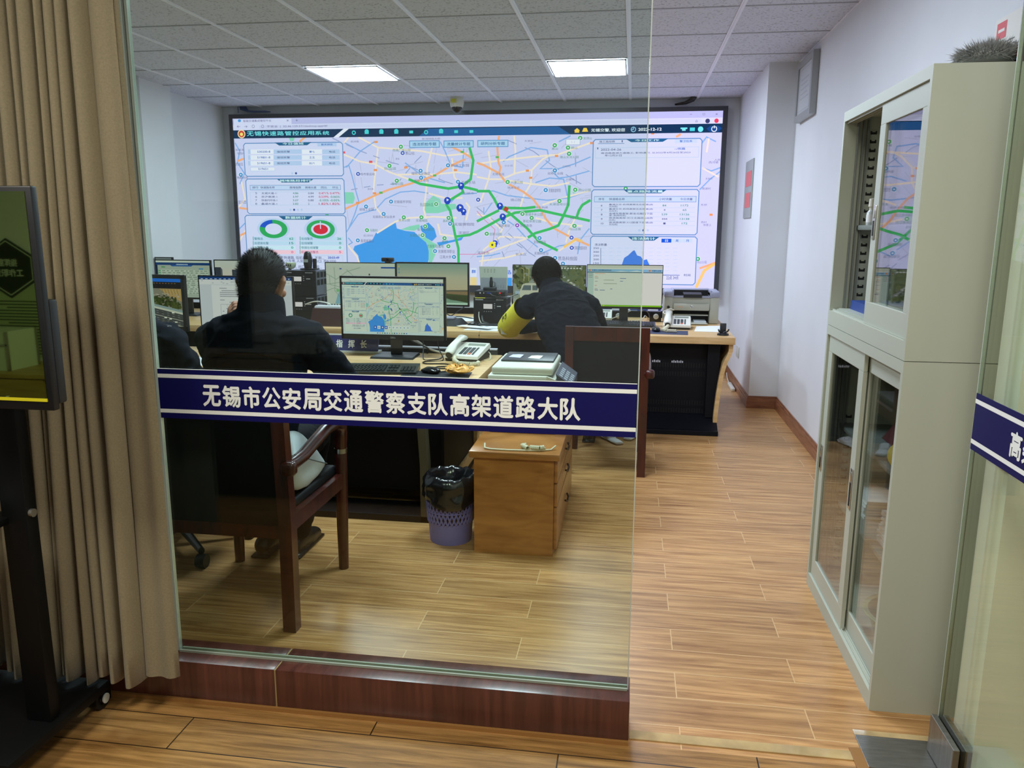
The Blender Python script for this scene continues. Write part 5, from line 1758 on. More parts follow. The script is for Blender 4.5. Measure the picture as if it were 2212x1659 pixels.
# carton with paper rolls on the sideboard, mirrored in the glass over the seated back
grey_c = mat('grey_carton', (166, 172, 164), 0.6)
t = thing('open_carton', 'pale open carton on the sideboard behind the viewer', 'box', (-2.6, -1.42, 0.525))
m = MB().use(grey_c)
m.box(-3.0, -2.28, -1.60, -1.28, 0.526, 0.53)
m.box(-3.0, -2.28, -1.29, -1.28, 0.526, 0.62)
m.box(-3.0, -2.28, -1.60, -1.59, 0.526, 0.62)
m.box(-3.0, -2.99, -1.60, -1.28, 0.526, 0.62)
m.box(-2.29, -2.28, -1.60, -1.28, 0.526, 0.62)
m.hexa([(-3.06, -1.26, 0.615), (-2.62, -1.26, 0.615), (-2.66, -1.28, 0.625), (-3.0, -1.28, 0.625), (-3.06, -1.255, 0.62), (-2.60, -1.255, 0.68), (-2.64, -1.28, 0.70), (-3.0, -1.28, 0.64)])
m.build('shell', t, smooth=False)
for i, (p, q, l) in enumerate((((-2.62, -1.42, 0.665), (-1.95, -1.30, 0.73), 'white paper roll lying across the open carton behind the viewer'), ((-2.20, -1.36, 0.558), (-1.80, -1.50, 0.558), 'white paper roll lying on the sideboard beside the open carton'))):
    m = MB().use(paper_m)
    p, q = Vector(p), Vector(q)
    m.tube([p, q], 0.032, seg=24, caps=False)
    m.tube([q, p], 0.024, seg=24, caps=False)
    tag(m.build('paper_roll'), l, 'paper roll', 'paper rolls')

# dark table-like block added unseen behind the viewer to darken reflections in the glass
t = thing('reflection_blocker', 'dark table-shaped block added behind the viewer to darken the low glass reflection', 'table', (-1.6, -0.5, 0))
dk_ = mat('reflection_blocker_dark', (20, 17, 15), 0.5, spec=0.3)
MB().use(dk_).box(-2.75, -0.45, -0.95, 0.40, 0.40, 0.43, bevel=0.004).build('top', t)
MB().use(dk_).box(-2.70, -0.50, -0.90, 0.35, 0.0, 0.40).build('carcass', t, smooth=False)
# ------------------------------------------------------------------ monitors and desk equipment
bezel_m = mat('monitor_black', (14, 15, 17), 0.35)


def monitor(label, xc, Y, z0, w, h, content, yaw=0.0, bez=0.008, chin=0.016, desk=ZD, foot=-0.05, group=None, name='monitor'):
    t = thing(name, label, 'monitor', (xc, Y + 0.06, desk), group)
    T = Matrix.Translation((xc, Y, 0)) @ Matrix.Rotation(yaw, 4, 'Z')
    def nb(m_):
        b = MB().use(m_)
        b.T = T
        return b
    m = nb(bezel_m)
    a = w / 2
    m.box(-a, a, 0.003, 0.028, z0, z0 + h, bevel=0.003)
    m.box(-a, -a + bez, 0, 0.01, z0, z0 + h)
    m.box(a - bez, a, 0, 0.01, z0, z0 + h)
    m.box(-a, a, 0, 0.01, z0 + h - bez, z0 + h)
    m.box(-a, a, 0, 0.01, z0, z0 + chin)
    m.box(-a * 0.55, a * 0.55, 0.028, 0.05, z0 + h * 0.25, z0 + h * 0.75, bevel=0.008)
    m.build('housing', t, smooth=False)
    mm = MB()
    mm.T = T
    pn = Panel(mm, (-a + bez, 0.002, z0 + chin), (1, 0, 0), (0, 0, 1), w - 2 * bez, h - bez - chin, 0.00012)
    content(pn)
    mm.build('screen', t, smooth=False)
    m = nb(dark_pl)
    m.box(-0.035, 0.035, 0.052, 0.075, desk + 0.012, z0 + h * 0.5, bevel=0.006)
    m.build('stand_neck', t)
    m = nb(dark_pl)
    m.hexa([(-0.13, foot, desk), (0.13, foot, desk), (0.12, 0.15, desk), (-0.12, 0.15, desk), (-0.125, foot + 0.005, desk + 0.012), (0.125, foot + 0.005, desk + 0.012), (0.115, 0.145, desk + 0.014), (-0.115, 0.145, desk + 0.014)])
    m.build('stand_base', t, smooth=False)
    return t, T


L_ = lcd
WHT, INK, PALEG = (220, 228, 216), (120, 130, 140), (200, 212, 200)
lcd_big = {}


def lbase(c):
    return emis('lcd_base_%d_%d_%d' % c, c, LCD_GAIN, lamp=True)


def c_page(pn):
    tint = lambda c: tuple(int(v * k) for v, k in zip(c, (1.0, 1.06, 0.92)))
    def em(c):
        if c == (206, 204, 248):
            return lbase((214, 224, 212))
        if c in ((212, 212, 250), (214, 212, 250), (186, 184, 236)):
            return lcd((218, 228, 216))
        r, g_, b = c
        if b > 225 and min(r, g_) > 150:
            return lcd((206, 218, 214))
        return lcd((r, g_, b))
    save = pn.rect, pn.h
    traffic_page(pn, em, 0.115, labels=True)
    # dock and task bar
    for i in range(10):
        u = 0.31 + i * 0.036
        pn.rect(u, 0.10, u + 0.028, 0.155, L_((40, 92, 200) if i in (0, 2, 3) else (232, 238, 236)), 20)
        pn.rect(u + 0.008, 0.115, u + 0.02, 0.14, L_((232, 238, 240) if i in (0, 2, 3) else (150, 170, 190)), 21)
    pn.rect(0, 0, 1, 0.045, L_((206, 224, 226)), 20)
    for i in range(13):
        pn.rect(0.34 + i * 0.024, 0.014, 0.352 + i * 0.024, 0.034, L_(((60, 130, 200), (210, 140, 80), (90, 160, 110), (60, 66, 80))[i % 4]), 21)


def c_word(pn):
    pn.rect(0, 0, 1, 1, lbase((204, 206, 214)), 0)
    pn.rect(0, 0.945, 1, 1, L_((34, 66, 126)), 1)
    for i in range(9):
        pn.rect(0.02 + 0.05 * i, 0.955, 0.045 + 0.05 * i, 0.966, L_((210, 220, 236)), 2)
    for i in range(4):
        pn.rect(0.86 + 0.035 * i, 0.962, 0.875 + 0.035 * i, 0.98, L_((200, 214, 236)), 2)
    pn.rect(0, 0.855, 1, 0.945, L_((222, 220, 224)), 1)
    rw = random.Random(3)
    for i in range(26):
        u = 0.01 + rw.random() * 0.95
        v = 0.866 + rw.random() * 0.06
        pn.rect(u, v, u + 0.02, v + 0.008, L_((150, 150, 160)), 2)
    pn.rect(0.13, 0.03, 0.87, 0.845, L_((224, 222, 226)), 1)
    dk = L_((132, 132, 144))
    for i, (v, a, b) in enumerate(((0.78, 0.22, 0.30), (0.735, 0.24, 0.42), (0.70, 0.22, 0.76), (0.665, 0.22, 0.78), (0.63, 0.22, 0.50), (0.56, 0.22, 0.27), (0.52, 0.32, 0.60))):
        u = a
        while u < b:
            q = min(b, u + 0.014)
            pn.rect(u, v, q - 0.003, v + 0.014, dk, 2)
            u = q
    pn.frame(0.22, 0.27, 0.78, 0.49, 0.0015, dk, 2)
    for u in (0.29, 0.35, 0.37, 0.39, 0.60):
        pn.rect(u, 0.27, u + 0.002, 0.49, dk, 2)
    for k in range(14):
        u, v = 0.24 + 0.04 * k, 0.35 + 0.05 * (k % 3)
        pn.rect(u, v, u + 0.016, v + 0.012, dk, 2)
    pn.rect(0, 0, 1, 0.03, L_((180, 204, 226)), 1)
    pn.rect(0.01, 0.004, 0.05, 0.026, L_((40, 110, 180)), 2)


def c_table(pn):
    pn.rect(0, 0, 1, 1, lbase((166, 176, 164)), 0)
    pn.rect(0, 0.95, 1, 1, L_((206, 214, 200)), 1)
    pn.rect(0, 0.88, 1, 0.95, L_((34, 66, 120)), 1)
    pn.poly([(0.27, 0.88), (0.30, 0.845), (0.66, 0.845), (0.69, 0.88)], L_((44, 92, 160)), 2)
    pn.text('无锡快速路管控应用系统', 0.38, 0.88, 0.60, 0.915, L_((190, 214, 236)), 3)
    pn.rect(0, 0, 0.03, 0.88, L_((30, 48, 76)), 1)
    pn.rect(0.10, 0.81, 0.17, 0.84, L_((70, 150, 90)), 2)
    rt = random.Random(9)
    for i in range(12):
        v = 0.70 - i * 0.055
        pn.rect(0.04, v, 0.97, v + 0.05, L_((184, 194, 180) if i % 2 else (192, 200, 188)), 1)
        pn.rect(0.04, v + 0.008, 0.085, v + 0.042, L_((86, 160, 110)), 2)
        u = 0.11
        while u < 0.95:
            l = rt.uniform(0.03, 0.09)
            pn.rect(u, v + 0.016, min(u + l, 0.96), v + 0.032, L_((96, 112, 100)), 2)
            u += l + rt.uniform(0.02, 0.05)
    pn.rect(0.80, 0.77, 0.88, 0.80, L_((60, 140, 190)), 2)


def c_towers(pn):
    n = 10
    for i in range(n):
        f = i / n
        c = tuple(int(a + (b - a) * f) for a, b in zip((226, 196, 176), (196, 204, 200)))
        pn.rect(0, f, 1, f + 1 / n, L_(c) if i else lbase(c), 0)
    for u0, u1, v in ((0.0, 0.10, 0.82), (0.30, 0.40, 0.76), (0.62, 0.70, 0.7)):
        pn.rect(u0, 0, u1, v, L_((60, 66, 76)), 1)
        pn.poly([(u1, 0), (u1 + 0.03, 0), (u1 + 0.03, v - 0.06), (u1, v)], L_((92, 96, 104)), 1)


def c_plain(pn):
    pn.rect(0, 0, 1, 1, lbase((214, 226, 224)), 0)
    pn.rect(0, 0.93, 1, 1, L_((120, 130, 134)), 1)
    for i in range(6):
        pn.rect(0.1, 0.7 - 0.1 * i, 0.9, 0.72 - 0.1 * i, L_((186, 200, 204)), 1)


def c_highway(pn):
    """traffic camera view of an elevated road"""
    pn.rect(0, 0, 1, 1, lbase((122, 124, 116)), 0)
    pn.rect(0, 0.93, 1, 1, L_((36, 110, 214)), 4)
    pn.rect(0, 0.79, 1, 0.93, L_((34, 34, 38)), 4)
    for i in range(10):
        pn.rect(0.55 + 0.04 * i, 0.895, 0.57 + 0.04 * i, 0.905, L_((160, 120, 90)), 5)
    pn.rect(0.30, 0.90, 0.36, 0.915, L_((220, 220, 220)), 5)
    rh = random.Random(21)
    pn.poly([(0, 0.79), (0, 0.60), (0.5, 0.40), (1, 0.22), (1, 0.79)], L_((132, 128, 112)), 1)
    pn.poly([(0.30, 0.79), (0.45, 0.50), (0.62, 0.79)], L_((156, 152, 138)), 2)
    def blob(cx_, cy_, rx, ry, cols, n):
        for i in range(n):
            a, r = rh.uniform(0, 6.28), rh.random() ** 0.6
            x, y = cx_ + rx * r * math.cos(a), cy_ + ry * r * math.sin(a)
            if 0.02 < x < 0.98 and y < 0.77:
                pn.disc(x, y, rh.uniform(0.004, 0.012), L_(cols[i % len(cols)]), 2 + (i % 2), 7)
    blob(0.22, 0.70, 0.2, 0.09, ((84, 90, 48), (104, 106, 58), (66, 72, 40)), 130)
    blob(0.74, 0.52, 0.2, 0.12, ((56, 66, 34), (76, 84, 42), (46, 54, 30)), 130)
    blob(0.93, 0.42, 0.06, 0.1, ((56, 66, 34), (76, 84, 42)), 50)
    pn.poly([(0.70, 0.79), (0.82, 0.64), (1, 0.52), (1, 0.79)], L_((176, 146, 96)), 2)
    for i in range(12):
        u = 0.74 + 0.02 * i
        pn.line([(u, 0.78), (u + 0.02, 0.66)], 0.003, L_((196, 164, 100) if i % 2 else (140, 116, 80)), 3)
    for i in range(18):
        u, v = rh.uniform(0.6, 0.95), rh.uniform(0.58, 0.68)
        pn.rect(u, v, u + 0.03, v + 0.015, L_((176, 164, 150)), 3)
    # decks, each falling to the right
    def deck(vl, vr, c, k):
        pn.poly([(0, vl[0]), (1, vr[0]), (1, vr[1]), (0, vl[1])], L_(c), k)
    deck((0.66, 0.61), (0.34, 0.29), (138, 156, 156), 4)
    deck((0.61, 0.57), (0.29, 0.25), (196, 196, 180), 4)
    deck((0.57, 0.30), (0.25, 0.0), (72, 74, 74), 4)
    deck((0.44, 0.43), (0.12, 0.11), (190, 188, 172), 5)
    pn.poly([(0, 0.30), (1, 0.0), (1, 0), (0, 0)], L_((186, 184, 160)), 4)
    for v in (0.53, 0.485, 0.38, 0.34):
        for i in range(14):
            u = i / 14
            a = v - 0.32 * u
            pn.line([(u, a), (u + 0.03, a - 0.0096)], 0.0015, L_((170, 170, 160)), 5)
    for i in range(12):
        u = rh.uniform(0.15, 0.95)
        v = rh.choice((0.545, 0.50, 0.40, 0.36)) - 0.32 * u
        pn.rect(u, v, u + 0.035, v + 0.022, L_((226, 226, 214) if i % 3 else (60, 60, 66)), 6)
    pn.line([(0.55, 0.16), (0.62, 0.36)], 0.003, L_((200, 200, 186)), 6)


def c_map2(pn):
    pn.rect(0, 0, 1, 1, lbase((198, 204, 194)), 0)
    pn.rect(0, 0.93, 1, 1, L_((200, 210, 196)), 1)
    pn.rect(0.8, 0.885, 1, 0.92, L_((36, 84, 160)), 2)
    g_ = L_((110, 150, 116))
    for P in (((0, 0.75), (0.15, 0.62), (0.3, 0.8), (0.5, 0.9)), ((0.12, 0.9), (0.13, 0.6), (0.12, 0.35), (0.2, 0.2)), ((0.3, 0.85), (0.4, 0.7), (0.55, 0.6), (0.9, 0.55)), ((0.0, 0.5), (0.2, 0.55), (0.4, 0.4), (0.8, 0.3)), ((0.0, 0.35), (0.12, 0.42), (0.3, 0.3)), ((0.05, 0.7), (0.05, 0.5), (0.25, 0.42))):
        pn.line(P, 0.003, g_, 1)
    pn.poly([(0.12, 0.05), (0.16, 0.25), (0.20, 0.38), (0.24, 0.3), (0.3, 0.3), (0.4, 0.05)], L_((132, 178, 196)), 1)
    pn.disc(0.165, 0.36, 0.014, L_((130, 190, 130)), 2)
    pn.rect(0.20, 0.855, 0.23, 0.88, L_((40, 80, 170)), 3)
    pn.rect(0.62, 0.72, 0.64, 0.76, L_((60, 66, 60)), 3)
    pn.rect(0, 0.0, 1, 0.05, L_((190, 208, 200)), 2)
    for i in range(12):
        pn.rect(0.02 + 0.04 * i, 0.012, 0.04 + 0.04 * i, 0.04, L_((60, 80, 96)), 3)


def c_lake(pn):
    n = 16
    for i in range(n):
        f = i / (n - 1)
        a, b, c = (196, 180, 150), (190, 186, 160), (138, 164, 152)
        col = tuple(int(p + (q - p) * f * 2) for p, q in zip(a, b)) if f < 0.5 else tuple(int(p + (q - p) * (f - 0.5) * 2) for p, q in zip(b, c))
        pn.rect(0, 0.33 + 0.67 * i / n, 1, 0.33 + 0.67 * (i + 1) / n, L_(col) if i else lbase(col), 0)
    pn.rect(0, 0, 1, 0.33, L_((126, 158, 136)), 0)
    pn.poly([(0, 0.335), (0.55, 0.335), (0.75, 0.36), (1, 0.365), (1, 0.31), (0, 0.31)], L_((90, 88, 76)), 1)
    pn.poly([(0, 0.30), (0.5, 0.31), (0.8, 0.33), (1, 0.33), (1, 0.22), (0.5, 0.24), (0, 0.25)], L_((142, 118, 86)), 2)
    pn.poly([(0, 0.26), (0.4, 0.25), (0.7, 0.27), (1, 0.24), (1, 0.05), (0.85, 0.10), (0.62, 0.20), (0, 0.23)], L_((68, 80, 46)), 3)
    for i in range(6):
        pn.line([(0.6 + 0.03 * i, 0.215 - 0.018 * i), (1, 0.20 - 0.024 * i)], 0.004, L_((52, 60, 36)), 4)
    pn.rect(0, 0, 1, 0.045, L_((190, 222, 200)), 4)
    pn.disc(0.03, 0.93, 0.006, L_((220, 190, 90)), 4)
    pn.disc(0.03, 0.86, 0.006, L_((80, 150, 180)), 4)
    pn.disc(0.03, 0.78, 0.006, L_((80, 150, 180)), 4)


def c_bus(pn):
    pn.rect(0, 0, 1, 1, lbase((150, 158, 150)), 0)
    rb = random.Random(4)
    pn.poly([(0.25, 0.55), (0.6, 0.9), (0.72, 0.9), (1, 0.45), (1, 0.3), (0, 0.3)], L_((118, 122, 116)), 1)
    def blob(cx_, cy_, rx, ry, n, cols):
        for i in range(n):
            a, r = rb.uniform(0, 6.28), rb.random() ** 0.55
            x, y = cx_ + rx * r * math.cos(a), cy_ + ry * r * math.sin(a)
            if 0.015 < x < 0.985 and 0.03 < y < 0.96:
                pn.disc(x, y, rb.uniform(0.008, 0.02), L_(cols[i % len(cols)]), 2 + i % 2, 8)
    cols = ((74, 86, 52), (96, 106, 66), (58, 68, 42), (116, 120, 78))
    blob(0.08, 0.72, 0.14, 0.28, 130, cols)
    blob(0.92, 0.62, 0.17, 0.36, 170, cols)
    blob(0.72, 0.82, 0.22, 0.16, 90, ((86, 100, 74), (104, 116, 86)))
    blob(0.35, 0.86, 0.14, 0.12, 60, ((110, 120, 96), (126, 134, 112)))
    for i in range(30):
        f = rb.random()
        u, v = 0.66 + f * 0.28 + rb.uniform(-0.02, 0.02), 0.78 - f * 0.42
        pn.rect(u, v, u + 0.02 + 0.02 * f, v + 0.015 + 0.012 * f, L_(((206, 206, 200), (120, 124, 130), (170, 172, 176))[i % 3]), 4)
    for u in (0.15, 0.22):
        pn.line([(u, 0.62), (u, 0.9), (u - 0.04, 0.94)], 0.004, L_((206, 196, 130)), 4)
    # minibus
    pn.poly([(0.10, 0.22), (0.09, 0.36), (0.13, 0.54), (0.18, 0.57), (0.44, 0.58), (0.46, 0.52), (0.46, 0.22)], L_((206, 204, 186)), 5)
    pn.poly([(0.12, 0.40), (0.15, 0.52), (0.25, 0.52), (0.25, 0.40)], L_((96, 110, 116)), 6)
    pn.rect(0.27, 0.40, 0.34, 0.52, L_((96, 110, 116)), 6)
    pn.rect(0.36, 0.40, 0.43, 0.52, L_((96, 110, 116)), 6)
    pn.disc(0.2, 0.22, 0.018, L_((50, 50, 52)), 6)
    pn.rect(0, 0.1, 1, 0.20, L_((170, 172, 168)), 4)
    pn.rect(0, 0.0, 1, 0.1, L_((128, 130, 128)), 4)
    pn.rect(0.03, 0.30, 0.10, 0.38, L_((170, 190, 206)), 4)
    for i in range(8):
        pn.rect(0.62 + 0.042 * i, 0.925, 0.645 + 0.042 * i, 0.955, L_((226, 228, 226)), 7)


def c_form(pn):
    pn.rect(0, 0, 1, 1, lbase((224, 226, 216)), 0)
    pn.rect(0, 0.93, 1, 1, L_((206, 210, 196)), 1)
    pn.rect(0, 0.845, 1, 0.905, L_((140, 190, 226)), 1)
    pn.poly([(0.35, 0.845), (0.45, 0.87), (0.55, 0.85), (0.66, 0.88), (0.74, 0.845)], L_((210, 230, 240)), 2)
    pn.disc(0.03, 0.875, 0.008, L_((226, 130, 50)), 3)
    pn.disc(0.83, 0.875, 0.008, L_((226, 130, 50)), 3)
    pn.text('无锡市公安局情报指挥系统', 0.06, 0.86, 0.32, 0.892, L_((30, 60, 110)), 3)
    pn.text('无锡市公安局', 0.86, 0.86, 0.98, 0.892, L_((30, 60, 110)), 3)
    pn.rect(0, 0.82, 1, 0.84, L_((30, 96, 120)), 1)
    pn.rect(0, 0.1, 0.085, 0.82, L_((186, 206, 200)), 1)
    for i in range(3):
        pn.disc(0.02, 0.79 - 0.04 * i, 0.003, L_((190, 80, 110)), 3)
        pn.rect(0.03, 0.785 - 0.04 * i, 0.07, 0.795 - 0.04 * i, L_((120, 130, 130)), 3)
    for v, a, b, c in ((0.79, 0.10, 0.24, (226, 160, 130)), (0.72, 0.10, 0.14, (206, 150, 120)), (0.68, 0.10, 0.15, (150, 150, 150)), (0.635, 0.22, 0.36, (150, 160, 130)), (0.60, 0.10, 0.14, (150, 150, 150)), (0.55, 0.22, 0.40, (150, 160, 130)), (0.50, 0.10, 0.13, (206, 150, 120)), (0.42, 0.10, 0.14, (150, 150, 150)), (0.39, 0.10, 0.15, (60, 90, 150)), (0.39, 0.17, 0.24, (60, 90, 150)), (0.68, 0.44, 0.52, (60, 100, 160)), (0.61, 0.44, 0.48, (60, 100, 160)), (0.42, 0.31, 0.34, (60, 90, 150))):
        pn.rect(a, v, b, v + 0.012, L_(c), 2)
    pn.rect(0, 0.0, 1, 0.04, L_((130, 190, 40)), 2)
    for i in range(4):
        pn.disc(0.14 + 0.03 * i, 0.02, 0.005, L_((210, 220, 120)), 3)


t, T = monitor('black monitor on the front desk showing the same traffic map as the LED wall', -1.368, 4.45, 0.808, 0.63, 0.367, c_page, bez=0.012, chin=0.03)
mm = MB()
mm.T = T
pn = Panel(mm, (-0.03, -0.0012, 0.815), (1, 0, 0), (0, 0, 1), 0.06, 0.012)
pn.text('DELL', 0.25, 0.1, 0.75, 0.9, mat('logo_grey', (130, 132, 136), 0.4), 1, 0.02)
mm.build('logo', t, smooth=False)
monitor('monitor on the front desk showing a white text document before the seated person', -2.297, 4.5, 0.825, 0.603, 0.338, c_word, bez=0.006, chin=0.008)
monitor('thick-edged black monitor showing a highway camera view beside the curtain', -2.905, 4.42, 0.835, 0.58, 0.335, c_highway, yaw=math.radians(-9), bez=0.022, chin=0.03)
monitor('far left monitor on the back desk with a plain white page, cut by the curtain', -4.14, 6.62, 0.85, 0.17, 0.335, c_plain)
monitor('monitor on the back desk showing a green table under a navy bar', -3.800, 6.35, 0.84, 0.52, 0.335, c_table, yaw=math.radians(-2))
monitor('monitor showing dark towers against a pink evening sky behind the left head', -3.275, 6.4, 0.84, 0.53, 0.338, c_towers)
t, T = monitor('monitor with a webcam on top showing a pale road map', -2.221, 6.35, 0.80, 0.608, 0.37, c_map2, bez=0.007, chin=0.01)
monitor('monitor with a black frame showing a lake and hills at dusk', -1.607, 6.33, 0.822, 0.612, 0.356, c_lake, bez=0.012, chin=0.016)
monitor('thin-framed monitor showing a street camera view with a white minibus', -0.653, 6.35, 0.822, 0.590, 0.345, c_bus, bez=0.005, chin=0.01)
monitor('thin-framed monitor showing a web form with a lime green task bar', -0.056, 6.35, 0.83, 0.594, 0.345, c_form, bez=0.005, chin=0.016, foot=0.03)

# webcam on the map monitor
t = thing('webcam', 'small black webcam clipped on the monitor with the pale road map', 'webcam', (-1.985, 6.36, 1.171))
MB().use(black_pl).box(-2.035, -1.93, 6.335, 6.37, 1.178, 1.212, bevel=0.008).box(-2.005, -1.955, 6.345, 6.385, 1.1705, 1.18).box(-2.005, -1.955, 6.379, 6.385, 1.13, 1.172).build('body', t)
MB().use(mat('lens_glass', (6, 6, 10), 0.05)).tube([(-1.983, 6.336, 1.195), (-1.983, 6.331, 1.195)], 0.012, seg=18).build('lens', t)

# two-way radio base units
radio_m = mat('radio_black', (19, 21, 24), 0.4)
radio_side = mat('radio_side_grey', (84, 88, 108), 0.45)
mark_m = mat('radio_marks', (196, 198, 200), 0.5)
rlcd = emis('radio_display', (236, 226, 232), 0.75)


def radio(x0, x1, y0, y1, z0, z1, label, group=None):
    t = thing('radio_repeater', label, 'radio', ((x0 + x1) / 2, (y0 + y1) / 2, z0), group)
    w_, h_ = x1 - x0, z1 - z0
    m = MB().use(radio_m).box(x0, x1, y0, y0 + 0.02, z0, z1, bevel=0.004)
    m.box(x0 + 0.003, x1 - 0.003, y0 + 0.02, y1, z0 + 0.003, z1 - 0.003, radio_side)
    m.box(x0 + w_ * 0.1, x1 - w_ * 0.14, y0 - 0.003, y0, z0 + h_ * 0.40, z1 - h_ * 0.12, bevel=0.0015)
    for i in range(3):
        for j in range(2 if z1 > 0.92 else 3):
            yy, zz = y0 + 0.035 + i * 0.075, z1 - 0.06 - j * 0.06
            m.box(x1 - 0.0035, x1 - 0.002, yy, yy + 0.055, zz, zz + 0.045, black_panel)
    m.build('case', t, smooth=False)
    mm = MB()
    pn = Panel(mm, (x0, y0 - 0.003, z0), (1, 0, 0), (0, 0, 1), w_, h_)
    for i in range(7):
        pn.rect(0.70 + 0.032 * i, 0.90, 0.722 + 0.032 * i, 0.93, mark_m, 1)
        pn.rect(0.06 + 0.035 * i, 0.90, 0.085 + 0.035 * i, 0.935, mark_m, 1)
    pn.rect(0.72, 0.66, 0.84, 0.69, mark_m, 1)
    for i in range(3):
        pn.rect(0.635, 0.76 - 0.08 * i, 0.66, 0.79 - 0.08 * i, mark_m, 1)
    for i in range(4):
        pn.rect(0.32 + 0.07 * i, 0.47, 0.345 + 0.07 * i, 0.49, mark_m, 1)
    pn.rect(0.31, 0.58, 0.58, 0.76, rlcd, 1)
    mm.build('front_marks', t, smooth=False)
    return t


radio(-2.80, -2.515, 6.12, 6.40, 0.702, 0.905, 'lower black radio unit of the stack behind the seated person', 'stacked radio units')
radio(-2.80, -2.515, 6.12, 6.40, 0.907, 1.11, 'upper black radio unit of the stack, under the webcam', 'stacked radio units')
t = thing('desk_camera', 'black swivel camera standing on top of the stacked radio units', 'camera', (-2.61, 6.25, 1.11))
MB().use(black_pl).box(-2.68, -2.55, 6.20, 6.30, 1.111, 1.122, bevel=0.004).build('foot', t)
m = MB().use(black_pl)
m.tube([(-2.625, 6.24, 1.125), (-2.625, 6.24, 1.16), (-2.625, 6.24, 1.20), (-2.625, 6.24, 1.235)], [(0.03, 0.028), (0.036, 0.03), (0.036, 0.03), (0.03, 0.026)], side=(1, 0, 0), seg=20, round_caps=True)
m.tube([(-2.575, 6.26, 1.12), (-2.575, 6.26, 1.20)], 0.016, seg=14)
m.build('body', t)
MB().use(mat('silver_label', (176, 180, 176), 0.4)).box(-2.648, -2.612, 6.203, 6.209, 1.172, 1.196).build('badge', t, smooth=False)
MB().use(mat('lens_glass', (6, 6, 10), 0.05)).tube([(-2.628, 6.214, 1.222), (-2.628, 6.207, 1.222)], 0.014, seg=18).build('lens', t)
t = thing('desk_microphone', 'pale dome microphone on a black stalk beside the swivel camera', 'microphone', (-2.755, 6.22, 1.11))
MB().use(mat('cream_shell', (196, 204, 172), 0.45)).tube([(-2.755, 6.20, 1.118), (-2.755, 6.20, 1.135), (-2.755, 6.20, 1.155), (-2.755, 6.20, 1.17)], [0.018, 0.034, 0.042, 0.040], seg=24, round_caps=False).build('head', t)
m = MB().use(dark_pl)
for i in range(3):
    m.box(-2.78 + 0.018 * i, -2.772 + 0.018 * i, 6.156, 6.16, 1.14, 1.158)
m.tube([(-2.755, 6.18, 1.111), (-2.755, 6.18, 1.12)], 0.012, seg=12)
m.tube([(-2.755, 6.17, 1.125), (-2.755, 6.10, 1.10), (-2.757, 6.10, 1.0), (-2.76, 6.105, 0.93)], 0.004, seg=6)
m.build('stalk', t)
radio(-1.235, -0.972, 6.18, 6.42, 0.702, 0.915, 'single black radio unit on the back desk with a network box on top')
t = thing('network_box', 'flat black network box with a red light on top of the radio unit', 'network box', (-1.1, 6.28, 0.917))
MB().use(radio_m).box(-1.225, -0.985, 6.185, 6.36, 0.917, 0.965, bevel=0.003).build('case', t)
mm = MB()
pn = Panel(mm, (-1.225, 6.1845, 0.917), (1, 0, 0), (0, 0, 1), 0.24, 0.048)
pn.disc(0.18, 0.68, 0.006, mark_m, 1)
pn.disc(0.30, 0.68, 0.004, mark_m, 1)
pn.rect(0.40, 0.58, 0.54, 0.78, mat('port_blue', (44, 62, 150), 0.4), 1)
pn.disc(0.84, 0.70, 0.006, emis('status_red', (255, 40, 50), 1.5), 1)
mm.build('ports', t, smooth=False)
MB().use(mat('note_yellow', (196, 196, 60), 0.6)).box(-1.222, -1.14, 6.178, 6.181, 0.908, 0.915).build('sticky_note', t, smooth=False)
m = MB().use(black_pl)
m.tube([(-1.10, 6.183, 0.945), (-1.08, 6.15, 0.935), (-1.02, 6.14, 0.922), (-0.95, 6.15, 0.922), (-0.89, 6.25, 0.94)], 0.004, seg=6)
m.tube([(-1.05, 6.184, 0.962), (-1.03, 6.165, 0.94), (-1.0, 6.15, 0.922)], 0.003, seg=6)
tag(m.build('black_cable'), 'black cable plugged into the front of the network box', 'cable')
# table sign holder with a slip of paper
t = thing('paper_stand', 'white information sheet standing on the network box behind the small black aerial', 'paper', (-1.1, 6.33, 0.966))
MB().use(mat('pale_sheet', (196, 204, 190), 0.6)).hexa([(-1.205, 6.330, 0.966), (-0.985, 6.330, 0.966), (-0.985, 6.333, 0.966), (-1.205, 6.333, 0.966), (-1.222, 6.355, 1.148), (-0.99, 6.355, 1.148), (-0.99, 6.358, 1.148), (-1.222, 6.358, 1.148)]).build('sheet', t, smooth=False)
mm = MB()
pn = Panel(mm, (-1.21, 6.329, 0.966), (1, 0, 0), (0, 0.136, 1), 0.22, 0.182)
for i in range(3):
    for j in range(4):
        pn.rect(0.14 + 0.12 * j, 0.88 - 0.06 * i, 0.18 + 0.12 * j, 0.905 - 0.06 * i, mat('faint_print', (130, 136, 130), 0.6), 3)
        pn.rect(0.55 + 0.1 * j, 0.08 + 0.05 * i, 0.60 + 0.1 * j, 0.10 + 0.05 * i, mat('faint_print', (130, 136, 130)), 3)
pn.rect(0.02, 0.0, 0.98, 0.52, mat('grey_lower_half', (158, 164, 172), 0.6), 2)
mm.build('printing', t, smooth=False)
t = thing('aerial', 'stubby black aerial in a grey holder on the network box', 'aerial', (-1.09, 6.25, 0.966))
MB().use(dark_pl).box(-1.165, -1.065, 6.22, 6.29, 0.9665, 0.99, bevel=0.003).build('holder', t)
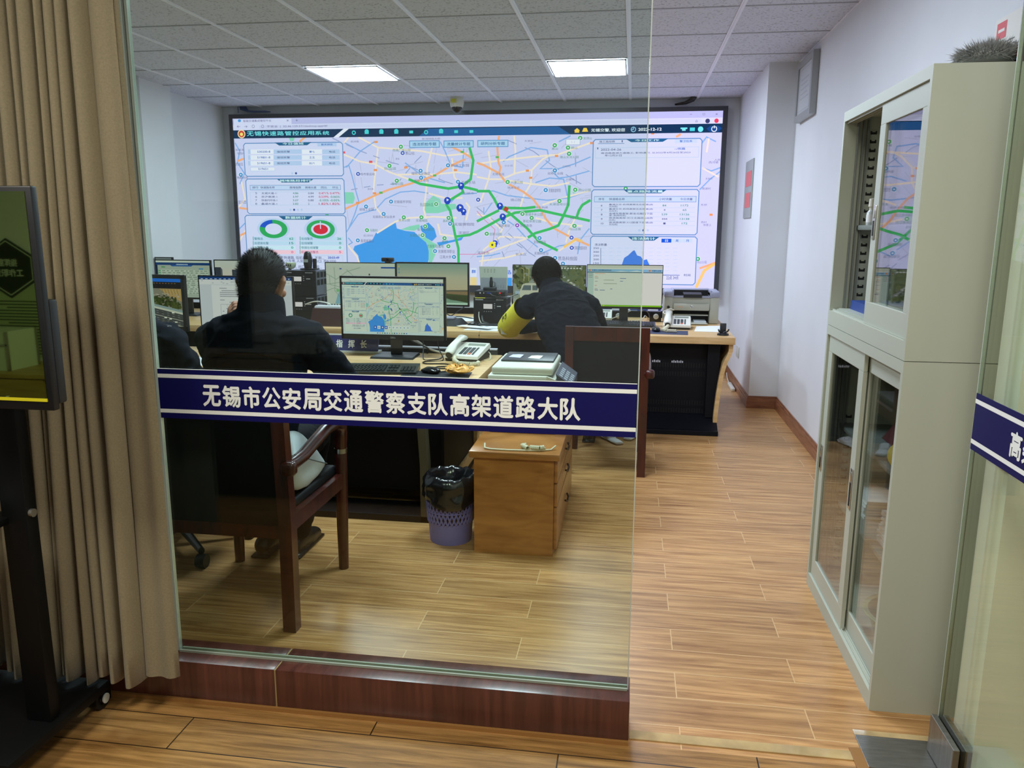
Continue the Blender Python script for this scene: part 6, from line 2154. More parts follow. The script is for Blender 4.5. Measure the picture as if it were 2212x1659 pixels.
MB().use(black_pl).tube([(-1.105, 6.255, 0.99), (-1.105, 6.255, 1.03), (-1.105, 6.255, 1.045), (-1.105, 6.255, 1.07)], [0.013, 0.015, 0.011, 0.009], seg=14).tube([(-1.095, 6.25, 1.035), (-1.075, 6.25, 1.03), (-1.075, 6.25, 1.0), (-1.09, 6.25, 0.995)], 0.002, seg=6).build('rod', t)


def sheet(name, label, cat, pts, z, m_, group=None, curl=0.004):
    q = [Vector((x, y, 0)) for x, y in pts]
    mm = MB().use(m_)
    mm.sheet(lambda u, v: tuple((q[0] * (1 - u) + q[1] * u) * (1 - v) + (q[3] * (1 - u) + q[2] * u) * v + Vector((0, 0, z + 0.0016 + curl * (u * v) ** 2 + curl * 0.5 * math.sin(3 * u) ** 2 * v))), 10, 10, thick=0.0012)
    return tag(mm.build(name, angle=70), label, cat, group)


sheet('paper_sheet', 'large loose white sheet lying by the edge of the back desk', 'paper', ((-1.24, 5.80), (-0.93, 5.765), (-0.90, 6.02), (-1.20, 6.06)), ZD, paper_m, 'loose papers on the back desk', 0.012)
sheet('paper_sheet', 'narrow white sheet lying across the larger sheet on the back desk', 'paper', ((-1.32, 5.93), (-1.05, 5.80), (-1.02, 5.86), (-1.28, 6.0)), ZD + 0.014, paper_m, 'loose papers on the back desk', 0.004)
sheet('paper_sheet', 'white sheet on the back desk next to the yellow armband', 'paper', ((-0.98, 5.78), (-0.83, 5.77), (-0.82, 5.90), (-0.94, 5.92)), ZD + 0.014, paper_m, 'loose papers on the back desk', 0.012)
sheet('paper_sheet', 'small white sheet behind the black hose-like cord on the back desk', 'paper', ((-0.99, 6.0), (-0.80, 5.98), (-0.82, 6.14), (-0.96, 6.12)), ZD, paper_m, 'loose papers on the back desk', 0.01)
sheet('paper_sheet', 'white sheet lying before the laser printer at the right end of the back desk', 'paper', ((0.475, 6.04), (0.675, 6.03), (0.735, 6.40), (0.515, 6.36)), ZD, paper_m)
sheet('paper_sheet', 'white printed sheet lying on the front desk left of the seated person', 'paper', ((-2.55, 4.05), (-2.30, 4.0), (-2.26, 4.22), (-2.5, 4.28)), ZD, paper_m)
sheet('paper_sheet', 'lilac-white sheets lying behind the mouse on the back desk', 'paper', ((-1.60, 6.38), (-1.26, 6.36), (-1.24, 6.62), (-1.58, 6.66)), ZD, paper_m)
sheet('notebook', 'blue notebook lying open under the bent person', 'notebook', ((-0.74, 5.78), (-0.48, 5.77), (-0.46, 5.98), (-0.72, 6.0)), ZD, mat('notebook_blue', (86, 110, 176), 0.6))
sheet('mouse_pad', 'dark blue mouse pad under the phone cord on the back desk', 'mouse pad', ((0.05, 5.84), (0.415, 5.815), (0.43, 6.05), (0.06, 6.07)), ZD, mat('pad_blue', (44, 52, 82), 0.7), curl=0.0)
sheet('mouse_pad', 'black mouse pad on the front desk under the mouse', 'mouse pad', ((-1.17, 3.80), (-0.80, 3.83), (-0.82, 4.06), (-1.16, 4.06)), ZD, mat('pad_black', (28, 30, 34), 0.7), curl=0.0)
sheet('paper_strip', 'cream paper strip by the front edge of the front desk below the keyboard', 'paper', ((-1.36, 3.75), (-1.22, 3.745), (-1.21, 3.785), (-1.35, 3.79)), ZD, mat('cream_paper', (220, 210, 170), 0.7), curl=0.0)


def keyboard(cx, cy, yaw, label, w=0.45, d=0.15):
    t = thing('keyboard', label, 'keyboard', (cx, cy, ZD))
    T = Matrix.Translation((cx, cy, ZD)) @ Matrix.Rotation(yaw, 4, 'Z')
    m = MB().use(mat('keyboard_shell', (34, 37, 38), 0.4))
    m.T = T
    a = w / 2
    m.hexa([(-a, -d / 2, 0.001), (a, -d / 2, 0.001), (a, d / 2, 0.001), (-a, d / 2, 0.001), (-a, -d / 2, 0.014), (a, -d / 2, 0.014), (a, d / 2, 0.030), (-a, d / 2, 0.030)])
    m.build('shell', t, smooth=False)
    m = MB().use(mat('key_caps', (26, 29, 30), 0.45))
    m.T = T
    sl = 0.016 / d
    def key(x0, x1, y0, y1):
        za, zb = 0.022 + sl * (y0), 0.022 + sl * (y1)
        i = 0.002
        m.hexa([(x0, y0, za - 0.002), (x1, y0, za - 0.002), (x1, y1, zb - 0.002), (x0, y1, zb - 0.002), (x0 + i, y0 + i, za + 0.007), (x1 - i, y0 + i, za + 0.007), (x1 - i, y1 - i, zb + 0.007), (x0 + i, y1 - i, zb + 0.007)])
    p = 0.019
    for r in range(6):
        y0 = -d / 2 + 0.018 + r * 0.0195 + (0.006 if r == 5 else 0)
        for c in range(15):
            if r == 0 and 4 <= c <= 8:
                if c == 4:
                    key(-a + 0.01 + 4 * p, -a + 0.01 + 9 * p - 0.002, y0, y0 + 0.017)
                continue
            off = 0.004 * (r % 3)
            x0 = -a + 0.01 + c * p + off * (c < 14)
            key(x0, x0 + p - 0.002, y0, y0 + 0.017)
        for c in range(3):
            if r in (2,) or (r == 1 and c != 1):
                continue
            x0 = a - 0.01 - 0.08 - 0.066 + c * p
            key(x0, x0 + p - 0.002, y0, y0 + 0.017)
        if r < 5:
            for c in range(4):
                x0 = a - 0.008 - 0.078 + c * p
                key(x0, x0 + p - 0.002, y0, y0 + 0.017)
    m.build('keys', t, smooth=False)


keyboard(-1.335, 4.0, math.radians(8), 'black keyboard on the front desk before the map monitor', 0.46, 0.19)
keyboard(-0.03, 6.29, 0.0, 'black keyboard on the back desk before the web form monitor')


def mouse(cx, cy, yaw, label):
    m = MB().use(mat('mouse_black', (22, 23, 25), 0.18))
    m.T = Matrix.Translation((cx, cy, ZD + 0.0035)) @ Matrix.Rotation(yaw, 4, 'Z')
    m.tube([(0, -0.045, 0.012), (0, -0.02, 0.014), (0, 0.02, 0.013), (0, 0.045, 0.009)], [(0.026, 0.012), (0.032, 0.0195), (0.031, 0.018), (0.026, 0.011)], side=(1, 0, 0), seg=24, round_caps=True)
    tag(m.build('computer_mouse', angle=60), label, 'mouse')


mouse(-1.03, 4.0, math.radians(60), 'black mouse beside the keyboard on the front desk')
mouse(-1.20, 6.05, math.radians(80), 'dark mouse lying below the single radio unit')
mouse(0.19, 5.99, math.radians(10), 'black mouse half hidden behind the chair back post on the back desk')


def telephone(cx, cy, yaw, label, s=1.0, group=None):
    """desk phone: handset on its left, keys on a sloping deck; origin at its front left foot"""
    t = thing('telephone', label, 'telephone', (cx, cy, ZD), group)
    T = Matrix.Translation((cx, cy, ZD)) @ Matrix.Rotation(yaw, 4, 'Z') @ Matrix.Scale(s, 4)
    def nb(m_):
        b = MB().use(m_)
        b.T = T
        return b
    nb(mat('phone_foot', (44, 46, 46), 0.5)).hexa([(0.008, 0.008, 0.001), (0.202, 0.008, 0.001), (0.202, 0.21, 0.001), (0.008, 0.21, 0.001), (0.006, 0.004, 0.018), (0.204, 0.004, 0.018), (0.204, 0.214, 0.062), (0.006, 0.214, 0.062)]).build('foot', t, smooth=False)
    m = nb(white_pl)
    m.hexa([(0, 0, 0.018), (0.21, 0, 0.018), (0.21, 0.218, 0.062), (0, 0.218, 0.062), (0.003, 0.003, 0.034), (0.207, 0.003, 0.034), (0.204, 0.215, 0.084), (0.006, 0.215, 0.084)])
    m.build('deck', t, smooth=False)
    m = nb(mat('key_grey', (62, 66, 68), 0.5))
    f = lambda y: 0.034 + 0.05 * y / 0.215
    def pad(x0, x1, y0, y1, mm_, e=0.003):
        m.hexa([(x0, y0, f(y0)), (x1, y0, f(y0)), (x1, y1, f(y1)), (x0, y1, f(y1)), (x0, y0, f(y0) + e), (x1, y0, f(y0) + e), (x1, y1, f(y1) + e), (x0, y1, f(y1) + e)], mm_)
    for i in range(3):
        for j in range(5):
            c = mat('key_orange', (196, 104, 70), 0.5) if (i, j) == (2, 0) else None
            pad(0.080 + i * 0.026, 0.099 + i * 0.026, 0.03 + j * 0.021, 0.046 + j * 0.021, c)
    for j in range(6):
        pad(0.160, 0.170, 0.03 + j * 0.018, 0.044 + j * 0.018, None)
    m.build('keys', t, smooth=False)
    m = nb(mat('phone_lcd', (134, 142, 128), 0.3))
    pad(0.085, 0.19, 0.165, 0.195, None, 0.002)
    m.build('display', t, smooth=False)
    m = nb(white_pl)
    m.tube([(0.036, -0.002, 0.052), (0.036, 0.03, 0.068), (0.036, 0.07, 0.088), (0.036, 0.14, 0.106), (0.036, 0.19, 0.112), (0.036, 0.222, 0.108)],
           [(0.027, 0.016), (0.029, 0.020), (0.023, 0.014), (0.022, 0.013), (0.028, 0.019), (0.026, 0.015)], side=(1, 0, 0), seg=20, round_caps=True)
    h = m.build('handset', t, angle=60)
    m = nb(mat('phone_foot', (44, 46, 46)))
    m.tube([(0.036, -0.004, 0.040), (0.036, -0.012, 0.036)], 0.020, seg=18)
    m.build('mouthpiece', h)
    return t, T


def coil(path, r=0.008, turns=30, wire=0.0022, m_=None):
    """coiled phone cord along a path"""
    m = MB().use(m_ or mat('ivory_cord', (206, 200, 172), 0.45))
    P = [Vector(p) for p in path]
    seg = [(b - a).length for a, b in zip(P, P[1:])]
    tot = sum(seg)
    def pt(s):
        s *= tot
        for a, b, l in zip(P, P[1:], seg):
            if s <= l:
                return a.lerp(b, s / l), (b - a).normalized()
            s -= l
        return P[-1], (P[-1] - P[-2]).normalized()
    out = []
    n = turns * 8
    for i in range(n + 1):
        p, d = pt(i / n)
        a = d.cross(Vector((0, 0, 1)))
        a = a.normalized() if a.length > 1e-3 else Vector((1, 0, 0))
        b = a.cross(d)
        w_ = 2 * math.pi * i / 8
        out.append(p + a * r * math.cos(w_) + b * r * math.sin(w_))
    m.tube(out, wire, seg=5)
    return m


ph, _ = telephone(-1.055, 4.40, math.radians(-10), 'ivory desk telephone on the front desk right of the map monitor')
m = coil([(-0.985, 4.385, ZD + 0.03), (-0.975, 4.32, ZD + 0.02), (-0.94, 4.27, ZD + 0.012), (-0.87, 4.25, ZD + 0.012), (-0.83, 4.27, ZD + 0.012), (-0.835, 4.31, ZD + 0.012)], 0.010, 34, 0.003)
m.build('coiled_cord', ph)
ph, _ = telephone(0.245, 6.13, math.radians(-4), 'white desk telephone in front of the laser printer')
m = coil([(0.285, 6.115, ZD + 0.03), (0.27, 6.05, ZD + 0.02), (0.24, 5.99, ZD + 0.014), (0.27, 5.94, ZD + 0.014), (0.34, 5.925, ZD + 0.014)], 0.011, 34, 0.003)
m.build('coiled_cord', ph)
telephone(-0.36, 6.52, 0.0, 'white telephone half hidden behind the bent person, below the web form monitor')
# crumpled orange wrapper
m = MB().use(mat('orange_wrapper', (222, 166, 84), 0.4, noise_scale=40, noise_amt=0.35))
vs = []
rc = random.Random(2)


def wrap_pt(u, v):
    a, b = u * 6.283, v
    r = 0.075 * math.sin(min(1, b * 1.02) * 3.0) ** 0.6 * (1 + 0.35 * noise.noise(Vector((math.cos(a) * 1.6, math.sin(a) * 1.6, b * 3))))
    z = 0.006 + 0.05 * b * (1 + 0.5 * noise.noise(Vector((math.cos(a) * 3, math.sin(a) * 3, b * 6 + 4))))
    return (-0.872 + r * 1.0 * math.cos(a), 3.97 + r * 0.8 * math.sin(a), ZD + 0.002 + z * 0.9)


m.sheet(wrap_pt, 26, 12)
tag(m.build('food_wrapper', smooth=False), 'crumpled orange snack wrapper on the black mouse pad', 'wrapper')
# nameplates
t = thing('nameplate', 'navy desk nameplate with three white characters under the map monitor', 'nameplate', (-1.66, 4.62, ZD))
MB().use(mat('nameplate_navy', (44, 48, 108), 0.4)).hexa([(-1.92, 4.585, 0.715), (-1.51, 4.585, 0.715), (-1.51, 4.60, 0.715), (-1.92, 4.60, 0.715), (-1.92, 4.61, 0.805), (-1.51, 4.61, 0.805), (-1.51, 4.625, 0.805), (-1.92, 4.625, 0.805)]).build('plate', t, smooth=False)
m = MB().use(mat('nameplate_edge', (206, 210, 206), 0.4))
m.box(-1.925, -1.505, 4.575, 4.66, ZD, 0.715, bevel=0.002)
m.box(-1.92, -1.51, 4.609, 4.626, 0.805, 0.811)
m.build('base', t)
mm = MB()
pn = Panel(mm, (-1.92, 4.583, 0.715), (1, 0, 0), (0, 0.267, 0.964), 0.41, 0.0935, 0.0006)
for i, ch in enumerate('指挥长'):
    u = 0.36 + i * 0.187
    pn.text(ch, u, 0.20, u + 0.095, 0.70, vinyl, 2, 0.03)
mm.build('lettering', t, smooth=False)
t = thing('nameplate', 'small navy nameplate behind the keyboard below the web form monitor', 'nameplate', (-0.24, 6.86, ZD))
MB().use(mat('nameplate_navy', (44, 48, 108))).hexa([(-0.36, 6.83, ZD), (-0.16, 6.83, ZD), (-0.16, 6.85, ZD), (-0.36, 6.85, ZD), (-0.36, 6.85, 0.80), (-0.16, 6.85, 0.80), (-0.16, 6.865, 0.80), (-0.36, 6.865, 0.80)]).build('plate', t, smooth=False)
# brown document box on the back desk
t = thing('document_box', 'dark brown document box on the back desk behind the left shoulder', 'box', (-2.33, 5.9, ZD))
MB().use(mat('brown_leatherette', (62, 34, 26), 0.4)).hexa([(-2.46, 5.82, ZD), (-2.20, 5.82, ZD), (-2.20, 6.06, ZD), (-2.46, 6.06, ZD), (-2.46, 5.90, 0.832), (-2.23, 5.90, 0.832), (-2.23, 6.05, 0.832), (-2.46, 6.05, 0.832)]).build('shell', t, smooth=False)
m = MB().use(paper_m)
for i in range(5):
    m.box(-2.45 + 0.0 * i, -2.24, 5.915 + 0.022 * i, 5.93 + 0.022 * i, 0.8, 0.846 + 0.004 * (i % 2))
m.build('papers', t, smooth=False)
# small loudspeakers
for x, l in ((-0.104, 'small black loudspeaker with a white cone under the left half of the web form monitor'), (0.203, 'small black loudspeaker with a white cone beside the telephone')):
    t = thing('loudspeaker', l, 'loudspeaker', (x, 6.66, ZD), 'small loudspeakers')
    MB().use(black_pl).box(x - 0.047, x + 0.047, 6.61, 6.70, ZD, ZD + 0.085, bevel=0.004).build('case', t)
    MB().use(mat('cone_white', (206, 208, 206), 0.5)).ball((x + 0.004, 6.611, ZD + 0.045), (0.023, 0.007, 0.023)).build('cone', t)

# laser printer
pg_ = mat('printer_grey', (172, 172, 156), 0.45)
pl_ = mat('printer_lilac', (150, 152, 172), 0.4)
t = thing('laser_printer', 'grey laser printer with a dark top at the right end of the back desk', 'printer', (0.48, 6.68, ZD))
x0, x1, y0, y1, z0, z1 = 0.266, 0.700, 6.54, 6.84, ZD + 0.001, 0.968
m = MB().use(pg_)
m.box(x0, x0 + 0.072, y0 + 0.01, y1, z0, z1 - 0.055, bevel=0.008)
m.box(x1 - 0.072, x1, y0 + 0.01, y1, z0, z1 - 0.055, bevel=0.008)
m.box(x0 + 0.06, x1 - 0.06, y0 + 0.015, y1, z0 + 0.125, z1 - 0.055)
m.box(x0 + 0.06, x1 - 0.06, y0 + 0.14, y1, z0, z0 + 0.126)
m.box(x0 + 0.075, x1 - 0.075, y0 - 0.004, y0 + 0.02, z0 + 0.105, z0 + 0.162, bevel=0.008)
m.build('body', t)
m = MB().use(pl_)
m.box(x0 - 0.004, x0 + 0.075, y0 + 0.0, y1, z1 - 0.058, z1 - 0.004, bevel=0.016, seg=3)
m.box(x1 - 0.075, x1 + 0.004, y0 + 0.0, y1, z1 - 0.058, z1 - 0.004, bevel=0.016, seg=3)
m.box(x0 + 0.06, x1 - 0.06, y0 + 0.17, y1, z1 - 0.056, z1, bevel=0.006)
m.box(x0 + 0.06, x1 - 0.06, y0 + 0.004, y0 + 0.02, z1 - 0.058, z1 - 0.045)
m.box(x0 + 0.062, x0 + 0.075, y0 + 0.004, y0 + 0.19, z1 - 0.05, z1 + 0.002, bevel=0.003)
m.box(x1 - 0.075, x1 - 0.062, y0 + 0.004, y0 + 0.19, z1 - 0.05, z1 + 0.002, bevel=0.003)
m.build('top_cover', t)
m = MB().use(mat('printer_black', (22, 23, 24), 0.5))
m.box(x0 + 0.075, x1 - 0.075, y0 + 0.02, y0 + 0.17, z1 - 0.056, z1 - 0.05)
m.box(x0 + 0.078, x1 - 0.078, y0 + 0.165, y0 + 0.172, z1 - 0.05, z1 - 0.008)
m.hexa([(x0 + 0.15, y0 - 0.01, z1 - 0.058), (x0 + 0.295, y0 - 0.01, z1 - 0.058), (x0 + 0.295, y0 + 0.1, z1 - 0.03), (x0 + 0.15, y0 + 0.1, z1 - 0.03), (x0 + 0.152, y0 - 0.012, z1 - 0.03), (x0 + 0.293, y0 - 0.012, z1 - 0.03), (x0 + 0.295, y0 + 0.1, z1 - 0.02), (x0 + 0.15, y0 + 0.1, z1 - 0.02)])
m.box(x0 + 0.074, x1 - 0.074, y0 + 0.12, y0 + 0.142, z0 + 0.002, z0 + 0.124)
m.build('output_tray', t, smooth=False)
m = MB().use(pg_)
m.box(x0 + 0.08, x1 - 0.08, y0 + 0.03, y0 + 0.13, z0 + 0.062, z0 + 0.070)
m.box(x0 + 0.12, x1 - 0.09, y0 - 0.09, y0 + 0.13, z0 + 0.004, z0 + 0.012, bevel=0.002)
m.box(x0 + 0.24, x1 - 0.10, y0 - 0.06, y0 + 0.10, z0 + 0.012, z0 + 0.026, mat('tray_sheet', (196, 204, 206), 0.5))
m.build('paper_tray', t, smooth=False)
mm = MB()
pn = Panel(mm, (x0 + 0.075, y0 - 0.0045, z0 + 0.105), (1, 0, 0), (0, 0, 1), 0.284, 0.057)
pn.disc(0.50, 0.55, 0.013, mat('logo_silver', (226, 226, 222), 0.3), 1, 20)
pn.text('hp', 0.465, 0.33, 0.535, 0.74, mat('printer_black', (22, 23, 24)), 2)
for i in range(3):
    pn.rect(0.10 + 0.06 * i, 0.4, 0.14 + 0.06 * i, 0.62, mat('sticker_gold', (190, 160, 130), 0.5), 1)
mm.build('emblem', t, smooth=False)
m = MB().use(mat('printer_black', (22, 23, 24))).tube([(x0 + 0.035, y0 + 0.0085, z0 + 0.13), (x0 + 0.035, y0 + 0.007, z0 + 0.13)], 0.012, seg=18)
m.build('latch', t)

# phone cradle with two arms
t = thing('phone_holder', 'small black phone holder on the right corner of the back desk', 'phone holder', (0.665, 5.86, ZD))
m = MB().use(black_pl)
m.tube([(0.665, 5.86, ZD + 0.001), (0.665, 5.86, ZD + 0.012), (0.665, 5.86, ZD + 0.02)], [0.042, 0.040, 0.025], seg=24)
m.build('foot', t)
MB().use(dark_pl).box(0.643, 0.687, 5.868, 5.88, ZD + 0.018, ZD + 0.085, bevel=0.003).build('back_plate', t)
m = MB().use(black_pl)
for s in (-1, 1):
    m.tube([(0.665, 5.855, ZD + 0.02), (0.665 + s * 0.03, 5.845, ZD + 0.03), (0.665 + s * 0.036, 5.835, ZD + 0.045)], 0.006, seg=8)
m.build('arms', t)
# clear acrylic stand beside the radio unit
t = thing('acrylic_stand', 'clear acrylic stand holding a card beside the single radio unit', 'display stand', (-0.90, 6.12, ZD))
MB().use(mat('acrylic_grey', (150, 158, 158), 0.15)).hexa([(-0.985, 6.06, ZD), (-0.86, 6.06, ZD), (-0.86, 6.066, ZD), (-0.985, 6.066, ZD), (-0.945, 6.16, 0.80), (-0.82, 6.16, 0.80), (-0.82, 6.166, 0.80), (-0.945, 6.166, 0.80)]).build('frame', t, smooth=False)
MB().use(dark_pl).hexa([(-0.972, 6.061, 0.712), (-0.868, 6.061, 0.712), (-0.868, 6.064, 0.712), (-0.972, 6.064, 0.712), (-0.942, 6.148, 0.792), (-0.838, 6.148, 0.792), (-0.838, 6.151, 0.792), (-0.942, 6.151, 0.792)]).build('card', t, smooth=False)
# tablet-like pile of electronics left of the radio
t = thing('headset_box', 'grey and white gadget box on the back desk left of the single radio unit', 'box', (-1.50, 6.10, ZD))
MB().use(dark_pl).hexa([(-1.56, 6.02, ZD), (-1.33, 6.0, ZD), (-1.28, 6.2, ZD), (-1.54, 6.22, ZD), (-1.54, 6.05, 0.745), (-1.37, 6.04, 0.745), (-1.33, 6.18, 0.75), (-1.53, 6.19, 0.75)]).build('case', t, smooth=False)
MB().use(pl_).box(-1.50, -1.37, 6.06, 6.16, 0.747, 0.765, bevel=0.006).build('lid', t)

# multifunction copier on the drawer cabinet
mw = mat('copier_white', (206, 208, 194), 0.4)
t = thing('copier', 'white desktop copier with a dark lid standing on the drawer cabinet', 'copier', (-0.5, 3.9, 0.483))
x0, x1, y0, y1 = -0.662, -0.335, 3.66, 4.12
m = MB().use(mw)
m.box(x0, x1, y0 + 0.01, y1, 0.4835, 0.68, bevel=0.006)
m.box(x0 - 0.002, x1 - 0.045, y0, y1, 0.68, 0.765, bevel=0.006)
m.prism([(x1 - 0.047, 0.68), (x1 + 0.012, 0.68), (x1 + 0.012, 0.715), (x1 - 0.005, 0.75), (x1 - 0.047, 0.765)], 'y', y0, y1)
m.box(x0 + 0.012, x1 - 0.018, y0 + 0.018, y1 - 0.02, 0.765, 0.805, bevel=0.012, seg=3)
m.build('body', t)
m = MB().use(mat('copier_dark', (44, 48, 52), 0.4))
m.box(x0 + 0.035, x1 - 0.03, y0 + 0.16, y1 - 0.04, 0.805, 0.815, bevel=0.005)
m.build('lid', t)
m = MB().use(mat('copier_panel', (74, 78, 90), 0.4))
m.hexa([(x1 + 0.01, y0, 0.715), (x1 + 0.072, y0, 0.68), (x1 + 0.072, y1 - 0.1, 0.68), (x1 + 0.01, y1 - 0.1, 0.715), (x1 - 0.004, y0, 0.78), (x1 + 0.075, y0, 0.725), (x1 + 0.075, y1 - 0.1, 0.725), (x1 - 0.004, y1 - 0.1, 0.78)])
cp = m.build('control_panel', t, smooth=False)
m = MB().use(mat('copier_keys', (150, 156, 166), 0.4))
for i in range(3):
    for j in range(5):
        xx, yy = x1 + 0.010 + i * 0.022, y0 + 0.02 + j * 0.045
        zz = 0.78 - (xx - (x1 - 0.004)) * 0.055 / 0.079
        m.hexa([(xx, yy, zz - 0.001), (xx + 0.016, yy, zz - 0.012), (xx + 0.016, yy + 0.03, zz - 0.012), (xx, yy + 0.03, zz - 0.001), (xx, yy, zz + 0.002), (xx + 0.016, yy, zz - 0.0085), (xx + 0.016, yy + 0.03, zz - 0.0085), (xx, yy + 0.03, zz + 0.002)])
m.build('keys', cp, smooth=False)
sheet('paper_slip', 'small lilac paper slip on the dark lid of the copier', 'paper', ((-0.60, 3.90), (-0.54, 3.88), (-0.53, 3.96), (-0.59, 3.98)), 0.815, mat('lilac_paper', (190, 190, 226), 0.6))
sheet('paper_slip', 'second pale slip with a green corner on the copier lid', 'paper', ((-0.50, 3.88), (-0.44, 3.86), (-0.43, 3.94), (-0.49, 3.96)), 0.815, mat('pale_slip', (216, 222, 220), 0.6))
# cords on the drawer cabinet, under the sign band
iv = mat('ivory_cord', (206, 200, 172), 0.45)
m = MB().use(iv)
m.tube([(-0.63, 3.40, 0.50), (-0.625, 3.37, 0.488), (-0.60, 3.36, 0.4865), (-0.52, 3.355, 0.4865), (-0.44, 3.36, 0.4865), (-0.38, 3.37, 0.4865), (-0.33, 3.39, 0.4865), (-0.31, 3.41, 0.50)], 0.004, seg=8)
tag(m.build('cable'), 'thin ivory cable lying across the top of the drawer cabinet', 'cable')
m = coil([(-0.43, 3.36, 0.497), (-0.46, 3.40, 0.497), (-0.44, 3.405, 0.499)], 0.009, 12, 0.003)
P_ = coil([(-0.42, 3.375, 0.497), (-0.38, 3.37, 0.497), (-0.36, 3.385, 0.497)], 0.009, 12, 0.003)
m.v, k0 = m.v + P_.v, len(m.v)
m.f += [[i + k0 for i in f] for f in P_.f]
m.mi += P_.mi
tag(m.build('coiled_cable'), 'coiled ivory phone cord bunched on top of the drawer cabinet', 'cord')

# loose cables on the desks
bk = mat('black_cord', (18, 18, 20), 0.5)
def cable(label, pts, r=0.0035, m_=None, name='cable'):
    P = [Vector(p) for p in pts]
    out = []
    for i in range(len(P) - 1):
        a, b, c, d = P[max(i - 1, 0)], P[i], P[i + 1], P[min(i + 2, len(P) - 1)]
        for j in range(6):
            f = j / 6
            out.append(0.5 * ((2 * b) + (c - a) * f + (2 * a - 5 * b + 4 * c - d) * f * f + (3 * b - a - 3 * c + d) * f ** 3))
    out.append(P[-1])
    mm = MB().use(m_ or bk).tube(out, r, seg=6)
    tag(mm.build(name), label, 'cable')


z = ZD + 0.004
cable('black mouse cord looping over the front desk beside the telephone', [(-1.0, 4.02, z), (-0.94, 4.06, z), (-0.86, 4.10, z), (-0.90, 4.15, z), (-1.02, 4.13, z), (-1.04, 4.18, z), (-0.95, 4.22, z), (-1.02, 4.28, z), (-1.13, 4.27, z), (-1.15, 4.34, z), (-1.06, 4.40, z), (-1.10, 4.47, 0.76), (-1.12, 4.5, 0.83)])
cable('thin black cord dropping from the map monitor to the front desk', [(-1.20, 4.48, 0.82), (-1.19, 4.46, 0.76), (-1.18, 4.42, z), (-1.13, 4.40, z), (-1.09, 4.45, z), (-1.10, 4.56, z)])
cable('thick black cord arching behind the foot of the map monitor', [(-1.34, 4.56, 0.82), (-1.28, 4.58, 0.78), (-1.20, 4.60, 0.74), (-1.22, 4.66, z)], 0.005)
cable('white cord curving behind the map monitor towards the telephone', [(-1.38, 4.62, 0.80), (-1.28, 4.63, 0.78), (-1.20, 4.62, 0.735), (-1.10, 4.64, z + 0.004), (-1.0, 4.66, z + 0.004), (-0.94, 4.64, z + 0.002)], 0.006, white_pl)
cable('ivory cord leaving the telephone to the rear right on the front desk', [(-0.85, 4.56, 0.745), (-0.81, 4.54, 0.73), (-0.80, 4.48, z), (-0.83, 4.44, z)], 0.003, iv)
cable('thick black hose-like cord lying over the papers on the back desk', [(-1.16, 6.16, 0.77), (-1.14, 6.10, 0.73), (-1.09, 6.02, z + 0.024), (-1.13, 5.93, z + 0.028), (-1.05, 5.90, z + 0.028), (-0.92, 5.91, z + 0.028), (-0.83, 5.93, z + 0.026)], 0.009)
cable('white coiled lead hanging in front of the single radio unit', [(-1.19, 6.175, 0.80), (-1.185, 6.15, 0.76), (-1.16, 6.11, 0.72), (-1.12, 6.10, z)], 0.004, white_pl)
cable('black cords running across the back desk behind the lake monitor', [(-1.60, 6.50, 0.80), (-1.50, 6.50, 0.73), (-1.40, 6.52, 0.72), (-1.30, 6.54, z), (-1.24, 6.52, z)], 0.005)
cable('black cord sloping from the lake monitor to the desk', [(-1.32, 6.42, 0.84), (-1.40, 6.47, 0.79), (-1.47, 6.5, 0.74), (-1.55, 6.5, z)], 0.004)
cable('white cord slanting under the web form monitor on the left', [(0.0, 6.5, 0.80), (-0.06, 6.54, 0.765), (-0.13, 6.56, 0.735), (-0.20, 6.54, z + 0.004)], 0.004, white_pl)
cable('blue-grey cord hanging below the web form monitor', [(0.05, 6.5, 0.82), (0.09, 6.58, 0.80), (0.13, 6.68, 0.78), (0.15, 6.8, 0.75), (0.16, 6.84, z + 0.004)], 0.004, mat('blue_grey_cord', (60, 66, 100), 0.5))
cable('white cord bundle on the back desk between the loudspeakers', [(0.02, 6.60, z), (0.06, 6.66, z), (0.10, 6.62, 0.72), (0.12, 6.70, 0.74), (0.15, 6.80, z)], 0.004, white_pl)
cable('white cord looping from the telephone up to the laser printer', [(0.31, 6.36, 0.79), (0.27, 6.42, 0.79), (0.26, 6.46, 0.80), (0.31, 6.50, 0.82), (0.345, 6.527, 0.81)], 0.005, white_pl)
cable('white cord arching over the document box', [(-2.56, 6.0, 0.85), (-2.48, 5.98, 0.875), (-2.40, 5.97, 0.875), (-2.34, 5.96, 0.86)], 0.005, white_pl)
cable('black cord hanging down behind the minibus monitor', [(-0.93, 6.39, 0.93), (-0.955, 6.40, 0.88), (-0.95, 6.42, 0.80), (-0.93, 6.45, z)], 0.005)
# ------------------------------------------------------------------ people
skin_m = mat('skin', (176, 124, 98), 0.5, noise_scale=30, noise_amt=0.06)
hair_m = mat('black_hair', (14, 14, 14), 0.6, spec=0.25)
cloth_m = mat('dark_navy_jacket', (15, 20, 31), 0.9, spec=0.12, noise_scale=260, noise_amt=0.18)
trouser_m = mat('black_trousers', (12, 13, 18), 0.9, spec=0.2)
shoe_m = mat('black_shoe', (16, 16, 17), 0.4)


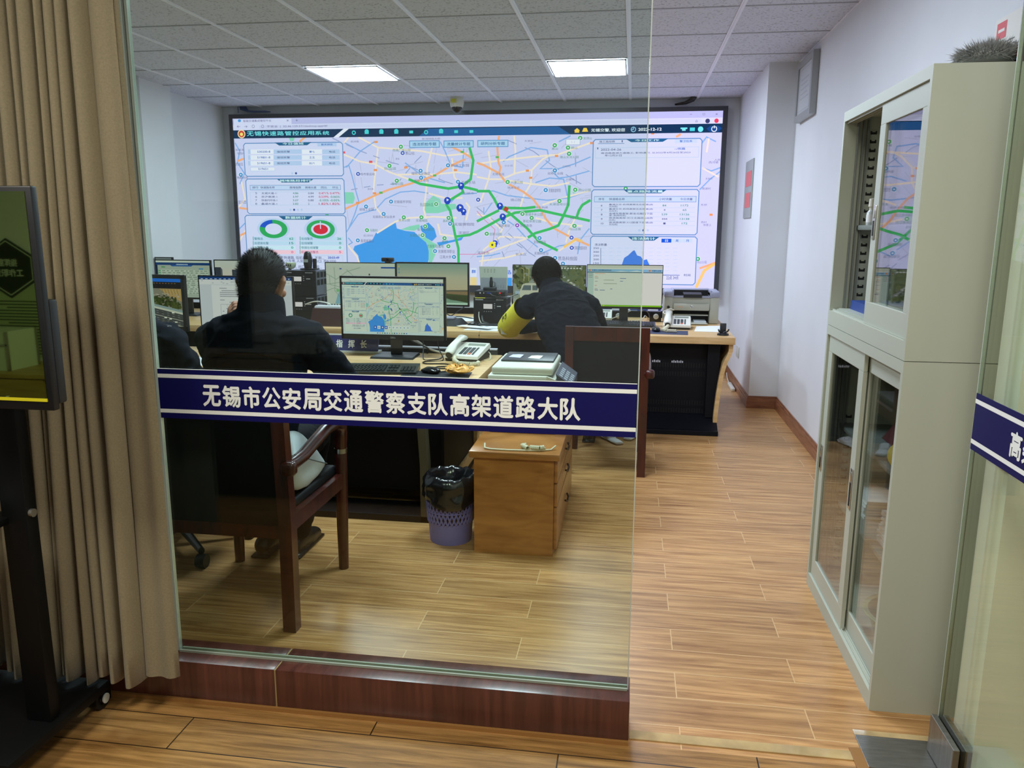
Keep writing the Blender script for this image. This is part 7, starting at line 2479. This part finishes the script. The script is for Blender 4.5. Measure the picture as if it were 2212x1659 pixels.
def hand(m, wrist, to, up, curl=0.35, s=1.0, side=1):
    """palm, four fingers of different length with two bends, and a thumb off the side of the palm"""
    w = Vector(wrist)
    d = (Vector(to) - w).normalized()
    up = Vector(up)
    n = (up - d * up.dot(d)).normalized()      # back of the hand
    a = d.cross(n) * side                       # towards the thumb
    k = w + d * 0.085 * s
    m.tube([w - d * 0.02, w + d * 0.03 * s, k], [(0.027, 0.018), (0.036 * s, 0.016), (0.040 * s, 0.014)], side=a, seg=12, round_caps=True)
    for i, (off, L) in enumerate(((0.030, 0.072), (0.010, 0.080), (-0.010, 0.075), (-0.029, 0.058))):
        p = k + a * off * s - d * 0.006
        q = [p]
        ang = curl * 0.5
        for j in range(3):
            dd = (d * math.cos(ang) - n * math.sin(ang) + a * (0.10 * (1.5 - i) / 1.5)).normalized()
            p = p + dd * L * s * (0.45, 0.32, 0.23)[j]
            q.append(p)
            ang += curl * (1.0 + 0.15 * i)
        m.tube(q, [0.0092 * s, 0.0088 * s, 0.0082 * s, 0.0072 * s], seg=10, round_caps=True)
    p = w + d * 0.03 * s + a * 0.028 * s
    t1 = (d * 0.65 + a * 0.7 - n * 0.3).normalized()
    t2 = (d * 0.9 + a * 0.25 - n * 0.45).normalized()
    m.tube([p, p + t1 * 0.036 * s, p + t1 * 0.036 * s + t2 * 0.03 * s], [0.013 * s, 0.0105 * s, 0.0085 * s], seg=10, round_caps=True)


def head(m, c, R):
    """skull, jaw, nose, lips, ears in head space: x right, y forward, z up"""
    def P(x, y, z):
        return Vector(c) + R @ Vector((x, y, z))
    T0 = m.T
    m.T = Matrix.Translation(c) @ R.to_4x4()
    m.ball((0, -0.012, 0.022), (0.076, 0.092, 0.090), seg=28, rings=18)
    m.ball((0, 0.022, -0.035), (0.064, 0.070, 0.078), seg=24, rings=16)
    m.ball((0, 0.062, -0.088), (0.030, 0.026, 0.024))
    m.tube([(0, 0.088, 0.012), (0, 0.100, -0.012), (0, 0.106, -0.026)], [0.008, 0.010, 0.013], seg=10, round_caps=True)
    m.ball((0, 0.088, -0.058), (0.022, 0.010, 0.009))
    m.ball((0, 0.086, -0.068), (0.020, 0.010, 0.008))
    for s in (-1, 1):
        m.ball((s * 0.031, 0.080, 0.022), (0.020, 0.012, 0.007))
        m.ball((s * 0.050, 0.058, -0.020), (0.022, 0.022, 0.02))
        m.tube([(s * 0.074, -0.004, -0.042), (s * 0.083, -0.010, -0.022), (s * 0.092, -0.020, 0.004), (s * 0.088, -0.016, 0.020), (s * 0.078, -0.002, 0.024)], [0.009, 0.009, 0.011, 0.010, 0.008], seg=10, round_caps=True)
        m.ball((s * 0.082, -0.008, -0.006), (0.006, 0.014, 0.026))
    m.T = T0


def eyes(parent, c, R):
    m = MB().use(mat('eye_white', (210, 206, 200), 0.2))
    m.T = Matrix.Translation(c) @ R.to_4x4()
    for s in (-1, 1):
        m.ball((s * 0.031, 0.079, 0.006), 0.0105, seg=12, rings=8)
        m.ball((s * 0.031, 0.0855, 0.006), 0.0052, mat('iris_dark', (24, 18, 14), 0.2), seg=10, rings=6)
    m.build('eyes', parent)


def hair(parent, c, R, keep, bristle, n, scale=1.0, drop=0.0, name='hair', m_=None):
    m_ = m_ or hair_m
    m = MB()
    m.T = Matrix.Translation(c) @ R.to_4x4()
    m.ball((0, -0.014, 0.026), (0.083 * scale, 0.101 * scale, 0.097 * scale), seg=32, rings=20)
    m.ball((0, -0.044, -0.035 - drop), (0.068 * scale, 0.056 * scale, 0.06), seg=24, rings=14)
    for s in (-1, 1):
        m.ball((s * 0.062 * scale, 0.018, 0.0), (0.020, 0.034, 0.05), seg=16, rings=12)
    M = (Matrix.Translation(c) @ R.to_4x4()).inverted()
    o = fused(name, m, parent, m_, 0.005, 3, 0.0, cut=lambda p: not keep(M @ p))
    # strands
    me = o.data
    rb = random.Random(8)
    off = parent_offset(parent)
    polys = [p for p in me.polygons]
    mb = MB().use(hair_m)
    for i in range(n):
        p = polys[rb.randrange(len(polys))]
        q = p.center + off
        nn = p.normal
        hp = M @ q
        tdir = (nn * bristle[1] + (R @ (Vector((rb.uniform(-.4, .4), rb.uniform(-.5, .3), rb.uniform(-.3, .3))) * (1.0 if bristle[2] > 0 else 0.3) + Vector((0, -0.25, bristle[2])))) * (1 - bristle[1])).normalized()
        l = bristle[0] * rb.uniform(0.5, 1.15)
        s_ = nn.cross(tdir)
        s_ = (s_.normalized() if s_.length > 1e-4 else Vector((1, 0, 0))) * bristle[3]
        b = q + nn * 0.0005
        t = b + tdir * l + nn * 0.001
        k = len(mb.v)
        mb.add([b - s_, b + s_, t], [(0, 1, 2)])
    bm = bmesh.new()
    bm.from_mesh(me)
    for f in mb.f:
        bm.faces.new([bm.verts.new(Vector(mb.v[i]) - off) for i in f])
    bm.to_mesh(me)
    bm.free()
    me.polygons.foreach_set('use_smooth', [True] * len(me.polygons))
    return o


def lerp3(a, b, f):
    return tuple(x + (y - x) * f for x, y in zip(a, b))


def figure(label, sp):
    """sp: joints of the seated pose. Body first, then clothes that follow the same joints"""
    t = thing('person', label, 'person', sp['root'])
    R = Matrix.Rotation(sp['turn'], 3, 'Z') @ Matrix.Rotation(sp['nod'], 3, 'X') @ Matrix.Rotation(sp.get('tilt', 0), 3, 'Y')
    c = Vector(sp['head'])
    side = Vector(sp['side'])
    m = MB()
    tor = sp['torso']                       # pelvis, waist, chest, shoulders, neck base
    rad = [(0.155, 0.105), (0.145, 0.10), (0.165, 0.108), (0.150, 0.085), (0.062, 0.060)]
    m.tube(tor, rad, side=side, seg=24, round_caps=True)
    m.tube([tor[3], tor[4], lerp3(tor[4], tuple(c), 0.6), tuple(c + R @ Vector((0, -0.02, -0.02)))], [0.066, 0.058, 0.052, 0.05], seg=18)
    head(m, c, R)
    for s in 'lr':
        sh, el, wr = sp['arm_' + s]
        m.tube([lerp3(tor[3], sh, 0.6), sh, lerp3(sh, el, 0.5), el, lerp3(el, wr, 0.5), wr], [0.052, 0.054, 0.046, 0.038, 0.036, 0.025], seg=16, round_caps=True)
        hand(m, wr, sp['hand_' + s], sp['up_' + s], sp['curl_' + s], 1.0, 1 if s == 'l' else -1)
        hp, kn, an = sp['leg_' + s]
        m.tube([hp, lerp3(hp, kn, 0.5), kn, lerp3(kn, an, 0.4), an], [0.082, 0.075, 0.055, 0.050, 0.034], seg=16, round_caps=True)
        m.tube([(an[0], an[1] - 0.03, 0.04), (an[0], an[1] + 0.06, 0.036), (an[0], an[1] + 0.15, 0.028)], [(0.028, 0.032), (0.034, 0.026), (0.032, 0.018)], side=(1, 0, 0), seg=12, round_caps=True)
    fused('body', m, t, skin_m, 0.0048, 3)
    eyes(t, c, R)
    # jacket
    m = MB()
    jr = [(0.178, 0.128), (0.185, 0.132), (0.198, 0.138), (0.172, 0.112), (0.146, 0.102), (0.092, 0.082)]
    j = [lerp3(tor[0], tor[1], 0.15)] + tor[1:4] + [lerp3(tor[3], tor[4], sp['yoke']), lerp3(tor[3], tor[4], sp['yoke'] + 0.4)]
    m.tube(j, jr, side=side, seg=28, round_caps=True)
    for s in 'lr':
        sh, el, wr = sp['arm_' + s]
        m.tube([lerp3(tor[3], sh, 0.45), sh, lerp3(sh, el, 0.5), el, lerp3(el, wr, 0.5), lerp3(el, wr, 0.93)], [0.072, 0.076, 0.068, 0.060, 0.054, 0.044], seg=18, round_caps=True)
        m.ball(lerp3(sh, tor[3], 0.25), 0.082)
    col_c, col_n = Vector(sp['collar'][0]), Vector(sp['collar'][1])
    jk = fused('jacket', m, t, cloth_m, 0.0065, 6, sp.get('wrinkle', 0.006), 8.5)
    # yoke seam and centre seam sewn over the back
    from mathutils.bvhtree import BVHTree
    off = parent_offset(t)
    bvh = BVHTree.FromPolygons([v.co + off for v in jk.data.vertices], [tuple(p.vertices) for p in jk.data.polygons])
    seam = MB().use(mat('jacket_seam', (6, 7, 10), 0.9, spec=0.1))
    for a, b, sag in sp['seams']:
        pts = []
        for i in range(25):
            f = i / 24
            o = Vector(lerp3(a, b, f)) + Vector((0, 0, -sag * (2 * f - 1) ** 2))
            h = bvh.ray_cast(o, Vector(sp['seam_dir']).normalized())
            if h[0] is not None:
                pts.append(h[0] + h[1] * 0.0006)
        if len(pts) > 3:
            seam.tube(pts, 0.0022, seg=5)
    seam.build('yoke_seam', jk)
    m = MB().use(cloth_m)
    n = 36
    ax = col_n.normalized()
    sx_ = (side - ax * side.dot(ax)).normalized()
    fy = ax.cross(sx_)
    def cl(u, v):
        a = 2 * math.pi * u
        prof = ((0.088, -0.05), (0.084, -0.01), (0.079, 0.035), (0.077, 0.055), (0.080, 0.060), (0.085, 0.042), (0.090, 0.004), (0.092, -0.012))
        i = min(len(prof) - 1, int(round(v * (len(prof) - 1))))
        r, h = prof[i]
        h *= 1.0 + sp.get('collar_back', 0.25) * (-math.sin(a))
        r *= 1 + 0.02 * noise.noise(Vector((math.cos(a) * 2, math.sin(a) * 2, h * 20)))
        return col_c + sx_ * (r * math.cos(a)) + fy * (r * 0.98 * math.sin(a)) + ax * h
    m.sheet(cl, n, 7)
    m.build('collar', t, angle=75)
    # trousers and shoes
    m = MB()
    m.tube([tor[0], lerp3(tor[0], tor[1], 0.45)], [(0.172, 0.122), (0.162, 0.118)], side=side, seg=22, round_caps=True)
    for s in 'lr':
        hp, kn, an = sp['leg_' + s]
        m.tube([hp, lerp3(hp, kn, 0.5), kn, lerp3(kn, an, 0.5), lerp3(kn, an, 0.96)], [0.098, 0.090, 0.074, 0.066, 0.058], seg=18, round_caps=True)
    fused('trousers', m, t, trouser_m, 0.008, 5, 0.004, 9)
    for s in 'lr':
        an = sp['leg_' + s][2]
        m = MB()
        m.tube([(an[0], an[1] - 0.045, 0.048), (an[0], an[1] + 0.01, 0.055), (an[0], an[1] + 0.09, 0.042), (an[0], an[1] + 0.175, 0.030)], [(0.037, 0.045), (0.041, 0.05), (0.046, 0.038), (0.040, 0.026)], side=(1, 0, 0), seg=16, round_caps=True)
        m.box(an[0] - 0.045, an[0] + 0.045, an[1] - 0.085, an[1] + 0.21, 0.0, 0.012, bevel=0.005)
        fused('shoe', m, t, shoe_m, 0.006, 2)
    return t, R, c


def short_keep(p):
    return (p.z > 0.045 or p.y < 0.012) and p.z > -0.085 and not (p.y > 0.055 and p.z < 0.085) and not (abs(p.x) > 0.066 and -0.05 < p.z < 0.012 and p.y > -0.03)


s1 = dict(root=(-1.40, 2.80, 0.46), turn=math.radians(1), nod=math.radians(-20), side=(1, 0.02, 0), head=(-1.400, 2.885, 1.238),
          torso=[(-1.43, 2.755, 0.585), (-1.425, 2.775, 0.73), (-1.41, 2.80, 0.93), (-1.40, 2.82, 1.055), (-1.395, 2.84, 1.125)],
          arm_l=((-1.58, 2.83, 1.025), (-1.63, 3.04, 0.80), (-1.60, 2.985, 1.05)), arm_r=((-1.205, 2.83, 1.035), (-1.125, 3.03, 0.81), (-1.23, 3.23, 0.70)),
          hand_l=(-1.545, 2.92, 1.20), up_l=(-1.0, -0.6, 0.2), curl_l=0.75, hand_r=(-1.31, 3.40, 0.665), up_r=(0.2, 0.0, 1.0), curl_r=0.35,
          leg_l=((-1.52, 2.80, 0.555), (-1.59, 3.22, 0.56), (-1.60, 3.20, 0.10)), leg_r=((-1.34, 2.80, 0.555), (-1.36, 3.22, 0.56), (-1.46, 3.22, 0.10)),
          collar=((-1.392, 2.845, 1.135), (0.02, 0.16, 1.0)), collar_back=0.2, yoke=0.6, seams=[((-1.57, 2.3, 1.0), (-1.22, 2.3, 1.0), 0.05)], seam_dir=(0, 1, 0))
t, R, c = figure('person in a dark jacket sitting with back turned before the text document, hand at cheek', s1)
hair(t, c, R, short_keep, (0.013, 0.75, 0.5, 0.0009), 5200, 1.05)

s2 = dict(root=(-0.30, 4.98, 0.46), turn=math.radians(6), nod=math.radians(-42), tilt=math.radians(-6), side=(1, 0.12, 0.06), head=(-0.575, 5.44, 1.12),
          torso=[(-0.26, 4.98, 0.575), (-0.32, 5.03, 0.69), (-0.41, 5.13, 0.85), (-0.475, 5.25, 0.985), (-0.53, 5.36, 1.045)],
          arm_l=((-0.672, 5.25, 0.945), (-0.835, 5.50, 0.775), (-0.68, 5.735, 0.752)), arm_r=((-0.275, 5.27, 0.955), (-0.215, 5.52, 0.77), (-0.34, 5.76, 0.752)),
          hand_l=(-0.58, 5.86, 0.728), up_l=(0, 0.1, 1.0), curl_l=0.25, hand_r=(-0.43, 5.88, 0.735), up_r=(0.4, 0.1, 1.0), curl_r=0.6,
          leg_l=((-0.37, 5.02, 0.555), (-0.46, 5.42, 0.555), (-0.46, 5.43, 0.10)), leg_r=((-0.18, 5.02, 0.555), (-0.21, 5.44, 0.555), (-0.26, 5.40, 0.10)),
          collar=((-0.53, 5.345, 1.035), (-0.15, 0.62, 1.0)), collar_back=0.1, yoke=0.35, seams=[((-0.665, 4.6, 1.10), (-0.27, 4.6, 1.17), 0.035)], seam_dir=(0.02, 1, -0.28))
t, R, c = figure('person in a dark jacket with a yellow armband bending over the back desk', s2)


def long_keep(p):
    return (p.z > 0.03 or p.y < 0.02) and p.z > -0.10 and not (p.y > 0.05 and p.z < 0.075) and not (abs(p.x) > 0.07 and -0.05 < p.z < 0.006 and p.y > -0.02)


hair(t, c, R, long_keep, (0.034, 0.10, -0.6, 0.0016), 4200, 1.22, 0.0, m_=mat('jet_black_hair', (7, 7, 8), 0.7, spec=0.15))
# yellow armband on the left sleeve
sh, el, wr = s2['arm_l']
m = MB().use(mat('armband_yellow', (248, 238, 62), 0.6, noise_scale=40, noise_amt=0.06))
ctr = [lerp3(sh, el, 0.10), lerp3(sh, el, 0.45), lerp3(sh, el, 0.85), el, lerp3(el, wr, 0.16)]
rads = [0.084, 0.082, 0.082, 0.080, 0.077]
ctr = [(p[0] - 0.012, p[1], p[2] - 0.004) for p in ctr]
m.tube(ctr, rads, seg=26, caps=False)
m.tube([ctr[i] for i in range(4, -1, -1)], [r - 0.003 for r in rads[::-1]], seg=26, caps=False)
ab = m.build('armband', t, angle=70, label='bright yellow armband with dark lettering')
mm = MB().use(mat('armband_ink', (50, 52, 30), 0.6))
d0, d1 = Vector(ctr[1]), Vector(ctr[2])
ax = (d1 - d0).normalized()
outw = Vector((-0.93, -0.34, 0.1))
outw = (outw - ax * outw.dot(ax)).normalized()
tg = ax.cross(outw)
for i, ch in enumerate('执勤'):
    p = d0 + ax * (0.015 + 0.05 * i) + outw * 0.0835 - tg * 0.02
    vs, fs, xa, xb, ya, yb_ = glyphs(ch, 0.03)
    mm.add([p + ax * ((x - xa) * 0.042) + tg * ((y - ya) * 0.042) + outw * 0.001 * 0 for x, y in vs], fs)
mm.build('lettering', ab, smooth=False)
m = MB().use(mat('reflective_patch', (196, 200, 196), 0.35))
q = Vector(ctr[3])
oo = Vector((-0.3, -0.9, -0.28)).normalized()
ax2 = Vector((0.85, -0.30, -0.05))
ax2 = (ax2 - oo * ax2.dot(oo)).normalized()
up2 = oo.cross(ax2)
p0 = q + oo * 0.0795
m.add([p0 - ax2 * 0.022 - up2 * 0.024, p0 + ax2 * 0.022 - up2 * 0.024, p0 + ax2 * 0.022 + up2 * 0.024, p0 - ax2 * 0.022 + up2 * 0.024,
       p0 - ax2 * 0.022 - up2 * 0.024 + oo * 0.002, p0 + ax2 * 0.022 - up2 * 0.024 + oo * 0.002, p0 + ax2 * 0.022 + up2 * 0.024 + oo * 0.002, p0 - ax2 * 0.022 + up2 * 0.024 + oo * 0.002],
      [(0, 1, 2, 3), (4, 7, 6, 5), (0, 4, 5, 1), (1, 5, 6, 2), (2, 6, 7, 3), (3, 7, 4, 0)])
m.build('reflective_patch', ab, smooth=False)

# swivel chair with a jacket hung over it, half behind the curtain
t = thing('swivel_chair', 'black swivel chair with a dark jacket over its back beside the curtain', 'chair', (-2.02, 3.12, 0))
lm = leather
MB().use(lm).box(-2.28, -1.76, 2.98, 3.46, 0.44, 0.52, bevel=0.03, seg=3).build('seat', t)
MB().use(lm).box(-2.24, -1.815, 2.90, 2.955, 0.56, 1.065, bevel=0.022, seg=3).build('backrest', t)
m = MB().use(black_pl)
m.tube([(-2.02, 3.2, 0.10), (-2.02, 3.2, 0.44)], 0.03, seg=14)
m.tube([(-2.02, 3.2, 0.43), (-2.02, 3.0, 0.44), (-2.02, 2.965, 0.55), (-2.02, 2.955, 0.7)], [(0.03, 0.012)] * 4, side=(1, 0, 0), seg=10)
m.build('post', t)
for i in range(5):
    a = 0.5 + i * 2 * math.pi / 5
    e = (-2.02 + 0.30 * math.cos(a), 3.2 + 0.30 * math.sin(a))
    m = MB().use(black_pl)
    m.tube([(-2.02, 3.2, 0.10), (e[0], e[1], 0.075)], [(0.028, 0.022), (0.018, 0.014)], side=(0, 0, 1), seg=10)
    lg = m.build('leg', t)
    MB().use(black_pl).tube([(e[0] - 0.02, e[1], 0.03), (e[0] + 0.02, e[1], 0.03)], 0.03, seg=18).build('caster', lg)
m = MB()
m.box(-2.27, -1.80, 2.868, 2.897, 0.62, 1.03, bevel=0.012)
m.tube([(-2.22, 2.93, 1.058), (-2.10, 2.93, 1.078), (-1.96, 2.93, 1.076), (-1.84, 2.93, 1.045), (-1.80, 2.92, 1.01)], [(0.05, 0.022), (0.058, 0.024), (0.058, 0.024), (0.055, 0.024), (0.04, 0.022)], side=(0, 1, 0), seg=16, round_caps=True)
m.tube([(-1.81, 2.93, 1.02), (-1.775, 2.93, 0.94), (-1.745, 2.93, 0.84), (-1.735, 2.93, 0.70), (-1.74, 2.93, 0.60)], [(0.05, 0.03), (0.058, 0.034), (0.058, 0.036), (0.052, 0.034), (0.044, 0.03)], side=(0, 1, 0), seg=16, round_caps=True)
m.tube([(-2.26, 2.93, 1.02), (-2.29, 2.93, 0.94), (-2.31, 2.93, 0.80), (-2.31, 2.93, 0.62)], [(0.05, 0.03), (0.058, 0.034), (0.055, 0.034), (0.044, 0.03)], side=(0, 1, 0), seg=16, round_caps=True)
j = thing('jacket', 'dark jacket hung over the swivel chair beside the curtain', 'jacket', (-2.02, 2.9, 0.6))
fused('cloth', m, j, cloth_m, 0.008, 5, 0.012, 7.0)
